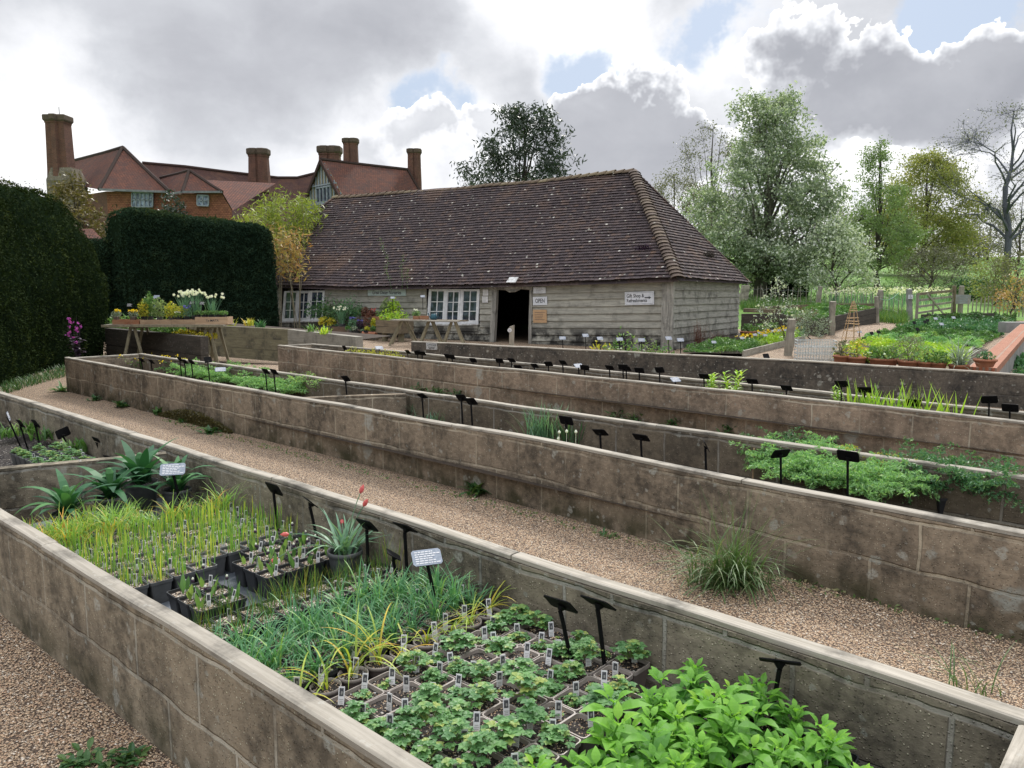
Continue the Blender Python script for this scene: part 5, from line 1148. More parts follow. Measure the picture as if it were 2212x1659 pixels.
# ------------------------------------------------------------------ raised beds and stock beds on the right
def sleeperwall(name, label, pts, h, n, mat, th=.1, cat='raised bed', zb=-.02):
    root = thing(name, label, cat, (0, 0, 0))
    for a, b in zip(pts[:-1], pts[1:]):
        for i in range(n):
            g = Geo(); za = a.z + zb + h / n * i; j = random.uniform(-.01, .01); up = Vector((0, 0, h / n / 2)); p, q = Vector((a.x, a.y, za)) + up, Vector((b.x, b.y, b.z + zb + h / n * i)) + up
            d = (q - p).normalized(); L = (q - p).length; an = math.atan2(d.y, d.x); g.box((L / 2, j, 0), (L, th, h / n - .008), r=random.random(), jit=.004); o = g.build('board', mat, root); o.matrix_local = Matrix.Translation(p) @ Matrix.Rotation(an, 4, 'Z') @ Matrix.Rotation(-math.asin(d.z), 4, 'Y')
    return root
def carpet(name, label, quad, z, n, size, mat, h=.12, jit=.35, ratio=.45, soilm=dark_soil, hang=-.05, stuff=True, clumps=60, cat='ground cover'):
    """dense low planting over a four-cornered patch of ground"""
    q = [Vector(p) for p in quad]; N = n; a, b = RNG.random(N), RNG.random(N); Q = np.array([p[:] for p in q])
    P_ = (Q[0] * ((1 - a) * (1 - b))[:, None] + Q[1] * (a * (1 - b))[:, None] + Q[2] * (a * b)[:, None] + Q[3] * ((1 - a) * b)[:, None])
    fr_ = 1.0 / max(.05, jit); hh = np.array([.45 + 1.3 * mnoise.noise(Vector((p[0] * fr_ * .9, p[1] * fr_ * .9, 1.3))) for p in P_]); hh = np.clip(hh, .08, 1.2) * h
    P_[:, 2] = P_[:, 2] + z + hh * RNG.random(N) ** .5; var = np.array([.42 + .9 * mnoise.noise(Vector((p[0] * 2.6, p[1] * 2.6, 9))) for p in P_])
    o = leafcloud(name, P_, size, mat, None, ratio=ratio, var=var, hang=hang); tag(o, label, cat, kind='stuff' if stuff else None); return o
up_ = lambda p, h: Vector((p.x, p.y, p.z + h))
# bed against the barn gable
b0, b1, b2, b3 = PG(1606, 765), PG(1737, 717), PG(1598, 712), PG(1470, 757)
b0, b1 = PG(1604, 771), PG(1737, 736)
sleeperwall('timber_edging', 'low pale timber board edging the bed beside the barn gable', [b0, b1], .19, 1, timber, .05, 'edging')
b2, b3 = PG(1600, 722), PG(1475, 768)
soilbed('bed_soil', [up_(b3, 0), b0, b1, b2], b0.z + .08, dark_soil)
carpet('low_geraniums', 'low fresh green ground cover in front of the barn gable corner', [b3, b0, PG(1655, 757), PG(1560, 742)], .1, 9000, .06, LF['green'], .22)
carpet('yellow_green_edging', 'yellow green leafy planting behind the pale timber edging', [b0 * .6 + b1 * .4, b1, PG(1700, 724), PG(1620, 742)], .1, 6500, .06, LF['iris'], .22)
def flowers(name, label, pts, h, n, mat, size=.045, fm=None, lm=LF['green'], cat='flowering plant', spread=.12, kind=None, up=.2):
    c = sum((Vector(p) for p in pts), Vector()) / len(pts); root = thing(name, label, cat, c); g = Geo(); F = []; L_ = []
    for p in pts:
        p = Vector(p) - c
        for _ in range(n):
            e = p + Vector((random.gauss(0, spread), random.gauss(0, spread), h * random.uniform(.7, 1.05))); g.tube([p + Vector((random.gauss(0, .02), random.gauss(0, .02), 0)), p.lerp(e, .6) + Vector((0, 0, .02)), e], [.004, .003, .002], 3, cap=False)
            for _ in range(7): F.append(tuple(e + Vector((random.gauss(0, .018), random.gauss(0, .018), random.gauss(0, .012)))))
            for _ in range(9): L_.append(tuple(p.lerp(e, random.uniform(.05, .75)) + Vector((random.gauss(0, .035), random.gauss(0, .035), 0))))
    g.build('stems', lm, root); leafcloud('leaves', L_, .07, lm, root, ratio=.3, up=up); leafcloud('flower_heads', F, size, mat, root, ratio=.8); return root
pts = [up_(PG(x, y), .12) for x, y in ((1610, 752), (1625, 748), (1640, 746), (1655, 741), (1668, 740), (1682, 738), (1692, 734), (1700, 731), (1716, 729))]
flowers('yellow_wallflowers', 'row of low yellow flowering plants along the timber edging', pts, .28, 9, LF['yelf'], .05)
def tuft(name, label, p, n, L, wd, mat, cat='grass', lean=.7, curl=1.0, spread=.05, seg=5, droop_j=.5, rz=None, group=None, lj=.35):
    root = thing(name, label, cat, p, 0, group); g = Geo()
    for _ in range(n):
        a = random.random() * 6.283; g.blade((random.gauss(0, spread), random.gauss(0, spread), 0), a, L * random.uniform(1 - lj, 1 + lj * .4), wd * random.uniform(.7, 1.2), abs(random.gauss(0, lean * .6)) + .05, curl * random.uniform(.3, 1 + droop_j), seg)
    g.build('blades', mat, root); return root
tuft('red_grass', 'dark bronze grass tuft against the barn gable', up_(PG(1508, 752), .05), 150, .85, .006, LF['redg'], lean=.35, curl=.5, spread=.09)
tuft('bronze_sedge', 'low bronze sedge arching beside the barn gable', up_(PG(1548, 744), .05), 200, .5, .006, LF['redg'], lean=1.0, curl=1.0, spread=.14)
# terracotta pots in front of the gable end
def terracotta(rim, h, sx=1.0, lip=.03):
    g = Geo(); g.lathe([(rim * .68, 0), (rim * .8, h * .4), (rim * .93, h - lip), (rim * 1.0, h - lip), (rim * 1.03, h - lip * .5), (rim, h), (rim * .9, h), (rim * .88, h - .03), (0, h - .03)], 24, sx=sx); return g
def potted(name, label, p, rim, h, fol, cat='potted plant', sx=1.0, group=None, mats=None, potm=terra, rz=0):
    root = thing(name, label, cat, p, rz, group); terracotta(rim, h, sx).build('pot', potm, root, smooth=True); g = Geo(); g.lathe([(rim * .88 , h - .028), (0, h - .02)], 16, sx=sx); g.build('compost', soil, root)
    fol(root, h); return root
def fol_cloud(mat, n, r, hh, size, ratio=.4, up=.2, stems=8, sx=1.0):
    def f(root, h):
        P_ = []; g = Geo()
        for _ in range(stems): a = random.random() * 6.28; e = Vector((math.cos(a) * r * .7 * random.random() * sx, math.sin(a) * r * .7 * random.random(), h + hh * random.uniform(.5, 1))); g.tube([(e.x * .2, e.y * .2, h - .04), e * .6 + Vector((0, 0, h * .4)), e], [.006, .004, .002], 3, cap=False)
        for _ in range(n):
            a = random.random() * 6.28; q = random.random() ** .6; z = random.random(); k = math.sin(min(1, z + .25) * math.pi * .8); P_.append((math.cos(a) * r * q * k * sx, math.sin(a) * r * q * k, h + hh * z))
        g.build('stems', LF['bud'], root); leafcloud('foliage', P_, size, mat, root, ratio=ratio, up=up)
    return f
def fol_blades(mat, n, L, wd, lean=.6, curl=1.2, spread=.03):
    def f(root, h):
        g = Geo()
        for _ in range(n): g.blade((random.gauss(0, spread), random.gauss(0, spread), h - .03), random.random() * 6.28, L * random.uniform(.6, 1.1), wd * random.uniform(.7, 1.1), abs(random.gauss(0, lean)), curl * random.uniform(.4, 1.3), 6)
        g.build('foliage', mat, root)
    return f
for x, y, r_, lb in ((1615, 738, .27, 'wide terracotta pot of young green shoots nearest the barn gable'), (1640, 738, .24, 'dark terracotta pot between two others by the barn gable'), (1668, 733, .34, 'wide shallow terracotta bowl behind the yellow flowers')):
    potted('terracotta_pot', lb, PG(x, y), r_, .34, fol_cloud(LF['green'], 160, r_ * .9, .25, .09))
# dark plank bay behind
sleeperwall('plank_bay', 'dark plank-sided bay behind the terracotta pots at the barn end', [PG(1601, 716), PG(1690, 716)], .72, 3, sleeper)
sleeperwall('timber_stack', 'long grey timbers lying on top of the dark plank bay', [up_(PG(1606, 706), .62), up_(PG(1684, 706), .55)], .16, 1, sleeper2, .25, 'timber')
sleeperwall('pale_plank', 'pale new plank leaning inside the dark bay', [up_(PG(1602, 716), .3), up_(PG(1665, 716), .3)], .26, 1, crate_l, .04, 'plank')
# raised sleeper bed beyond the path
r0, r1 = PG(1768, 727), PG(1894, 697); r1b = PG(1894, 697)
rb0 = [PG(1640, 690), r0, r1]
sleeperwall('sleeper_bed', 'dark railway-sleeper raised bed in the middle distance full of green leaves', [r0, r1], .62, 3, sleeper)
sleeperwall('sleeper_bed', 'low grey timber front of the far green bed left of the path', [PG(1690, 704), r0], .5, 2, sleeper)
tp_ = [up_(PG(1690, 704), .5), up_(r0, .6), up_(r1, .6), up_(PG(1760, 684), .5)]
carpet('leafy_crop', 'fresh green leaves filling the sleeper bed', tp_, -.06, 14000, .11, LF['green'], .16)
sleeperwall('timber_rail', 'grey rail at the back of the sleeper bed below the fence', [up_(PG(1640, 690), .45), up_(PG(1790, 684), .45), up_(PG(1888, 680), .4)], .12, 1, sleeper2, .12, 'rail')
# blossom sapling, shrubs and obelisk
H = hpx(1680, 592, 24)
crown_tree('blossoming_sapling', 'slender sapling with pale leaves and blossom in front of the fence', TB(1692, 24, .05), H, [(0, .2), (.2, .75), (.45, .8), (.7, .5), (.9, .25), (1, .05)], 12, 60, 14, .055, .09, LF['silver'], bark, tr=.022, seed=71, up=.9, z0=.15, blossom=(LF['blossom'], .35, .06), twr=.006, lean=(-.05, 0))
crown_tree('silver_shrub', 'bushy silver and russet shrub beside the path', up_(PG(1752, 733), -.02), 1.0, [(0, .35), (.4, .62), (.8, .5), (1, .2)], 12, 90, 16, .05, .08, LF['silver'], bark, tr=.02, seed=73, up=.9, z0=.1, twr=.006, cat='shrub')
tuft('green_tussock', 'blue green grassy plant at the foot of the tall pale post', PG(1727, 737), 90, .55, .014, LF['glau'], lean=.8)
crown_tree('russet_shrub', 'thin russet stemmed shrub behind the silver one', PG(1740, 722), .95, [(0, .3), (.5, .5), (1, .3)], 10, 60, 8, .05, .07, LF['redg'], bark, tr=.015, seed=77, up=.9, z0=.1, twr=.006, cat='shrub')
# stack of wire crates
cw = PG(1760, 778); wc = thing('wire_crates', 'stack of rusty galvanised wire crates behind the blackened wall', 'crates', cw, R(-12)); 
for L_ in range(3):
    g = Geo(); z0_ = L_ * .17 + .01; bw, bd_, bh = .92, .5, .15
    for z in (z0_, z0_ + bh * .5, z0_ + bh): 
        for a, b in (((-bw / 2, -bd_ / 2), (bw / 2, -bd_ / 2)), ((bw / 2, -bd_ / 2), (bw / 2, bd_ / 2)), ((bw / 2, bd_ / 2), (-bw / 2, bd_ / 2)), ((-bw / 2, bd_ / 2), (-bw / 2, -bd_ / 2))): g.beam((*a, z), (*b, z), .014, .014)
    for x in np.linspace(-bw / 2, bw / 2, 15):
        for y in (-bd_ / 2, bd_ / 2): g.beam((x, y, z0_), (x + .001, y, z0_ + bh), .010, .010)
        g.beam((x, -bd_ / 2, z0_), (x, bd_ / 2, z0_ + .001), .008, .008)
    g.build('crate', wire, wc)
ob = PG(1838, 762); ow = thing('wicker_obelisk', 'tapering wicker obelisk plant support behind the terracotta bowls', 'plant support', ob); h_ = PY(1843, 648, ob.y).z - ob.z
g = Geo(); rr = lambda z: .30 * (1 - z / h_) ** .8 + .012
for k in range(7): a = k * 6.283 / 7; g.tube([(math.cos(a) * rr(z), math.sin(a) * rr(z), z) for z in np.linspace(0, h_ * .98, 9)], .008, 4)
g.build('uprights', wicker, ow); g = Geo()
for z in (.28, .42, .55, .60, .66, .80, .84, .88): zz_ = z * h_; g.tube([(math.cos(a) * (rr(zz_) + .012), math.sin(a) * (rr(zz_) + .012), zz_ + random.uniform(-.012, .012)) for a in np.linspace(0, 6.283, 15)], .009, 4)
g.build('woven_bands', wicker, ow)
# stock beds between the path and the brick wall
K = [PG(1850, 770), PG(2078, 775), PG(2140, 748), PG(1893, 742)]
carpet('potted_stock', 'yellow green massed young plants nearest the terracotta bowls', [PG(1800, 782), PG(2085, 800), PG(2100, 762), PG(1850, 745)], .05, 16000, .075, LF['iris'], .22)
carpet('potted_stock', 'pale lime massed young plants in the middle of the stock bed', [PG(1850, 745), PG(2120, 757), PG(2128, 740), PG(1880, 733)], .05, 13000, .07, LF['fern'], .2)
carpet('potted_stock', 'bright green massed plants behind the lime ones in the stock bed', [PG(1885, 735), PG(2125, 748), PG(2165, 727), PG(1940, 716)], .05, 15000, .08, LF['green'], .2)
carpet('potted_stock', 'blue green massed plants at the far side of the stock bed', [PG(1940, 718), PG(2165, 728), PG(2188, 708), PG(1990, 700)], .05, 14000, .09, LF['fernd'], .25)
carpet('potted_stock', 'dark green massed plants behind the brick wall top', [PG(1990, 701), PG(2190, 708), PG(2195, 692), PG(2010, 690)], .05, 9000, .11, LF['weed'], .25)
soilbed('bed_soil', [up_(PG(1800, 782), 0), PG(2085, 800), PG(2200, 695), PG(1990, 695)], PG(1990, 740).z + .03, dark_soil)
sleeperwall('timber_edging', 'dark timber edge at the far end of the stock beds by the gate', [PG(1990, 697), PG(2145, 694)], .35, 1, sleeper, .1, 'edging')
def grassy(name, label, region, n, h, wd, mat, cat='grass'):
    g = Geo()
    for _ in range(n):
        x, y = region(); p = PG(x, y) if y > 560 else None
        if p is None: continue
        g.blade((p.x, p.y, p.z - .04), random.random() * 6.28, h * random.uniform(.5, 1.2), wd, random.uniform(.05, .5), random.uniform(.2, 1.0), 2)
    return tag(g.build(name, mat), label, cat, kind='stuff')
grassy('long_grass', 'long green grass along the paling fence under the blossom', lambda: (random.uniform(1600, 1960), 0) if False else ((lambda x: (x, 655 + (x - 1600) * .095 + random.uniform(-9, 14)))(random.uniform(1600, 1960))), 9000, .42, .022, LF['grass'])
grassy('orchard_grass', 'rough grass in the orchard behind the fence', lambda: (random.uniform(1600, 2212), random.uniform(604, 650)), 5000, .22, .035, LF['grass'])
# line of pale daffodils behind the fence
df = thing('daffodil_drift', 'long drift of cream daffodils flowering behind the paling fence and gate', 'daffodils'); F = []; g = Geo()
for _ in range(430):
    x = random.uniform(1775, 2050); base = PG(x, 662 + random.uniform(-8, 6)); h = random.uniform(.42, .62); t_ = PY(x, 627 + random.uniform(-6, 9), base.y); e = Vector((base.x + random.gauss(0, .05), base.y, max(base.z + h, t_.z)))
    g.blade(base, random.random() * 6.28, (e.z - base.z) * .9, .03, .1, .3, 2); 
    for _ in range(3): F.append(tuple(e + Vector([random.gauss(0, .035) for _ in range(3)])))
g.build('stems', LF['glau'], df); leafcloud('flower_heads', F, .075, LF['crmf'], df, ratio=.9); df['kind'] = 'stuff'
# low brick wall with rendered side
w0, w1 = P(2092, 792, .42), P(2192, 710, .42); w0b, w1b = P(2130, 797, .42), P(2206, 706, .42)
d = (w1 - w0).normalized(); w1 = w0 + d * 14; sd_ = Vector((d.y, -d.x, 0)); bw_ = thing('brick_topped_wall', 'low rendered wall with an orange brick top running away beside the stock beds', 'wall', (0, 0, 0)); wdth = .34
g = Geo(); A, B, C_, D_ = w0, w1, w1 + sd_ * wdth, w0 + sd_ * wdth; L_ = (B - A).length
g.face([A, D_, C_, B], uv=[(0, 0), (0, wdth), (L_, wdth), (L_, 0)])
for p, q in ((A, D_), (D_, C_), (C_, B), (B, A)): l = (q - p).length; g.face([p - Vector((0, 0, .11)), q - Vector((0, 0, .11)), q, p], uv=[(0, 0), (l, 0), (l, .11), (0, .11)])
g.build('brick_coping', redbrick, bw_); g = Geo(); i_ = .015
A, B, C_, D_ = A + sd_ * i_, B + sd_ * i_, C_ - sd_ * i_, D_ - sd_ * i_; g.hexa([dn(A, -.6), dn(D_, -.6), dn(C_, -.6), dn(B, -.6), dn(A, .31), dn(D_, .31), dn(C_, .31), dn(B, .31)]); g.build('rendered_side', slab_c, bw_)
q = w1b + sd_ * 1.0; g = Geo(); g.box((w1.x + 1.2, w1.y + .5, .3), (2.8, .4, .3)); tag(g.build('concrete_block', slab_c), 'grey concrete block end beyond the brick-topped wall', 'block')
carpet('low_planting', 'green plants on the lower ground right of the brick-topped wall', [PG(2165, 812), PG(2330, 830), PG(2330, 770), PG(2205, 775)], -.1, 7000, .09, LF['fernd'], .3)
# terracotta bowls standing along the blackened wall
def behindF(x, y, back=.35):
    p = onF(x, y, -back); return p
tb = [(1812, 776, .19, 'round terracotta pot under the wicker obelisk', fol_cloud(LF['bud'], 120, .2, .22, .05), 1), (1845, 779, .235, 'terracotta bowl with trailing violet flowers and a dark label', fol_cloud(LF['gold'], 140, .22, .25, .05), 1),
      (1903, 782, .36, 'long oval terracotta trough with a black label', fol_cloud(LF['green'], 420, .33, .16, .07), .95), (1961, 787, .27, 'terracotta bowl holding a dome of grey green needles', fol_cloud(LF['twig'], 1500, .32, .34, .035, .2), 1),
      (1996, 790, .17, 'small terracotta pot tucked beside the needle-leaved bowl', fol_cloud(LF['fern'], 260, .2, .22, .05), 1), (2025, 791, .19, 'terracotta pot of low green leaves with a black written label', fol_cloud(LF['green'], 260, .2, .14, .06), 1),
      (2070, 796, .22, 'terracotta pot with a white-striped spider-leaved plant', fol_blades(LF['silver'], 110, .48, .018), 1)]
for x, y, r_, lb, fo, sx in tb:
    r_ *= .60
    p = behindF(x, y, r_ + .12); p.z = .22 + .0; hh = .20; p.z = PY(x, y - 8, p.y).z - hh + .005; potted('terracotta_bowl', lb, p, r_, hh, fo, sx=sx)
p = onF(2127, 801, -.16); p.z = .455; potted('terracotta_bowl', 'shallow terracotta pan with a white tag standing on the end of the blackened wall', p, .145, .11, fol_cloud(LF['fernd'], 200, .13, .10, .035))
tuft('golden_grass', 'rounded yellow green grass behind the spider-leaved pot', PG(2048, 775), 260, .5, .006, LF['iris'], lean=.7, curl=.8, spread=.1)
# right-hand shrubs by the fence
for x, Y, yt, sd2, m, lb in ((2150, 40, 548, 81, LF['oaky'], 'leafy green hedge shrub at the right beyond the notice'), (2196, 37, 540, 82, LF['bud'], 'taller leafy shrub at the right edge with copper tips'), (2110, 43, 600, 83, LF['weed'], 'dark low shrub behind the notice board')):
    crown_tree('hedge_shrub', lb, TB(x, Y), hpx(x, yt, Y), [(0, .6), (.4, 1.3), (.75, 1.1), (1, .4)], 12, 150, 16, .12, .2, m, bark, tr=.06, seed=sd2, up=.7, z0=.08, twr=.012, cat='shrub')
crown_tree('copper_bush', 'small copper leaved bush at the far right edge', TB(2196, 32), 1.9, [(0, .4), (.5, .8), (1, .3)], 8, 60, 12, .1, .14, LF['orange'], bark, tr=.03, seed=84, up=.7, z0=.3, twr=.01, cat='shrub')
pf = thing('paling_fence', 'short run of upright palings below the notice board on the right', 'fence', (0, 0, 0))
for i in range(15):
    p = PG(2090 + i * 8.5, 690 - i * .4); g = Geo(); h = random.uniform(.8, .95); g.tube([p, p + Vector((random.uniform(-.03, .03), 0, h * .93)), p + Vector((0, 0, h))], [.025, .022, .005], 5); g.build('pale', postw, pf)
# ------------------------------------------------------------------ black T-shaped plant signs
def sign_meshes():
    out = {}
    for kind in ('dark', 'light'):
        g = Geo(); w_, h_, t_ = .125, .075, .004; c = .009
        prof = [(-w_ / 2 + c, -h_ / 2), (w_ / 2 - c, -h_ / 2), (w_ / 2, -h_ / 2 + c), (w_ / 2, h_ / 2 - c), (w_ / 2 - c, h_ / 2), (-w_ / 2 + c, h_ / 2), (-w_ / 2, h_ / 2 - c), (-w_ / 2, -h_ / 2 + c)]
        g.face([(x, y, -t_ / 2) for x, y in prof][::-1], 0); g.face([(x, y, t_ / 2) for x, y in prof], 1)
        for i in range(8): a, b = prof[i], prof[(i + 1) % 8]; g.face([(a[0], a[1], -t_ / 2), (b[0], b[1], -t_ / 2), (b[0], b[1], t_ / 2), (a[0], a[1], t_ / 2)], 0)
        out[kind] = g.mesh('sign_plate', [sign_blk, sign_lt if kind == 'light' else sign_blk])
    g = Geo(); rs = random.Random(3)
    for i in range(6):
        y = .026 - i * .0105; x = -.05; e = rs.uniform(.02, .05)
        while x < e: l = rs.uniform(.006, .018); g.box((x + l / 2, y, .0028), (l, .0042, .0006)); x += l + .003
    out['text'] = g.mesh('engraved_lettering', white_tag); return out
SM = sign_meshes(); SIGNS = []
def plant_sign(panel, base, label, face=None, light=False, tilt=48, sc=1.0, roll=0, group=None, text_=None, stake=True):
    """panel: world point of the plate; face: azimuth the written side looks to (degrees from +X)"""
    panel, base = Vector(panel), Vector(base); tilt = tilt if (light or tilt > 60) else min(66, tilt * .75 + 26)
    root = thing('plant_sign', label, 'plant sign', base, 0, group)
    p = panel - base; o = bpy.data.objects.new('sign_plate', SM['light' if light else 'dark']); COL.objects.link(o); o.parent = root; az = R(face if face is not None else 60)
    # local Y of the plate climbs away from the reader, local Z is the written side
    n = Vector((math.cos(az) * math.sin(R(tilt)), math.sin(az) * math.sin(R(tilt)), math.cos(R(tilt)))); yv = Vector((-math.cos(az) * math.cos(R(tilt)), -math.sin(az) * math.cos(R(tilt)), math.sin(R(tilt)))); xv = yv.cross(n)
    M = Matrix((( xv.x, yv.x, n.x, p.x), (xv.y, yv.y, n.y, p.y), (xv.z, yv.z, n.z, p.z), (0, 0, 0, 1))) @ Matrix.Rotation(R(roll), 4, 'Z') @ Matrix.Scale(sc, 4); o.matrix_local = M
    if text_ if text_ is not None else light:
        t_ = bpy.data.objects.new('engraved_lettering', SM['text']); COL.objects.link(t_); t_.parent = o
    if stake:
        g = Geo(); q = p - n * .004; low = q + Vector((0, 0, -.02 * sc)); g.tube([(0, 0, -.05), low.lerp(Vector((0, 0, 0)), .15), low], [.0072 * sc, .0078 * sc, .008 * sc], 6); g.tube([low, q - yv * .012 * sc], [.008 * sc, .020 * sc], 6); g.build('stake', sign_blk, root)
    return root
def base_sign(px, py, bx, by, label, z=.2, **kw):
    b = P(bx, by, z)
    if b.dot(VX) > 2.2 and b.dot(UX) > -5.2: b = PV(bx, by, 2.2); b.z = z
    d = ray(px, py); hd = Vector((d.x, d.y)).normalized(); t = (b.x * d.x + b.y * d.y) / (d.x ** 2 + d.y ** 2); p = Vector((0, 0, EYE)) + d * t; return plant_sign(p, b, label, **kw)
VAZ = math.degrees(math.atan2(VX.y, VX.x))               # signs face the path beyond the bed
# first bed
gA = 'plant signs in the first bed'
base_sign(18, 899, 50, 968, 'pale-edged sign tilted at the far left edge of the first bed', face=VAZ - 20, light=True, tilt=75)
base_sign(44.6, 915, 64.5, 975, 'black sign on a leaning stake at far left, left one of a close pair', face=VAZ, roll=-6)
base_sign(77, 915, 92, 984, 'black sign on a leaning stake at far left, right one of a close pair', face=VAZ, roll=-6)
base_sign(136, 935, 155, 982, 'thin edge-on sign with a bent stake left of the dividing wall', face=VAZ - 70, tilt=80, roll=12)
base_sign(209.6, 953, 222, 982, 'black sign just peeping over the mossy dividing wall', face=VAZ, z=.25)
base_sign(243, 991, 292, 1045, 'black sign leaning over against the dividing wall among dark leaves', face=VAZ + 20, tilt=25)
base_sign(373, 1014, 400, 1118, 'tall pale-faced sign turned to the camera above the strap-leaved plants', face=-75, light=True, tilt=42, sc=1.12)
base_sign(592, 1056, 603, 1156, 'upright black sign above the violet-flowered pots', face=VAZ)
base_sign(670, 1084, 697, 1153, 'black sign tilted edge-on with an orange tulip behind it', face=VAZ - 15, tilt=25, roll=-10)
base_sign(793, 1134, 797, 1257, 'tall black sign right of the tulip pot', face=VAZ, tilt=35, roll=-6)
base_sign(875, 1139, 882, 1255, 'thin black sign close to the back wall above the chives', face=VAZ, tilt=18, roll=-10)
base_sign(850, 1198, 868, 1305, 'dark edge-on sign standing in the middle of the chives', face=VAZ - 25, tilt=10, sc=.9, roll=-14)
base_sign(922, 1204, 960, 1366, 'pale-faced sign facing the camera above the yellowing round pots', face=-70, light=True, tilt=40, sc=.95)
base_sign(1211, 1305, 1243, 1443, 'large black sign on the left in the cinquefoil pots', face=VAZ, tilt=30, roll=-5, z=.25)
base_sign(1292, 1302, 1312, 1455, 'large black sign on the right in the cinquefoil pots', face=VAZ, tilt=18, roll=-8, z=.25)
base_sign(1685, 1429, 1664, 1542, 'black sign on a thick stake rising from the lime green plants', face=VAZ + 25, tilt=8, roll=-4, z=.3, sc=.95)
# second bed
def bed_sign(px, py, v, label, z=.2, **kw):
    p = PV(px, py, v); plant_sign(p, Vector((p.x + kw.pop('dx', .02), p.y, z)), label, **kw)
for px, py, v, lb, kw in ((306, 778, 4.75, 'leftmost black sign in the second bed, near its end wall', {}), (327, 781, 4.65, 'black sign just right of the leftmost one in the second bed', {}), (389, 776, 4.9, 'black sign at the back left of a cluster of three in the second bed', {}),
                          (399, 781, 4.7, 'middle black sign of a cluster of three in the second bed', {}), (414, 782, 4.6, 'right black sign of a cluster of three in the second bed', {}), (449, 777, 4.8, 'thin edge-on black sign right of the cluster of three', dict(face=VAZ - 70, tilt=75)),
                          (476, 798, 4.7, 'pale sign lying face up among the feathery leaves', dict(face=-70, light=True, tilt=35, stake=False)), (574, 802, 4.75, 'black sign touching its neighbour above the feathery leaves, left one', {}), (592, 803, 4.7, 'black sign touching its neighbour above the feathery leaves, right one', {}),
                          (747, 818, 4.75, 'black sign left of the low dividing wall in the second bed', dict(roll=-10)), (912, 855, 4.9, 'thin dark sign behind the grassy clump right of the dividing wall', dict(tilt=20, roll=-12)), (997, 859, 4.7, 'black sign standing high above the second bed, left of two', dict(roll=-8)),
                          (1018, 867, 4.6, 'black sign standing high above the second bed, right of two', dict(roll=-8)), (1223, 908, 4.6, 'large black sign in the grass clump with pale blue flowers', dict(tilt=55)), (1297, 934, 4.7, 'thin black sign right of the grass clump', dict(tilt=25, roll=-10)),
                          (1385, 945, 4.65, 'black sign on a curved stake in the empty part of the second bed', dict(tilt=25)), (1525, 962, 4.6, 'black sign twisted sideways left of the thin canes', dict(face=VAZ - 55, tilt=50)), (1686, 980, 4.75, 'dark sign half sunk in the feathery green plants', dict(face=VAZ + 60)),
                          (1832, 985, 4.65, 'large black sign above the middle of the feathery green plants', dict(tilt=50))):
    k = dict(face=VAZ, tilt=38); k.update(kw); bed_sign(px, py, v, lb, group='plant signs in the second bed', **k)
b3s = [(744, 751), (881, 760), (902, 761.5), (912, 763), (966, 769), (977, 771), (1022, 778), (1079, 779), (1105, 778), (1119, 793), (1155, 790), (1185, 786), (1216, 783), (1263, 794), (1317, 794), (1346, 793), (1353, 796), (1381, 800), (1425, 799), (1521, 813), (1625, 824), (1699, 838), (1818, 829), (1868, 842), (1974, 870), (2137, 863), (2182, 881)]
for i, (px, py) in enumerate(b3s):
    v = 7.85 - .0 * i; pos = ORD[i] if i < len(ORD) else 'rightmost'; lb = f'black plant sign, {pos} from the left along the third bed' if i < 26 else 'rightmost black plant sign in the third bed'
    bed_sign(px, py, v - .0001 * px + random.uniform(-.03, .03), lb, z=.25, face=VAZ + random.uniform(-12, 12), tilt=random.uniform(30, 58), roll=random.uniform(-8, 3), group='plant signs in the third bed')
for px, py, lb in ((819, 751, 'pale sign lying on the golden heather in the third bed'), (1250, 790, 'white edge-on sign among the black ones in the third bed'), (1459, 820, 'pale slanting sign near the middle of the third bed')): bed_sign(px, py, 7.8, lb, z=.25, face=-60, light=True, tilt=35)
for x, y, lb in ((1150, 739, 'small pale sign right beside the barn door'), (1202, 733, 'pale sign above the plants by the barn wall, second right of the door'), (1235, 740, 'pale sign low among green leaves by the barn wall'), (1280, 742, 'small tilted pale sign below the stained boards'),
                 (1330, 744, 'pale sign left of the Gift Shop sign, low by the wall'), (1392, 740, 'pale sign under the Gift Shop sign by the barn wall'), (1419, 744, 'blue-grey sign nearest the barn corner post')):
    p = onF(x, y, -1.2); plant_sign(p, (p.x + .05, p.y, -.3), lb, face=-80 + random.uniform(-15, 15), light=True, tilt=50, sc=1.0, group='plant signs along the barn wall')
rs_ = [(1542, 739, 1), (1603, 730, 1), (1631, 723, 1), (1641, 719, 1), (1653, 724, 1), (1642, 711, 0), (1668, 710, 0), (1671, 715, 1), (1684, 714, 1), (1697, 713, 1)]
for i, (x, y, l) in enumerate(rs_):
    b = PG(x, y + 26); p = PY(x, y, b.y); plant_sign(p, b, f'{"pale" if l else "dark"} sign beside the barn gable, {ORD[i]} counting from the corner post', face=-75, light=bool(l), tilt=50, sc=1.15, group='plant signs by the barn gable')
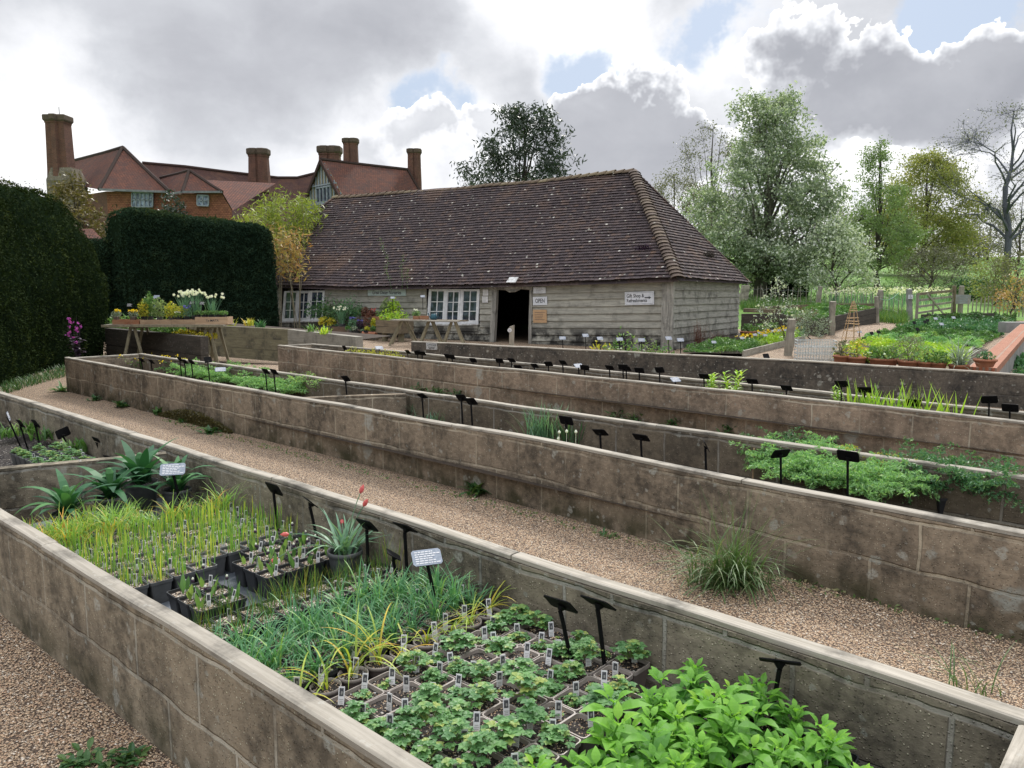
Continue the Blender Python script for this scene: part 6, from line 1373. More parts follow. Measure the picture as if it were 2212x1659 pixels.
for x, y, l, lb in ((1767, 670, 1, 'white sign in the sleeper bed below the fence'), (1823, 668, 1, 'white sign edge-on in the sleeper bed left of the obelisk tip'), (1842, 664, 1, 'pale sign right of the obelisk tip'), (1853, 663, 1, 'blue-grey sign at the right end of the sleeper bed'),
                    (1856, 716, 1, 'bright sign right of the wicker obelisk'), (1867, 732, 0, 'black sign beside the gravel path right of the obelisk'), (1883, 720, 0, 'black sign on a tall stake by the path, left of two'), (1898, 717, 0, 'black sign on a tall stake by the path, right of two'),
                    (1982, 711, 0, 'black sign standing in the bright green stock plants'), (1975, 697, 0, 'dark sign at the edge of the path near the gate'), (1998, 695, 0, 'thin sign on a tall stake left of its twin near the gate'), (2004, 692, 0, 'thin sign on a tall stake right of its twin near the gate'),
                    (2021, 688, 1, 'pale sign in the far stock bed near the gate'), (2034, 700, 1, 'blue-grey sign lying over the far stock plants'), (2060, 686, 1, 'small white sign below the notice board'), (2088, 748, 0, 'small square black sign near the brick wall'), (1655, 769, 0, 'square black sign against the timber edging')):
    b = PG(x, y + 24); p = PY(x, y, b.y); plant_sign(p, b, lb, face=-75 if l else -60, light=bool(l), tilt=50, sc=1.3, group='plant signs in the far beds')
for x, y, lb in ((1887, 775, 'black label standing in the long oval trough'), (1843, 770, 'dark label in the bowl of violet flowers'), (2025, 783, 'black label with white writing in the low green pot')):
    p = behindF(x, y, .34); p = PY(x, y, p.y); plant_sign(p, p - Vector((0, 0, .12)), lb, face=-90, tilt=60, sc=1.1, text_=True, group='labels in the terracotta bowls')

# ------------------------------------------------------------------ pots and young plants of the first bed
def squarepot(w_, h, mats, rimm=1):
    g = Geo(); hw = w_ / 2
    def ring(k, z):
        c = k * .22; pts = []
        for sx, sy in ((1, -1), (1, 1), (-1, 1), (-1, -1)):
            a = [(sx * k, sy * (k - c)), (sx * (k - c * .3), sy * (k - c * .3)), (sx * (k - c), sy * k)]
            if sx * sy > 0: pts += a
            else: pts += a[::-1]
        return [Vector((x, y, z)) for x, y in pts]
    g.loft([ring(hw * .72, 0), ring(hw * .92, h * .86)], 0, caps=(True, False), r=.5); g.loft([ring(hw * .92, h * .86), ring(hw * 1.0, h * .87), ring(hw * 1.0, h), ring(hw * .93, h), ring(hw * .90, h * .86)], 1, r=.5); return g.mesh('pot', mats)
def roundpot(w_, h, mats):
    g = Geo(); hw = w_ / 2; g.lathe([(0, 0), (hw * .74, 0), (hw * .92, h * .84)], 20, m=0, r=.5); g.lathe([(hw * .92, h * .84), (hw, h * .85), (hw, h), (hw * .94, h), (hw * .91, h * .84)], 20, m=1, r=.5); return g.mesh('pot', mats, True)
def compost_mesh(w_, h, mat, rnd=False):
    g = Geo(); n = 9; hw = w_ * .455
    if rnd: g.lathe([(hw * .99, h * .86), (hw * .6, h * .885), (0, h * .88)], 18)
    else:
        V = [[Vector(((i / n * 2 - 1) * hw, (j / n * 2 - 1) * hw, h * .86 + random.uniform(0, .004))) for i in range(n + 1)] for j in range(n + 1)]
        for j in range(n):
            for i in range(n):
                if (i in (0, n - 1)) and (j in (0, n - 1)): continue
                g.face([V[j][i], V[j][i + 1], V[j + 1][i + 1], V[j + 1][i]])
    # individual grit stones
    for _ in range(55):
        x, y = random.uniform(-hw, hw) * .92, random.uniform(-hw, hw) * .92
        if rnd and x * x + y * y > hw * hw * .9: continue
        s_ = random.uniform(.0018, .0042); a = random.random() * 3; c = Vector((x, y, h * .875 + .001)); q = [c + Vector((math.cos(a + k * 1.57) * s_ * (1 if k % 2 else .7), math.sin(a + k * 1.57) * s_ * (1 if k % 2 else .7), 0)) for k in range(4)]; t_ = c + Vector((0, 0, s_ * .8))
        r = random.random()
        for k in range(4): g.face([q[k], q[(k + 1) % 4], t_], 1, r)
    return g.mesh('compost', [mat, pebble])
def tag_mesh(h=.060, w_=.020, pic=True):
    g = Geo(); t_ = .0012; c = .002; g.box((0, 0, h / 2 - .012), (w_, t_, h + .024), 0)
    g.face([(-w_ * .34, -t_ * .8, h * .52), (w_ * .34, -t_ * .8, h * .52), (w_ * .34, -t_ * .8, h * .92), (-w_ * .34, -t_ * .8, h * .92)], 1)
    if pic: g.box((.001, -t_ * 1.0, h * .68), (w_ * .28, t_ * .2, h * .16), 2)
    for i in range(4): g.box((0, -t_ * .9, h * (.36 - i * .09)), (w_ * random.uniform(.5, .8), t_ * .2, h * .02), 2)
    return g.mesh('plant_label', [white_tag, dark_print, slab_c])
PW = .103
M_sq_t = squarepot(PW, .105, [taupe_pl, taupe_rim]); M_sq_k = squarepot(PW, .105, [grey_pl, grey_pl]); M_sq_b = squarepot(PW, .105, [black_pl, black_pl])
M_rd = roundpot(.105, .09, [taupe_pl, taupe_rim]); M_rdk = roundpot(.17, .15, [grey_pl, grey_pl])
C_grit = [compost_mesh(PW, .105, grit) for _ in range(3)]; C_soil = [compost_mesh(PW, .105, soil) for _ in range(3)]; C_rd = [compost_mesh(.105, .09, soil, True) for _ in range(2)]
T_pic = [tag_mesh() for _ in range(2)]; T_pl = [tag_mesh(.056, .017, False) for _ in range(2)]
def fol_mesh(fn, mats): g = Geo(); fn(g); return g.mesh('foliage', mats)
def cinq(g, n=30, r=.049, h=.097):
    for _ in range(n):
        a = random.random() * 6.283; q = r * random.random() ** .6; c = Vector((math.cos(a) * q, math.sin(a) * q, h + random.uniform(0, .040) * (1.25 - q / r))); g.tube([(c.x * .2, c.y * .2, h - .004), c], [.0012, .0008], 3, cap=False, r=.9)
        k0 = random.random() * 6.28; s_ = random.uniform(.013, .020); rr = random.random()
        for k in range(5): g.leaf(c, k0 + k * 1.257, random.uniform(-.1, .35), s_, s_ * .85, .5, .3, 2, r=min(1, max(0, rr + random.uniform(-.15, .15))))
def stripe(g, n=21, L=.10, h=.09, sp=.020):
    for _ in range(n): g.blade((random.gauss(0, sp), random.gauss(0, sp * .7), h), random.random() * 6.283, L * random.uniform(.5, 1.3), .0048, random.uniform(.0, .16), random.uniform(0, .3), 3)
def arch(g, n=46, L=.14, h=.09, sp=.022):
    for _ in range(n): g.blade((random.gauss(0, sp), random.gauss(0, sp), h), random.random() * 6.283, L * random.uniform(.5, 1.2), .0052, random.uniform(.1, .6), random.uniform(.5, 1.6), 5)
def chive(g, n=40, L=.15, h=.09, sp=.013, w_=.0062):
    for _ in range(n): g.blade((random.gauss(0, sp), random.gauss(0, sp), h), random.random() * 6.283, L * random.uniform(.45, 1.2), w_, random.uniform(.05, .5), random.uniform(.5, 1.8), 6)
def finef(g, n=38, L=.11, h=.09):
    for _ in range(n): g.blade((random.gauss(0, .022), random.gauss(0, .022), h), random.random() * 6.283, L * random.uniform(.4, 1.3), .0024, random.uniform(.0, .35), random.uniform(.1, .9), 4)
def strappy(g, n=12, L=.28, h=.08):
    for _ in range(n): g.blade((random.gauss(0, .008), random.gauss(0, .008), h), random.random() * 6.283, L * random.uniform(.6, 1.1), .0085, random.uniform(.1, .5), random.uniform(1.2, 2.3), 8)
def limef(g, h=.10):
    for s_ in range(3):
        b = Vector((random.gauss(0, .018), random.gauss(0, .018), h)); ht = random.uniform(.05, .12); ln = Vector((random.uniform(-.05, .05), random.uniform(-.05, .05), ht)); g.tube([b, b + ln * .5, b + ln], [.003, .0025, .002], 5, r=.3); k0 = random.random() * 6.28; nn_ = 5
        for i in range(nn_):
            p = b + ln * ((i + 1) / nn_); L = (.074 if i < nn_ - 1 else .04) * random.uniform(.75, 1.15)
            for k in range(2 if i < nn_ - 1 else 4):
                az = k0 + i * 1.57 + k * (3.14 if i < nn_ - 1 else 1.57) + random.uniform(-.3, .3); e = p + Vector((math.cos(az), math.sin(az), .4)) * .012; g.tube([p, e], [.0013, .001], 3, cap=False, r=.7); g.leaf(e, az, random.uniform(.1, .6) if i < nn_ - 1 else .9, L, L * .50, random.uniform(.5, 1.2), .35, 5, r=min(1, (i / nn_) * .6 + random.uniform(0, .35)))
def agapf(g, n=20, h=.14):
    for k in range(n): t = k / n; g.blade((random.gauss(0, .01), random.gauss(0, .01), h), k * 2.4, random.uniform(.20, .33), .056, .15 + t * .75, random.uniform(.8, 2.2), 8)
    g.lathe([(.004, h), (.016, h + .10), (.022, h + .135), (.012, h + .16), (0, h + .165)], 8, r=.95)
def muscf(g, h=.09):
    for _ in range(3): g.leaf((random.gauss(0, .012), random.gauss(0, .012), h), random.random() * 6.28, random.uniform(1.1, 1.45), random.uniform(.05, .095), .022, .2, .3, 4)
VAR = dict(cinq=[fol_mesh(cinq, LF['potent']) for _ in range(5)], stripe=[fol_mesh(stripe, LF['stripe']) for _ in range(5)], arch=[fol_mesh(arch, LF['arch']) for _ in range(4)], chive=[fol_mesh(chive, LF['chive']) for _ in range(5)],
           fine=[fol_mesh(finef, LF['fine']) for _ in range(4)], strap=[fol_mesh(strappy, LF['yel']) for _ in range(4)], lime=[fol_mesh(limef, LF['lime']) for _ in range(5)], agap=[fol_mesh(agapf, LF['agap']) for _ in range(3)], musc=[fol_mesh(muscf, LF['green']) for _ in range(4)])
def lk(name, me, parent, loc=(0, 0, 0), rz=0.0, sc=None, rx=0.0):
    o = bpy.data.objects.new(name, me); COL.objects.link(o); o.parent = parent; o.location = loc; o.rotation_euler = (rx, 0, rz)
    if sc: o.scale = sc if hasattr(sc, '__len__') else (sc,) * 3
    return o
def potplant(u, v, label, kind, pot, comp, group, z=.182, tagm=None, jit=.003, rz=None, fsc=1.0, name='potted_plant', tside=None):
    root = thing(name, label, 'potted plant', W(u + random.uniform(-jit, jit), v + random.uniform(-jit, jit), z), ANG + (random.uniform(-.04, .04) if rz is None else rz), group)
    lk('pot', pot, root); lk('compost', random.choice(comp), root, rz=random.choice((0, 1.5708, 3.1416, 4.7124)))
    if kind: lk('foliage', random.choice(VAR[kind]), root, rz=random.random() * 6.28, sc=(fsc * random.uniform(.85, 1.12),) * 2 + (fsc * random.uniform(.85, 1.15),))
    if tagm:
        face = -ANG + random.uniform(-.55, .4); lk('plant_label', random.choice(tagm), root, (random.uniform(-.035, .02), random.uniform(-.01, .035), .088), face, rx=random.uniform(-.4, .05))
    return root
n = 0
for i in range(7):
    for j in range(10):
        u, v = -1.99 + i * .106 + .05 * 0, 1.235 + j * .1065
        if i >= 6 and j in (8, 9): continue
        lb = f'taupe pot of cinquefoil, {ORD[j]} from near wall, {ORD[i]} row right of the chives'
        potplant(u + .05, v, lb, 'cinq', M_sq_t, C_soil, 'square pots of cinquefoil', tagm=T_pic if random.random() < .93 else None, fsc=random.choice((.62, .8, .95, 1.05, 1.15, 1.25)))
for i in range(12):
    for j in range(10):
        u, v = -4.50 + i * .107, 1.235 + j * .1065
        if i >= 11: continue
        if j >= 5 and i >= 10: continue
        if i < 3 and j > 5: continue
        row = ORD[10 - i]; arching = i < 4
        lb = f'pot of {"arching orange-tipped leaves" if arching else "upright yellow-striped shoots"}, {ORD[j]} from near wall, {row} row from bare sheet'
        potplant(u, v, lb, 'arch' if arching else 'stripe', M_sq_k, C_grit, 'pots of yellow-striped bulbs', tagm=T_pl if random.random() < .9 else None, fsc=random.uniform(.85, 1.25))
        if i >= 4 and random.random() < .6: pass
# violet grape-hyacinth pots
def hyacinth(u, v, label, fl=True):
    r = potplant(u, v, label, 'musc', M_sq_b, C_grit, 'black pots of grape hyacinth', tagm=T_pl)
    if fl:
        g = Geo(); e = Vector((random.uniform(-.015, .015), random.uniform(-.01, .01), .09 + random.uniform(.075, .12))); g.tube([(0, 0, .09), e], [.0014, .0012], 4); g.build('flower_stem', LF['green'], r); g = Geo(); g.lathe([(0, 0), (.0065, .004), (.0075, .010), (.004, .016)], 7, c=e - Vector((0, 0, .008)), m=0); g.lathe([(.0045, .014), (.005, .020), (0, .026)], 7, c=e - Vector((0, 0, .008)), m=1); g.build('flower_spike', [LF['purf'], LF['whf']], r)
k = 0
for i in range(3):
    for j in range(2): hyacinth(-3.19 + i * .106, 1.45 + j * .106, f'black pot of grape hyacinth on bare sheet, {ORD[i]} of its {"near" if j == 0 else "far"} row', random.random() < .6)
for i in range(4):
    for j in range(4):
        if i == 0 and j < 1: continue
        hyacinth(-3.42 + i * .106, 1.82 + j * .106, f'black pot of violet grape hyacinth toward the back wall, {ORD[i]} along in the {ORD[j]} line', random.random() < .6)
for i in range(2):
    for j in range(10):
        potplant(-2.795 + i * .107, 1.235 + j * .1065, f'pot of thin wispy leaves, {ORD[j]} from near wall, {ORD[i]} row right of bare sheet', 'fine', M_sq_b, C_grit, 'pots of wispy leaves', tagm=T_pl if random.random() < .4 else None, fsc=random.uniform(.9, 1.2))
for i in range(4):
    for j in range(10):
        potplant(-2.495 + i * .104, 1.235 + j * .1065, f'pot of chive-like blades, {ORD[j]} from near wall, {ORD[i]} row right of wispy pots', 'chive', M_sq_b, C_grit, 'pots of chive-like blades', tagm=T_pl if random.random() < .45 else None, fsc=random.uniform(.9, 1.2))
for j in range(9):
    potplant(-2.095 + random.uniform(-.01, .01), 1.30 + j * .112, f'round pot of yellowing strap leaves, {ORD[j]} of the line from near wall', 'strap', M_rd, C_rd, 'round pots of yellowing leaves', tagm=T_pic, fsc=random.uniform(.75, 1.0))
k = 0
for i in range(6):
    for j in range(8):
        if j < 1 and i > 2: continue
        potplant(-1.13 + i * .112, 1.33 + j * .112, f'pot of lime green leaves, {ORD[j]} from near wall, {ORD[i]} row right of cinquefoil', 'lime', M_sq_b, C_soil, 'pots of lime green leafy plants', tagm=T_pic if random.random() < .2 else None, fsc=random.uniform(.85, 1.1)) if not (i == 5 and j > 5) else None
for i, (u, v, lb, s_) in enumerate(((-4.66, 1.50, 'large pot of broad dark strap leaves nearest the near wall', 1.0), (-4.78, 1.78, 'pot of broad strap leaves with a pale bud, middle of the dividing wall', 1.1), (-4.93, 2.02, 'tall broad strap-leaved plant in the back corner by the dividing wall', 1.2), (-4.70, 2.14, 'broad strap-leaved plant right against the back wall', 1.0))):
    r = thing('strap_leaved_plant', lb, 'potted plant', W(u, v, .182), i, 'broad strap-leaved plants', sc=s_); lk('pot', M_rdk, r); lk('foliage', VAR['agap'][i % 3], r); g = Geo(); g.lathe([(.077, .13), (0, .133)], 16); g.build('compost', soil, r); lk('plant_label', T_pic[0], r, (.03, -.05, .13), -ANG, rx=-.1) if i == 1 else None
# tulips in one pot, flopping outwards
r = potplant(-3.0, 2.16, 'pot of flopping glaucous leaves with coral pink tulip buds', None, M_rdk, C_rd, None, name='tulip_pot'); g = Geo(); buds = []
for _ in range(34): g.blade((random.gauss(0, .015), random.gauss(0, .015), .13), random.random() * 6.28, random.uniform(.18, .33), .016, random.uniform(.2, .9), random.uniform(.4, 1.4), 7)
for az, ln, L, cu in ((-2.5, .9, .30, .9), (-2.1, 1.0, .33, 1.3), (2.6, .8, .22, .8), (1.2, .15, .30, .3), (.4, .25, .27, .4)):
    az += ANG; p = Vector((0, 0, .13)); th = ln; pts = [p]
    for i in range(6): p = p + Vector((math.cos(az) * math.sin(th), math.sin(az) * math.sin(th), math.cos(th))) * (L / 6); th += cu / 6; pts.append(p)
    g.tube(pts, .0022, 5); d = (pts[-1] - pts[-2]).normalized(); buds.append([p, p + d * .012, p + d * .028, p + d * .045])
cs = [g.build('foliage', LF['glau'], r)]
for q in buds: g2 = Geo(); g2.tube(q, [.004, .011, .010, .001], 8); cs.append(g2.build('tulip_bud', LF['pinkf'], r))
for c in cs: c.rotation_euler = (0, 0, -ANG)
# left compartment: trays of small rosettes
for i in range(9):
    for j in range(7):
        if i < 6 and j < 4: continue
        potplant(-6.75 + i * .112 + (.1 if j < 2 else 0), 1.35 + j * .13, f'small pot of green rosette beyond dividing wall, {ORD[j]} across, {ORD[i]} row along', 'cinq', M_sq_k, C_soil, 'rosette pots beyond the dividing wall', z=.2, tagm=T_pl if random.random() < .4 else None)
for k, (x, y) in enumerate(((15, 945), (60, 935), (100, 948), (170, 975))): tuft('leafy_seedling', ['yellow green leafy clump at the far left of the first bed', 'dark grassy clump behind the left pair of signs', 'pale clump of leaves near the back wall, left compartment', 'small bright clump beside the dividing wall, left compartment'][k], P(x, y, .25), 40, .14, .02, LF['green'], cat='plant', lean=.5)

# ------------------------------------------------------------------ second and third beds
def ferny(name, label, pts, n, L, mat, cat='feathery plant', h0=.0, size=.016, el=(.5, 1.2), droop=1.1, dens=54):
    c = sum((Vector(p) for p in pts), Vector()) / len(pts); root = thing(name, label, cat, c); g = Geo(); LV = []
    for b in pts:
        for _ in range(n):
            p = Vector(b) - c + Vector((random.gauss(0, .03), random.gauss(0, .03), h0)); az = random.random() * 6.28; th = random.uniform(*el); Lr = L * random.uniform(.5, 1.15); q = [p]
            dr = droop * random.uniform(.6, 1.2)
            for i in range(7): p = p + Vector((math.cos(az) * math.cos(th), math.sin(az) * math.cos(th), math.sin(th))) * Lr / 7; th -= dr / 7; q.append(p)
            g.tube(q, [.0022 * (1 - i / 9) for i in range(8)], 3, cap=False)
            for i in range(2, 8):
                wdt = .34 * Lr * math.sin((i - 1) / 7.0 * math.pi) * .55 + .008; sd_ = Vector((-math.sin(az), math.cos(az), 0))
                for _ in range(dens // 3):
                    k = random.uniform(-1, 1); LV.append(tuple(q[i] + sd_ * wdt * k - (q[i] - q[i - 1]) * abs(k) * -.7 + Vector((random.gauss(0, .004), random.gauss(0, .004), random.gauss(0, .006) - abs(k) * wdt * .25))))
    g.build('stems', mat, root); leafcloud('fronds', LV, size, mat, root, ratio=.30); return root
V2 = lambda x, y, v=4.7, z=.19: (lambda p: Vector((p.x, p.y, z)))(PV(x, y, v))
def bedpt(x, y, z): return P(x, y, z)
ferny('feathery_plants', 'soft feathery green plants filling the left end of the second bed', [bedpt(x, y, .30) for x, y in ((390, 800), (410, 812), (430, 812), (455, 818), (480, 822), (505, 826), (530, 822), (545, 832), (570, 838), (595, 845), (500, 815), (560, 826), (620, 850))], 30, .27, LF['fern'], size=.028)
ferny('feathery_fennel', 'taller feathery plant reaching above the batten right of the paired signs', [bedpt(x, y, .25) for x, y in ((640, 852), (665, 856), (690, 860))], 16, .34, LF['fern'], size=.022, el=(.9, 1.4))
flowers('yellow_flowers', 'spindly small yellow flowers in the left end of the second bed', [bedpt(x, y, .2) for x, y in ((320, 805), (345, 808), (370, 812), (395, 815))], .28, 6, LF['yelf'], .022, LF['fern'])
tuft('leafy_plant', 'dark leafy plant behind the feathery ones near the back batten', bedpt(500, 812, .25), 60, .2, .03, LF['weed'], cat='plant', lean=.8)
tuft('grassy_clump', 'grey green grassy clump right of the low dividing wall', bedpt(900, 905, .2), 150, .22, .009, LF['glau'], lean=.9, curl=1.3, spread=.07)
tuft('grassy_clump', 'smaller grey green grassy clump left of the tall sign pair', bedpt(945, 918, .2), 90, .18, .008, LF['glau'], lean=1.0, curl=1.2, spread=.06)
tuft('tall_grassy_clump', 'upright fresh green clump around the large black sign', bedpt(1180, 958, .2), 260, .34, .010, LF['glau'], lean=.35, curl=.7, spread=.085)
tuft('tall_grassy_clump', 'darker upright clump with blue flowers right of the large black sign', bedpt(1235, 966, .2), 120, .27, .011, LF['fernd'], lean=.3, curl=.6, spread=.05)
g = Geo(); fb = thing('grape_hyacinths', 'four pale blue and white flower spikes in front of the dark clump', 'flowers', bedpt(1230, 965, .2))
for x, y in ((1208, 934), (1224, 932), (1244, 933), (1206, 948)):
    g = Geo(); p = PV(x, y, 4.45) - fb.location; g.lathe([(0, -.012), (.010, -.006), (.011, .004), (0, .018)], 7, c=p); g.tube([(p.x, p.y, 0), p], .0018, 4); g.build('flower_spike', LF['whf'], fb)
clumpx = [(1660, 1000, 'fern'), (1700, 1008, 'fern'), (1745, 1018, 'fern'), (1790, 1026, 'fern'), (1835, 1034, 'fern'), (1700, 1028, 'fern'), (1760, 1040, 'fern'), (1820, 1052, 'fern'), (1880, 1046, 'fern'), (1925, 1058, 'fern'), (1890, 1064, 'fern'), (1680, 1000, 'fern'), (1720, 1015, 'fern'), (1790, 1040, 'fern'), (1860, 1040, 'fern'), (1730, 995, 'fern'), (1780, 1000, 'fern'), (1910, 1070, 'fern')]
ferny('feathery_plants', 'large mound of feathery grey green leaves in the second bed', [bedpt(x, y, .33) for x, y, _ in clumpx], 30, .25, LF['fern'], size=.026)
ferny('feathery_plants', 'yellow tinged feathery leaves at the back of the big mound', [bedpt(x, y, .36) for x, y in ((1860, 1015), (1900, 1024), (1935, 1034), (1830, 1010))], 30, .2, LF['gold'], size=.016)
ferny('dark_feathery_plant', 'dark feathery plant arching over the right end of the second bed', [bedpt(x, y, .33) for x, y in ((1990, 1045), (2020, 1060), (2055, 1065), (2085, 1062), (2110, 1070))], 26, .33, LF['fernd'], size=.026)
ferny('dark_feathery_plant', 'dark feathery plant at the left of the big mound', [bedpt(x, y, .33) for x, y in ((1690, 985), (1730, 990))], 24, .28, LF['fernd'], size=.02)
for k, (x, yt, yb) in enumerate(((1597, 993, 1032), (1626, 968, 1042), (1652, 968, 1020))):
    b = bedpt(x, yb, .2); t_ = PY(x, yt, b.y); c = thing('bamboo_cane', ['short cane stub, leftmost of three canes in the second bed', 'tallest cane, middle of three in the second bed', 'thin cane at the right of three in the second bed'][k], 'cane', b, 0, 'canes in the second bed'); g = Geo(); g.tube([(0, 0, 0), (0, 0, (t_.z - b.z) * .5), (0, 0, t_.z - b.z)], [.005, .0048, .0045], 6); g.build('shaft', crate_l, c)
pp = bedpt(2035, 1108, .2); r = thing('potted_plant', 'black pot with white photo label under the dark feathery leaves', 'potted plant', pp); lk('pot', M_sq_b, r); lk('compost', C_soil[0], r); lk('plant_label', T_pic[0], r, (0, 0, .09), 0, 1.3)
tuft('iris_shoot', 'single bright yellow green blade at the right edge of the second bed', bedpt(2212, 1130, .2), 7, .34, .03, LF['iris'], cat='plant', lean=.12, curl=.2, spread=.02)
for k, (x, y) in enumerate(((1650, 995), (1500, 985), (1475, 1004), (1000, 915), (1080, 940))): tuft('small_weed', ['low weed in the second bed beside the canes', 'low green weed right of the curved stake', 'dark weed beneath the curved sign', 'tiny white-flowered weed left of the sign pair', 'tiny weed in the middle of the second bed'][k], bedpt(x, y, .2), 26, .09, .014, LF['weed'], cat='weed', lean=.9)
# third bed
V3 = lambda x, y, v=7.8, z=.24: (lambda p: Vector((p.x, p.y, z)))(PV(x, y, v))
def cloudplant(name, label, pts, r, h, n, size, mat, cat='plant', ratio=.4, up=.2, hang=0):
    c = sum((Vector(p) for p in pts), Vector()) / len(pts); root = thing(name, label, cat, c); P_ = []; g = Geo()
    for b in pts:
        b = Vector(b) - c
        for _ in range(8): a = random.random() * 6.28; g.tube([b, b + Vector((math.cos(a) * r * .6, math.sin(a) * r * .6, h * .8))], [.004, .002], 3, cap=False)
        for _ in range(n): a = random.random() * 6.28; q = random.random() ** .5; z = random.random(); P_.append(tuple(b + Vector((math.cos(a) * r * q, math.sin(a) * r * q, z * h * (1.15 - .6 * q)))))
    g.build('stems', bark, root); leafcloud('foliage', P_, size, mat, root, ratio=ratio, up=up); return root
cloudplant('golden_heather', 'golden green heathery plants spilling over the left of the third bed', [V3(x, 762, 7.72, .34) for x in (762, 785, 808, 832, 850)], .17, .22, 420, .03, LF['gold'], cat='heather')
def euph(name, label, base, stems, h, mat, r=.13, L=.10, w_=.022):
    root = thing(name, label, 'plant', base); g = Geo()
    for _ in range(stems):
        ln = Vector((random.uniform(-r, r), random.uniform(-r, r), h * random.uniform(.7, 1.05))); g.tube([(0, 0, 0), ln * .5, ln], [.005, .004, .003], 5, r=.8)
        for i in range(22):
            t = .3 + .7 * i / 22; az = i * 2.4 + random.uniform(-.3, .3); g.leaf(ln * t, az, random.uniform(.0, .5) + t * .5, L * (1.15 - t * .45), w_, .8, .2, 3)
    g.build('foliage', mat, root); return root
euph('leafy_spurge', 'tall bright green whorled plant, taller of two in the third bed', V3(1578, 835, 7.75, .24), 4, .50, LF['iris'], .12, .12, .026); euph('leafy_spurge', 'bright green whorled plant left of its taller twin in the third bed', V3(1538, 830, 7.75, .24), 5, .36, LF['iris'], .12, .10, .024)
euph('orange_tipped_plant', 'small green plant with orange lower leaves in the third bed', V3(1808, 850, 7.75, .24), 4, .36, LF['iris'], .06, .07, .02)
cloudplant('silver_leaved_shrub', 'small silvery green leafy shrub between black signs in the third bed', [V3(x, 845, 7.7, .24) for x in (1645, 1670, 1690)], .12, .26, 150, .03, LF['silver'], cat='shrub')
ir = thing('sword_leaved_clump', 'row of bright yellow green sword-shaped leaves in the third bed', 'irises', V3(1950, 870, 7.6, .24)); g = Geo()
for _ in range(130):
    x = random.choice((random.uniform(1835, 1900), random.uniform(1880, 2100), random.uniform(1890, 2080))); p = V3(x, 870, random.uniform(7.42, 7.75), .24) - ir.location; g.blade(p, ANG + random.choice((0, math.pi)) + random.uniform(-.5, .5), random.uniform(.28, .52), .042, random.uniform(.0, .35), random.uniform(0, .35), 5)
g.build('foliage', LF['iris'], ir)
for k, (x, y, v) in enumerate(((560, 763, 7.8), (1180, 796, 7.75), (1360, 812, 7.7), (1500, 818, 7.7))): tuft('small_weed', ['low weed at the left end of the third bed', 'small bright weed under the signs of the third bed', 'low green weed near the paired signs', 'low weed left of the spurge'][k], V3(max(x, 640), y, v), 26, .12, .02, LF['green'], cat='weed', lean=.8)

# ------------------------------------------------------------------ weeds and grasses along the wall feet
def weed(label, x, y, n=30, L=.13, w_=.035, mat='weed', z=None, name='weed', cat='weed', lean=1.0):
    p = PG(x, y) if z is None else P(x, y, z); root = thing(name, label, cat, p); g = Geo()
    for _ in range(n): g.leaf((random.gauss(0, .03), random.gauss(0, .03), .005), random.random() * 6.28, random.uniform(.2, 1.2), L * random.uniform(.5, 1.1), w_, random.uniform(.5, 1.3), .25, 4)
    g.build('leaves', LF[mat], root); return root
for lb, x, y, s_ in (('dark weed at the foot of the second bed wall, nearest its corner', 205, 866, 1), ('leafy rosette weed on the gravel, second from the wall corner', 262, 880, 1.2), ('pointed weed below the second bed wall, third from the corner', 345, 896, 1.3), ('low weed on the gravel, fourth from the wall corner', 395, 912, .8), ('spreading weed beside the mossy wall foot', 455, 936, 1.1),
                     ('dark weed at the foot of the wall in mid path', 1030, 1068, 1.2)): weed(lb, x, y, 34, .12 * s_, .03 * s_)
weed('upright dark weed growing from the wall foot in mid path', 1027, 1062, 26, .17, .02, lean=.2); weed('tiny grass weed by the wall crack', 1310, 1160, 14, .08, .012)
for lb, x, y in (('weed patch on the lower left gravel by the wall', 170, 1648), ('tiny weed near the wall foot on the lower left gravel', 262, 1648)): weed(lb, x, y, 40, .06, .022)
for k, (x, y) in enumerate(((905, 845), (940, 850), (960, 852), (985, 853), (1450, 918), (1330, 903), (1370, 907), (1575, 925), (1725, 958), (1755, 960), (1800, 965), (1825, 968), (2000, 990), (2060, 996), (2120, 1005), (2190, 1010))):
    v = 7.40; p = PV(x, y, v); p.z = max(.02, p.z - .12); root = thing('wall_fern', f'dark green leafy weed at the foot of the reddish wall, {ORD[k]} from the left', 'weed', p, 0, 'weeds below the reddish brown wall'); g = Geo()
    for _ in range(46): g.leaf((random.gauss(0, .07), random.gauss(0, .02), random.uniform(0, .10)), random.random() * 6.28, random.uniform(-.2, 1.0), random.uniform(.05, .11), .026, .8, .25, 3)
    g.build('leaves', LF['weed'], root)
gt_ = PG(1580, 1268); root = thing('grass_tussock', 'big shaggy grass tussock growing at the foot of the brown block wall', 'grass', (gt_.x, gt_.y + .02, 0)); g = Geo()
for _ in range(330):
    az = random.gauss(R(-125), 1.3); g.blade((random.gauss(0, .09), random.gauss(0, .035), 0), az, random.uniform(.16, .5), random.uniform(.005, .010), abs(random.gauss(.1, .55)), random.uniform(.8, 2.4), 8)
for _ in range(60): g.blade((random.gauss(0, .06), random.gauss(0, .03), 0), random.random() * 6.28, random.uniform(.4, .62), .003, abs(random.gauss(0, .5)), random.uniform(.1, .6), 6)
g.build('blades', LF['dry'], root)
p = PG(2100, 1500); root = thing('grass_tuft', 'sparse pale grass blades on the gravel at the right beyond the batten', 'grass', p); g = Geo()
for _ in range(26): g.blade((random.gauss(0, .07), random.gauss(0, .03), 0), random.gauss(R(180), 1.0), random.uniform(.12, .26), .006, random.uniform(.0, .4), random.uniform(.8, 2.2), 8)
g.build('blades', LF['dry'], root)
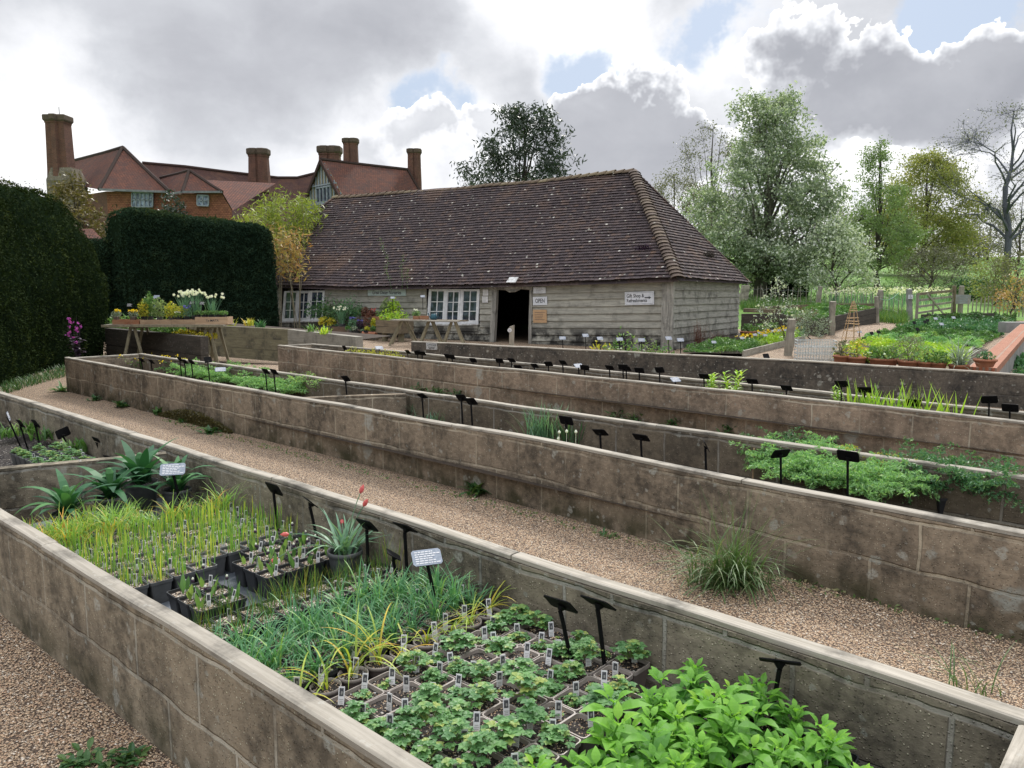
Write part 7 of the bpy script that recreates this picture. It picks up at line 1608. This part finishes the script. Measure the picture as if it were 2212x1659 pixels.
gl = thing('hedge_foot_weeds', 'strip of grass and weeds along the foot of the left hedge', 'weeds'); gl['kind'] = 'stuff'; g = Geo()
for _ in range(1500):
    t = random.random(); x = 5 + 240 * t; y = 838 - 70 * t + random.uniform(-4, 16); p = PG(x, y); g.blade(p, random.random() * 6.28, random.uniform(.04, .17), .012, random.uniform(.1, .9), random.uniform(.2, 1.2), 3)
g.build('blades', LF['weed'], gl)
mg = Geo(); ms = []
for _ in range(5200):
    u = random.uniform(-9.4, -7.7); k = math.sin((u + 9.4) / 1.7 * math.pi); p = W(u, 4.145 - random.uniform(0, .05), random.random() ** 1.4 * (.03 + .13 * k)); ms.append(tuple(p))
tag(leafcloud('moss', ms, .016, LF['rust'], None, var=.1, ratio=.8), 'band of dark brown moss along the foot of the second bed wall', 'moss', kind='stuff')
g = Geo()
pass
# ------------------------------------------------------------------ raised blocks, trestle table and staging on the left
def slab_run(name, label, pts, h, n, mats, th=.16, cat='raised bed', z0=None):
    root = thing(name, label, cat, (0, 0, 0))
    for s_, (a, b) in enumerate(zip(pts[:-1], pts[1:])):
        d = (b - a); L = d.length; an = math.atan2(d.y, d.x)
        for i in range(n):
            g = Geo(); z = a.z - h + h / n * (i + .5); g.box((L / 2, 0, 0), (L - .004, th, h / n - .006), r=random.random(), jit=.003); o = g.build('sleeper', mats[s_], root); o.matrix_local = Matrix.Translation((a.x, a.y, z)) @ Matrix.Rotation(an, 4, 'Z') @ Matrix.Rotation(-math.atan2(b.z - a.z, L), 4, 'Y')
    return root
moss_sl = woodmat('mossy_sleeper', (.26, .235, .15), (.15, .135, .09), (1.2, 9, 9), 2.5, dirt=.75)
S0, S1, S2 = P(410, 700, .6), P(628, 711, .6), P(776, 727, .6)
slab_run('sleeper_raised_bed', 'raised bed of mossy sleepers with a pale timber end, behind the trestle table', [S0, S1, S2], .72, 3, [moss_sl, timber])
soilbed('bed_soil', [S0 + Vector((0, 0, -.06)), S1 + Vector((0, 0, -.06)), S2 + Vector((0, 0, -.1)), Vector((S2.x + .6, S2.y + 1.6, .5)), Vector((S0.x, S0.y + 2.2, .54))], 0, dark_soil) if False else None
g = Geo(); g.face([S0 + Vector((0, .06, -.06)), S1 + Vector((0, .06, -.06)), S2 + Vector((0, .06, -.06)), Vector((S2.x + .4, S2.y + 1.4, .52)), Vector((S0.x, S0.y + 2.0, .54))]); struct(g.build('bed_soil', dark_soil))
for k, (x, y, m, lb) in enumerate(((538, 698, 'gold', 'small yellow flowering shoot on the mossy sleeper bed'), (565, 702, 'fernd', 'feathery green tuft on the mossy sleeper bed'), (700, 716, 'iris', 'yellow rosette on the pale timber end, right one'), (672, 712, 'green', 'green rosette on the pale timber end, left one'), (497, 698, 'gold', 'tiny yellow flower at the left of the mossy bed'))):
    tuft('bed_plant', lb, P(x, y + 6, .58), 30, .22, .03, LF[m], cat='plant', lean=.5)
D0, D1 = P(236, 716, .55), P(443, 722, .5); D0b, D1b = P(244, 712, .6), P(441, 727, .55)
slab_run('dark_raised_bed', 'dark plank raised bed behind the trestle table, green leaves spilling on top', [P(234, 708, .62), P(441, 726, .60)], .72, 2, [sleeper, sleeper])
q0, q1 = P(234, 708, .6), P(441, 726, .58)
cloudplant('leafy_plants', 'fresh green leafy plants on top of the dark plank bed under the table', [q0.lerp(q1, t) + Vector((0, .3, -.06)) for t in (.02, .12, .3, .42, .52, .64)], .26, .34, 420, .075, LF['green'])
cloudplant('low_leafy_plants', 'low yellow green plants at the right end of the dark plank bed', [q0.lerp(q1, t) + Vector((0, .3, -.08)) for t in (.75, .85, .95)], .24, .16, 300, .06, LF['gold'])
p = q0.lerp(q1, .8) + Vector((0, .3, .16)); plant_sign(p, p - Vector((0, 0, .3)), 'blue-grey sign lying over the plants under the trestle table', face=-80, light=True, tilt=30, sc=1.3)
# trestle table
TY = 15.6
def trestle(xc, w_, zt, Y, parent, depth=.5, mat=trestlew, z0=0.0):
    for sx in (-1, 1):
        for dy in (-depth / 2, depth / 2):
            g = Geo(); g.beam((xc + sx * .03, Y + dy, zt), (xc + sx * w_ / 2, Y + dy * 1.15, z0), .05, .035, r=random.random(), up=Vector((0, 1, 0))); g.build('leg', mat, parent)
    g = Geo(); g.beam((xc, Y - depth / 2 - .05, zt - .02), (xc, Y + depth / 2 + .05, zt - .02), .09, .06); g.build('cross_beam', mat, parent)
tl, tr_ = PY(238, 700, TY), PY(496, 698.5, TY)
tt = thing('trestle_table', 'long weathered trestle table loaded with trays of spring flowers on the left', 'table', (0, 0, 0)); zt = tl.z
for i in range(3): g = Geo(); g.box(((tl.x + tr_.x) / 2, TY - .22 + i * .22, zt - .012), (tr_.x - tl.x, .215, .024), r=random.random(), jit=.003); g.build('plank', timber, tt)
g = Geo(); g.box(((tl.x + tr_.x) / 2, TY - .345, zt - .02), (tr_.x - tl.x, .02, .045), r=.2); g.build('front_edge_board', trestlew, tt)
trestle(PY(299, 700, TY).x, .42, zt - .03, TY, tt); trestle(PY(459, 700, TY).x, .36, zt - .03, TY, tt); trestle(PY(432, 700, TY).x, .30, zt - .03, TY + .15, tt, .3)
def tray(name, label, x0, x1, yb, yt, mat, Y=None, dep=.30, txt=None):
    Y = Y or TY - .2; a, b = PY(x0, yb, Y), PY(x1, yt, Y); z0 = zt + .002; h = b.z - a.z; w_ = b.x - a.x; r = thing(name, label, 'crate', ((a.x + b.x) / 2, Y + dep / 2, z0)); g = Geo()
    for (c, d_) in (((0, -dep / 2, h / 2), (w_, .012, h)), ((0, dep / 2, h / 2), (w_, .012, h)), ((-w_ / 2 + .006, 0, h / 2), (.012, dep - .026, h)), ((w_ / 2 - .006, 0, h / 2), (.012, dep - .026, h))): g.box(c, d_, r=random.random())
    g.build('sides', mat, r); g = Geo(); g.box((0, 0, .006), (w_ - .03, dep - .03, .01)); g.build('base', mat, r)
    if txt: text(txt, .062, (0.02, -dep / 2 - .0085, h * .52), r, dark_print, sx=1.0, bold=.0005)
    return r, w_, h
TR = [tray('wooden_tray', 'reddish shallow wooden tray at the left end of the trestle table', 243, 300, 700, 690, crate_r), tray('wooden_tray', 'pale shallow wooden tray, left of two in the middle of the table', 303, 370, 699, 689, crate_l), tray('wooden_tray', 'pale shallow wooden tray, right of two in the middle of the table', 371, 421, 698, 687.5, crate_l),
      tray('wine_crate', 'taller pale wooden crate with dark lettering at the right end of the table', 422, 491, 697, 681, crate_l, txt='Te MATA')]
def tablepot(x, y, label, fol, col='brown', Y=None, w_=.09, h=.085, name='potted_plant', lift=.012):
    Y = Y or TY - .05; p = PY(x, 700, Y); p.z = zt + lift + .04; r = thing(name, label, 'potted plant', p); lk('pot', M_sq_k if col == 'grey' else M_sq_t if col == 'brown' else M_sq_b, r); lk('compost', random.choice(C_soil), r); fol(r); return r
def fcl(mat, n, r_, h, size, ratio=.4, up=.3, fl=None, base=.09):
    def f(root):
        P_ = []; g = Geo()
        for _ in range(9): a = random.random() * 6.28; g.tube([(0, 0, base), (math.cos(a) * r_ * .3, math.sin(a) * r_ * .3, base + h * .5), (math.cos(a) * r_ * .7, math.sin(a) * r_ * .7, base + h * random.uniform(.6, 1))], [.004, .003, .002], 3, cap=False)
        for _ in range(n): a = random.random() * 6.28; q = random.random() ** .6; z = random.random(); P_.append((math.cos(a) * r_ * q, math.sin(a) * r_ * q, base + h * z * (1.1 - .4 * q)))
        g.build('stems', LF['bud'], root); leafcloud('foliage', P_, size, mat, root, ratio=ratio, up=up)
        if fl:
            F = []
            for _ in range(fl[1]): a = random.random() * 6.28; q = r_ * .8 * random.random() ** .5; c = Vector((math.cos(a) * q, math.sin(a) * q, base + h * random.uniform(.9, 1.1))); F += [tuple(c + Vector([random.gauss(0, fl[2] * .35) for _ in range(3)])) for _ in range(10)]
            leafcloud('flowers', F, fl[2], fl[0], root, ratio=.8)
    return f
yl = [(252, 'leftmost'), (289, 'second from left')]
for x, w_ in yl: tablepot(x, 690, f'{w_} pot of golden daisy-like flowers on the trestle table', fcl(LF['silver'], 130, .09, .13, .045, fl=(LF['yelf'], 6, .035)), 'brown')
tablepot(312, 690, 'pot of yellow variegated shoots left of the tall green plant', fcl(LF['gold'], 260, .10, .34, .05), 'black')
tablepot(326, 690, 'pot of tall fresh green plant, tallest leafy one on the table', fcl(LF['green'], 520, .15, .46, .06), 'grey', Y=TY + .1); tablepot(346, 690, 'grey pot of lighter green leafy plant right of the tall one', fcl(LF['cone'], 420, .15, .38, .05), 'grey')
tablepot(372, 690, 'pot of golden leaved plant in the middle of the table', fcl(LF['gold'], 360, .13, .30, .045), 'grey'); tablepot(392, 690, 'pot of golden leaves beside the blue flowers', fcl(LF['gold'], 300, .12, .22, .04), 'black')
tablepot(405, 690, 'pot with pale blue flower heads in front of the daffodils', fcl(LF['glau'], 120, .08, .20, .04, fl=(LF['blf'], 5, .03)), 'black', Y=TY - .1); tablepot(386, 690, 'low pot of white flowered greenery at front middle of the table', fcl(LF['green'], 160, .10, .10, .035, fl=(LF['whf'], 6, .02)), 'black', Y=TY - .14)
def daffs(label, x, n, h, cat='potted plant', z=None, Y=None, L=.34):
    p = PY(x, 700, Y or TY + .08); p.z = (zt if z is None else z) + .012; r = thing('potted_daffodils', label, cat, p); lk('pot', M_rdk, r); g = Geo(); g.lathe([(.077, .13), (0, .133)], 16); g.build('compost', soil, r); g = Geo(); F = []
    for _ in range(n * 4): g.blade((random.gauss(0, .04), random.gauss(0, .03), .13), random.random() * 6.28, h * random.uniform(.7, 1.0), .011, random.uniform(0, .4), random.uniform(0, .5), 5)
    for _ in range(n):
        a = Vector((random.gauss(0, .035), random.gauss(0, .03), .13)); e = a + Vector((random.gauss(0, .10), random.gauss(0, .07), h * random.uniform(.88, 1.08))); g.tube([a, a.lerp(e, .5), e], .0022, 3, cap=False)
        fg = Vector((random.uniform(-.5, .5), -1, random.uniform(-.2, .3))).normalized(); sx = fg.cross(Vector((0, 0, 1))).normalized(); sy = sx.cross(fg)
        for k in range(6): t = k * 1.047; dd = sx * math.cos(t) + sy * math.sin(t); F.append((e, dd, fg))
    g.build('foliage', LF['glau'], r); g = Geo()
    for e, dd, fg in F: s_ = dd.cross(fg) * .010; g.face([e, e + dd * .016 + s_, e + dd * .034, e + dd * .016 - s_], 0)
    for e, dd, fg in F[::6]: g.tube([e, e + fg * .014], [.006, .010], 7, m=1, cap=False)
    g.build('flower_heads', [LF['whf'], LF['crmf']], r); return r
daffs('pot of many white daffodils, left mass on the trestle table', 400, 20, .46); daffs('pot of white daffodils in the middle of the daffodil row', 424, 20, .50); daffs('pot of white daffodils at the right of the daffodil row', 460, 12, .42)
for x, w_ in ((428, 'leftmost'), (443, 'second'), (458, 'third'), (472, 'fourth'), (484, 'rightmost')): tablepot(x, 690, f'dark pot of low green leaves in the lettered crate, {w_} of five', fcl(LF['green'], 150, .085, .09, .04, base=.095), 'black', Y=TY - .06, lift=.05)
for x, y, lt, lb in ((415, 654, 0, 'dark blue label above the blue flowers on the table'), (437, 655, 0, 'dark label in front of the white daffodils'), (338, 641, 1, 'blue-grey sign above the golden leaves on the table'), (338, 663, 1, 'small white label low in the golden leaves'), (280, 659, 0, 'black sign behind the left golden flowers')):
    p = PY(x, y, TY + .02); plant_sign(p, (p.x, p.y, zt + .02), lb, face=-90, tilt=55, light=bool(lt), sc=.95, text_=not lt)
# honesty and leaves by the end wall
hp_ = PG(172, 800); r = thing('honesty_plant', 'tall purple-leaved plant with magenta flowers against the left hedge', 'flowering plant', hp_); g = Geo()
for s_ in range(5):
    e = Vector((random.gauss(0, .06), random.gauss(0, .05), random.uniform(.7, .98))); g.tube([(0, 0, 0), e * .5, e], [.008, .006, .003], 5)
    for i in range(14): g.leaf(e * random.uniform(.1, .7), random.random() * 6.28, random.uniform(-.2, .5), random.uniform(.07, .14), .07, .6, .2, 4)
g.build('foliage', LF['purf'], r); F = []
for k in range(15): c = Vector((random.gauss(0, .10), random.gauss(-.08, .05), random.choice((.95, .92, .85, .80, .72, .66, .55)) + random.gauss(0, .03))); F += [tuple(c + Vector([random.gauss(0, .014) for _ in range(3)])) for _ in range(9)]
leafcloud('flowers', F, .03, LF['mag'], r, ratio=.9)
weed('broad green lily-like leaves right of the purple plant', 205, 792, 40, .30, .06, 'green', name='broad_leaved_plant', cat='plant'); weed('leafy weed at the corner of hedge and second bed wall', 131, 846, 30, .2, .04, 'green')
# pale stones or label on the first bed wall: small chips
# ------------------------------------------------------------------ staging in front of the barn, left of the door
def BW(x, y, off): p = fr(x, y, off); q = Matrix.Rotation(BRZ, 3, 'Z') @ Vector((p.x, -off if False else off, 0)); return Vector((C0.x, C0.y, 0)) + BXd * p.x + BYd * off + Vector((0, 0, p.z))
def staging():
    root = thing('plant_staging', 'dark stepped wooden staging for pots below the barn name board', 'shelving', (0, 0, 0)); T = []
    for k, (off, ys, x0, x1) in enumerate(((-.55, 693, 762, 862), (-1.0, 712, 690, 812), (-1.45, 722, 742, 815))):
        a, b = BW(x0, ys, off), BW(x1, ys, off); z = (a.z + b.z) / 2; a.z = b.z = z; T.append((a, b, z, off)); g = Geo(); g.beam(a, b, .40, .035, up=Vector((0, 0, 1))); g.build('shelf', crate_d, root)
        for q in (a, b): g = Geo(); g.beam(Vector((q.x, q.y, G(q.x, q.y))), Vector((q.x, q.y, z)), .07, .07, up=Vector((0, 1, 0))); g.build('leg', sleeper2, root)
    return root, T
stg, T = staging()
def onshelf(k, x):
    a, b, z, off = T[k]; p = BW(x, 700, off); p.z = z + .018; return p
def shelfpot(label, k, x, fol, pot='black', name='potted_plant', sc=1.3):
    r = thing(name, label, 'potted plant', onshelf(k, x), random.random(), None, sc=sc); lk('pot', {'black': M_sq_b, 'grey': M_sq_k, 'taupe': M_sq_t}[pot], r); lk('compost', random.choice(C_soil), r); fol(r); return r
tp = []
for k, x, m, h, rr, sz, lb, fl in ((0, 775, 'fernd', .30, .14, .05, 'feathery green plant at the left of the top staging shelf', None), (0, 790, 'redg', .28, .12, .06, 'copper red leaved plant on the top staging shelf', None), (0, 806, 'redg', .20, .13, .07, 'rusty leaved plant with red flowers on the top staging shelf', (LF['pinkf'], 3, .04)), (0, 822, 'green', .22, .13, .06, 'mid green plant on the top shelf left of the tall pair', None),
                               (0, 836, 'cone', .50, .16, .09, 'tall yellow green willowy plant on the top shelf, left of two', None), (0, 852, 'iris', .52, .17, .09, 'tall yellow green willowy plant on the top shelf, right of two', None), (0, 762, 'fernd', .22, .12, .05, 'low dark plant at the far left of the top shelf', None),
                               (1, 700, 'gold', .24, .15, .08, 'yellow green leafy pot at the left end of the middle shelf', None), (1, 716, 'gold', .22, .12, .07, 'second yellow leafy pot on the middle shelf', None), (1, 762, 'glau', .22, .12, .06, 'blue green leafy pot on the middle shelf', (LF['blf'], 6, .035)),
                               (1, 778, 'purf', .16, .11, .05, 'dark purple leaved pot on the middle shelf', (LF['blf'], 4, .03)), (1, 795, 'redg', .38, .12, .05, 'dead brown stalky plant on the middle shelf', None), (1, 808, 'gold', .22, .08, .10, 'large yellowing leaf plant on the middle shelf', None),
                               (2, 752, 'green', .10, .08, .05, 'small green seedling pot on the lowest shelf, leftmost', None), (2, 766, 'silver', .10, .07, .05, 'small silvery seedling pot on the lowest shelf', None), (2, 793, 'gold', .12, .07, .05, 'small yellow green seedling pot on the lowest shelf', None), (2, 806, 'green', .14, .07, .05, 'small green seedling pot at the right of the lowest shelf', None)):
    shelfpot(lb, k, x, fcl(LF[m], 300 if h > .25 else 190, rr, h, sz, fl=fl), random.choice(('black', 'grey', 'taupe')))
for i in range(13):
    k, x = ((1, 704 + i * 7.6) if i < 8 else (2, 758 + (i - 8) * 12)); shelfpot(f'small dark seedling pot on the {"middle" if k == 1 else "lowest"} staging shelf, {ORD[i if i < 8 else i - 8]} from its left end', k, x, fcl(random.choice((LF['weed'], LF['purf'], LF['green'], LF['glau'])), 70, .06, .09, .04), random.choice(('black', 'grey')), sc=1.0)
a = BW(742, 714, -1.1); r = daffs('pot of white daffodils on the barn staging', 738, 16, .48, z=T[1][2], Y=onshelf(1, 738).y); r.location = onshelf(1, 738); r.scale = (1.25,) * 3
for x0, x1, y, lb, m in ((722, 755, 706, 'dark wooden box under the staging daffodils', crate_d), (808, 836, 684, 'small reddish wooden box on the top shelf', crate_r)):
    p, q = BW(x0, y, -1.25 if y > 700 else -.8), BW(x1, y, -1.25 if y > 700 else -.8); r = thing('wooden_box', lb, 'box', (p + q) / 2 + Vector((0, 0, -.1)), BRZ); g = Geo(); L = (q - p).length
    for c, d_ in (((0, -.12, 0), (L, .02, .2)), ((0, .12, 0), (L, .02, .2)), ((-L / 2, 0, 0), (.02, .22, .2)), ((L / 2, 0, 0), (.02, .22, .2)), ((0, 0, -.09), (L - .03, .21, .015))): g.box(c, d_, r=random.random())
    g.build('boards', m, r)
p = BW(798, 721, -1.5); r = thing('terracotta_trough', 'orange clay trough lying along the lowest staging shelf', 'trough', p, BRZ); g = Geo(); g.tube([(-.3, 0, 0), (.3, 0, 0)], .075, 10); g.build('trough_body', terra, r)
cloudplant('leafy_shrub', 'dark leafy shrub growing in front of the left barn window', [onshelf(0, 690), onshelf(0, 715), onshelf(0, 735) - Vector((0, 0, .2))], .55, .85, 420, .10, LF['weed'], cat='shrub')
cloudplant('feathery_shrub', 'feathery dark green shrub on the wall between window and name board', [onshelf(0, 745), onshelf(0, 762) + Vector((0, 0, .1))], .45, .75, 500, .07, LF['fernd'], cat='shrub')
# planter box on round legs
p, q = BW(826, 706, -1.5), BW(880, 706, -1.5); zt2, zb2 = BW(850, 691, -1.5).z, BW(850, 719, -1.5).z; r = thing('timber_planter', 'chunky brown timber planter box on thick round posts', 'planter', ((p + q) / 2).xy.to_3d(), BRZ); L = (q - p).xy.length
for i in range(2):
    z = zb2 + (zt2 - zb2) * (i + .5) / 2; hh = (zt2 - zb2) / 2 - .01; g = Geo()
    for c, d_ in (((0, -.3, z), (L, .06, hh)), ((0, .3, z), (L, .06, hh)), ((-L / 2 + .03, 0, z), (.06, .53, hh)), ((L / 2 - .03, 0, z), (.06, .53, hh))): g.box(c, d_, r=random.random(), jit=.004)
    g.build('box_boards', sleeper2, r)
g = Geo(); g.box((0, 0, zt2 - .1), (L - .13, .52, .02)); g.build('compost', dark_soil, r)
for sx in (-1, 1): g = Geo(); g.tube([(sx * L * .33, -.1, -.36), (sx * L * .33, -.1, zb2)], .10, 12); g.build('leg', moss_sl, r)
c = (p + q) / 2; c.z = zt2 - .08; cloudplant('hydrangea_leaves', 'yellow green broad leafy plants growing in the timber planter', [c + BXd * k for k in (-.35, 0, .3)], .25, .45, 90, .12, LF['iris'])
post('short thick leaning post under the staging, left of the planter', 811, 724, 806, 752, 8, postw, loc=(lambda v: Vector((v.x, v.y, G(v.x, v.y))))(BW(808, 745, -1.4)))
# second trestle table in front of the right window
Y2 = 24.6; za = PY(857, 687, Y2); zb_ = PY(1000, 697, Y2 - 1.0); t2 = thing('trestle_table', 'narrow weathered trestle table standing in front of the right barn window', 'table', (0, 0, 0)); zq = (za.z + zb_.z) / 2; za.z, zb_.z = zq + .0, zq - .0
for k in (-1, 1): g = Geo(); o = Vector((.11, .2, 0)) * k; g.beam(za + o, zb_ + o, .24, .035, r=random.random()); g.build('plank', sleeper2 if k > 0 else timber, t2)
for x in (868, 884, 936, 975):
    t = (x - 857) / 143; c = za.lerp(zb_, t)
for t, sp in ((.10, .42), (.52, .36), (.86, .34)):
    c = za.lerp(zb_, t)
    for s_ in (-1, 1):
        for dy in (-.12, .22):
            g = Geo(); g.beam((c.x + s_ * .05, c.y + dy, zq - .02), (c.x + s_ * sp, c.y + dy * 1.6, -.36), .07, .06, r=random.random(), up=Vector((0, 1, 0))); g.build('leg', trestlew, t2)
for x0, x1, y, lb in ((893, 906, 683, 'small reddish crate on the second trestle table, left one'), (907, 926, 684, 'small reddish crate on the second trestle table, right one')):
    c0, c1 = PY(x0, y, Y2 - .3), PY(x1, y, Y2 - .3); r = thing('small_crate', lb, 'crate', ((c0.x + c1.x) / 2, Y2 - .3, zq + .018)); w_ = c1.x - c0.x - .01; g = Geo()
    for c, d_ in (((0, -.12, .055), (w_, .014, .11)), ((0, .12, .055), (w_, .014, .11)), ((-w_ / 2, 0, .055), (.014, .225, .11)), ((w_ / 2, 0, .055), (.014, .225, .11)), ((0, 0, .01), (w_ - .02, .22, .012))): g.box(c, d_, r=random.random())
    g.build('boards', crate_r, r)
p = PY(899, 680, Y2 - .3); p.z = zq + .13; r = thing('potted_plant', 'small green plants in the left reddish crate', 'potted plant', p, 0, None, sc=1.1); lk('pot', M_sq_b, r, (0, 0, -.09)); fcl(LF['green'], 200, .12, .16, .05, fl=(LF['whf'], 3, .04), base=0)(r)
p = PY(937, 683, Y2 - .45); r = thing('watering_can', 'teal plastic watering can at the end of the second trestle table', 'watering can', (p.x, p.y, zq + .018)); g = Geo(); g.lathe([(0, 0), (.09, 0), (.095, .05), (.085, .16), (.06, .18), (.055, .18)], 14); g.build('body', teal, r, smooth=True)
g = Geo(); g.tube([(-.08, 0, .04), (-.14, 0, .10), (-.17, 0, .2)], [.018, .013, .02], 8); g.build('spout', teal, r); g = Geo(); g.tube([(.05, 0, .17), (.09, 0, .24), (.15, 0, .2), (.14, 0, .1), (.09, 0, .06)], .012, 6); g.build('handle', teal, r)
for x, y, off, lb in ((913, 640, -1.2, 'pale round-edged sign beside the tall willowy plants'), (848, 643, -.7, 'white sign on a stake right of the rusty leaved plant'), (790, 716, -1.6, 'dark blue sign in front of the middle staging shelf'), (818.7, 753, -2.5, 'white tray sign on the ground before the planter')):
    p = BW(x, y, off); plant_sign(p, (p.x, p.y, p.z - .4), lb, face=-80, light='dark' not in lb, tilt=50, sc=1.2)
# numbered post in the doorway
pst = PY(1104, 745, 19.2); pst.z = G(pst.x, pst.y); pt_ = PY(1106, 704, 19.2); r = thing('number_post', 'short pale wooden post with a round disc reading 51 in front of the dark doorway', 'post', pst); h = pt_.z - pst.z; g = Geo(); rg = []
for i in range(6): t = i / 5; c = Vector(((pt_.x - pst.x) * t, 0, -.05 + (h + .05) * t)); rg.append([c + Vector((a * .062, b * .04, .02 * a * (i == 5))) for a, b in ((-1, -1), (1, -1), (1, 1), (-1, 1))])
g.loft(rg, caps=(True, True), r=.1); g.build('shaft', postw, r); c = PY(1101, 713, 19.2) - pst; g = Geo(); g.lathe([(0, -.006), (.052, -.006), (.052, .006), (0, .006)], 20); d_ = g.build('number_disc', white_tag, r); d_.location = (c.x, -.055, c.z); d_.rotation_euler = (math.pi / 2, 0, 0); text('51', .055, (c.x, -.066, c.z), r, dark_print)
# planting along the right part of the barn wall
for k, (x, h, m, lb) in enumerate(((1155, .18, 'blf', 'low violet flowers right of the barn door'), (1185, .2, 'blf', 'second clump of violet flowers by the barn wall'), (1205, .42, 'gold', 'yellow green leafy plant by the wall under the OPEN sign side'), (1232, .30, 'green', 'spreading green plant by the wall, left of the tall flowering one'), (1262, .62, 'green', 'tallest green plant with purple flower spikes by the barn wall'),
                              (1288, .30, 'glau', 'blue green low plant right of the tallest one'), (1318, .46, 'cone', 'leafy green plant by the wall before the middle sign'), (1348, .40, 'green', 'bushy green plant by the wall under the arrow sign'), (1395, .18, 'green', 'small sparse plant nearest the barn corner'))):
    p = onF(x, 745, -1.6); p.z = -.3; 
    if m == 'blf': r = cloudplant('violet_flowers', lb, [p + Vector((0, 0, .3))], .16, h, 110, .05, LF['blf'], cat='flowers')
    else: r = cloudplant('wall_plant', lb, [p + Vector((0, 0, .12)), p + Vector((.18, 0, .12))], .24, h + .25, 300, .07, LF[m], cat='plant')
    if k == 4:
        g = Geo(); 
        for _ in range(5): a = Vector((random.uniform(-.3, .3), random.uniform(-.1, .1), .5)); g.tube([a, a + Vector((0, 0, .22))], [.012, .005], 5)
        g.build('flower_spikes', LF['purf'], r)
# dry climber trailing over the barn eaves
dc = thing('dry_climber', 'thin dry climber stems trailing over the roof above the name board', 'climbing plant', (0, 0, 0)); g = Geo(); LV = []
for seq in (((846, 628), (842, 607), (834, 585), (838, 560), (828, 540), (822, 515)), ((868, 626), (870, 600), (866, 575), (872, 548)), ((880, 626), (878, 605), (882, 580))):
    pts = []
    for k, (x, y) in enumerate(seq):
        up = max(0, (612 - y)) / 612 * 5.0; pts.append(BW(x, y, -.45 + up * .92))
    g.tube(pts, .005, 4)
    for a, b in zip(pts[1:-1], pts[2:]):
        for _ in range(26): LV.append(tuple(a.lerp(b, random.random()) + Vector([random.gauss(0, .05) for _ in range(3)])))
g.build('stems', LF['dry'], dc); leafcloud('dry_leaves', LV, .05, LF['dry'], dc)
# plants before the sleeper bed and small things near the stone bed
tag(leafcloud('ground_litter', [(lambda p: (p.x, p.y, p.z + .01))(W(random.uniform(-9, 1.5), random.uniform(3.92, 4.04), .01)) for _ in range(900)], .025, LF['dry'], None), 'dead leaves and grit gathered at the foot of the brown wall', 'leaf litter', kind='stuff')
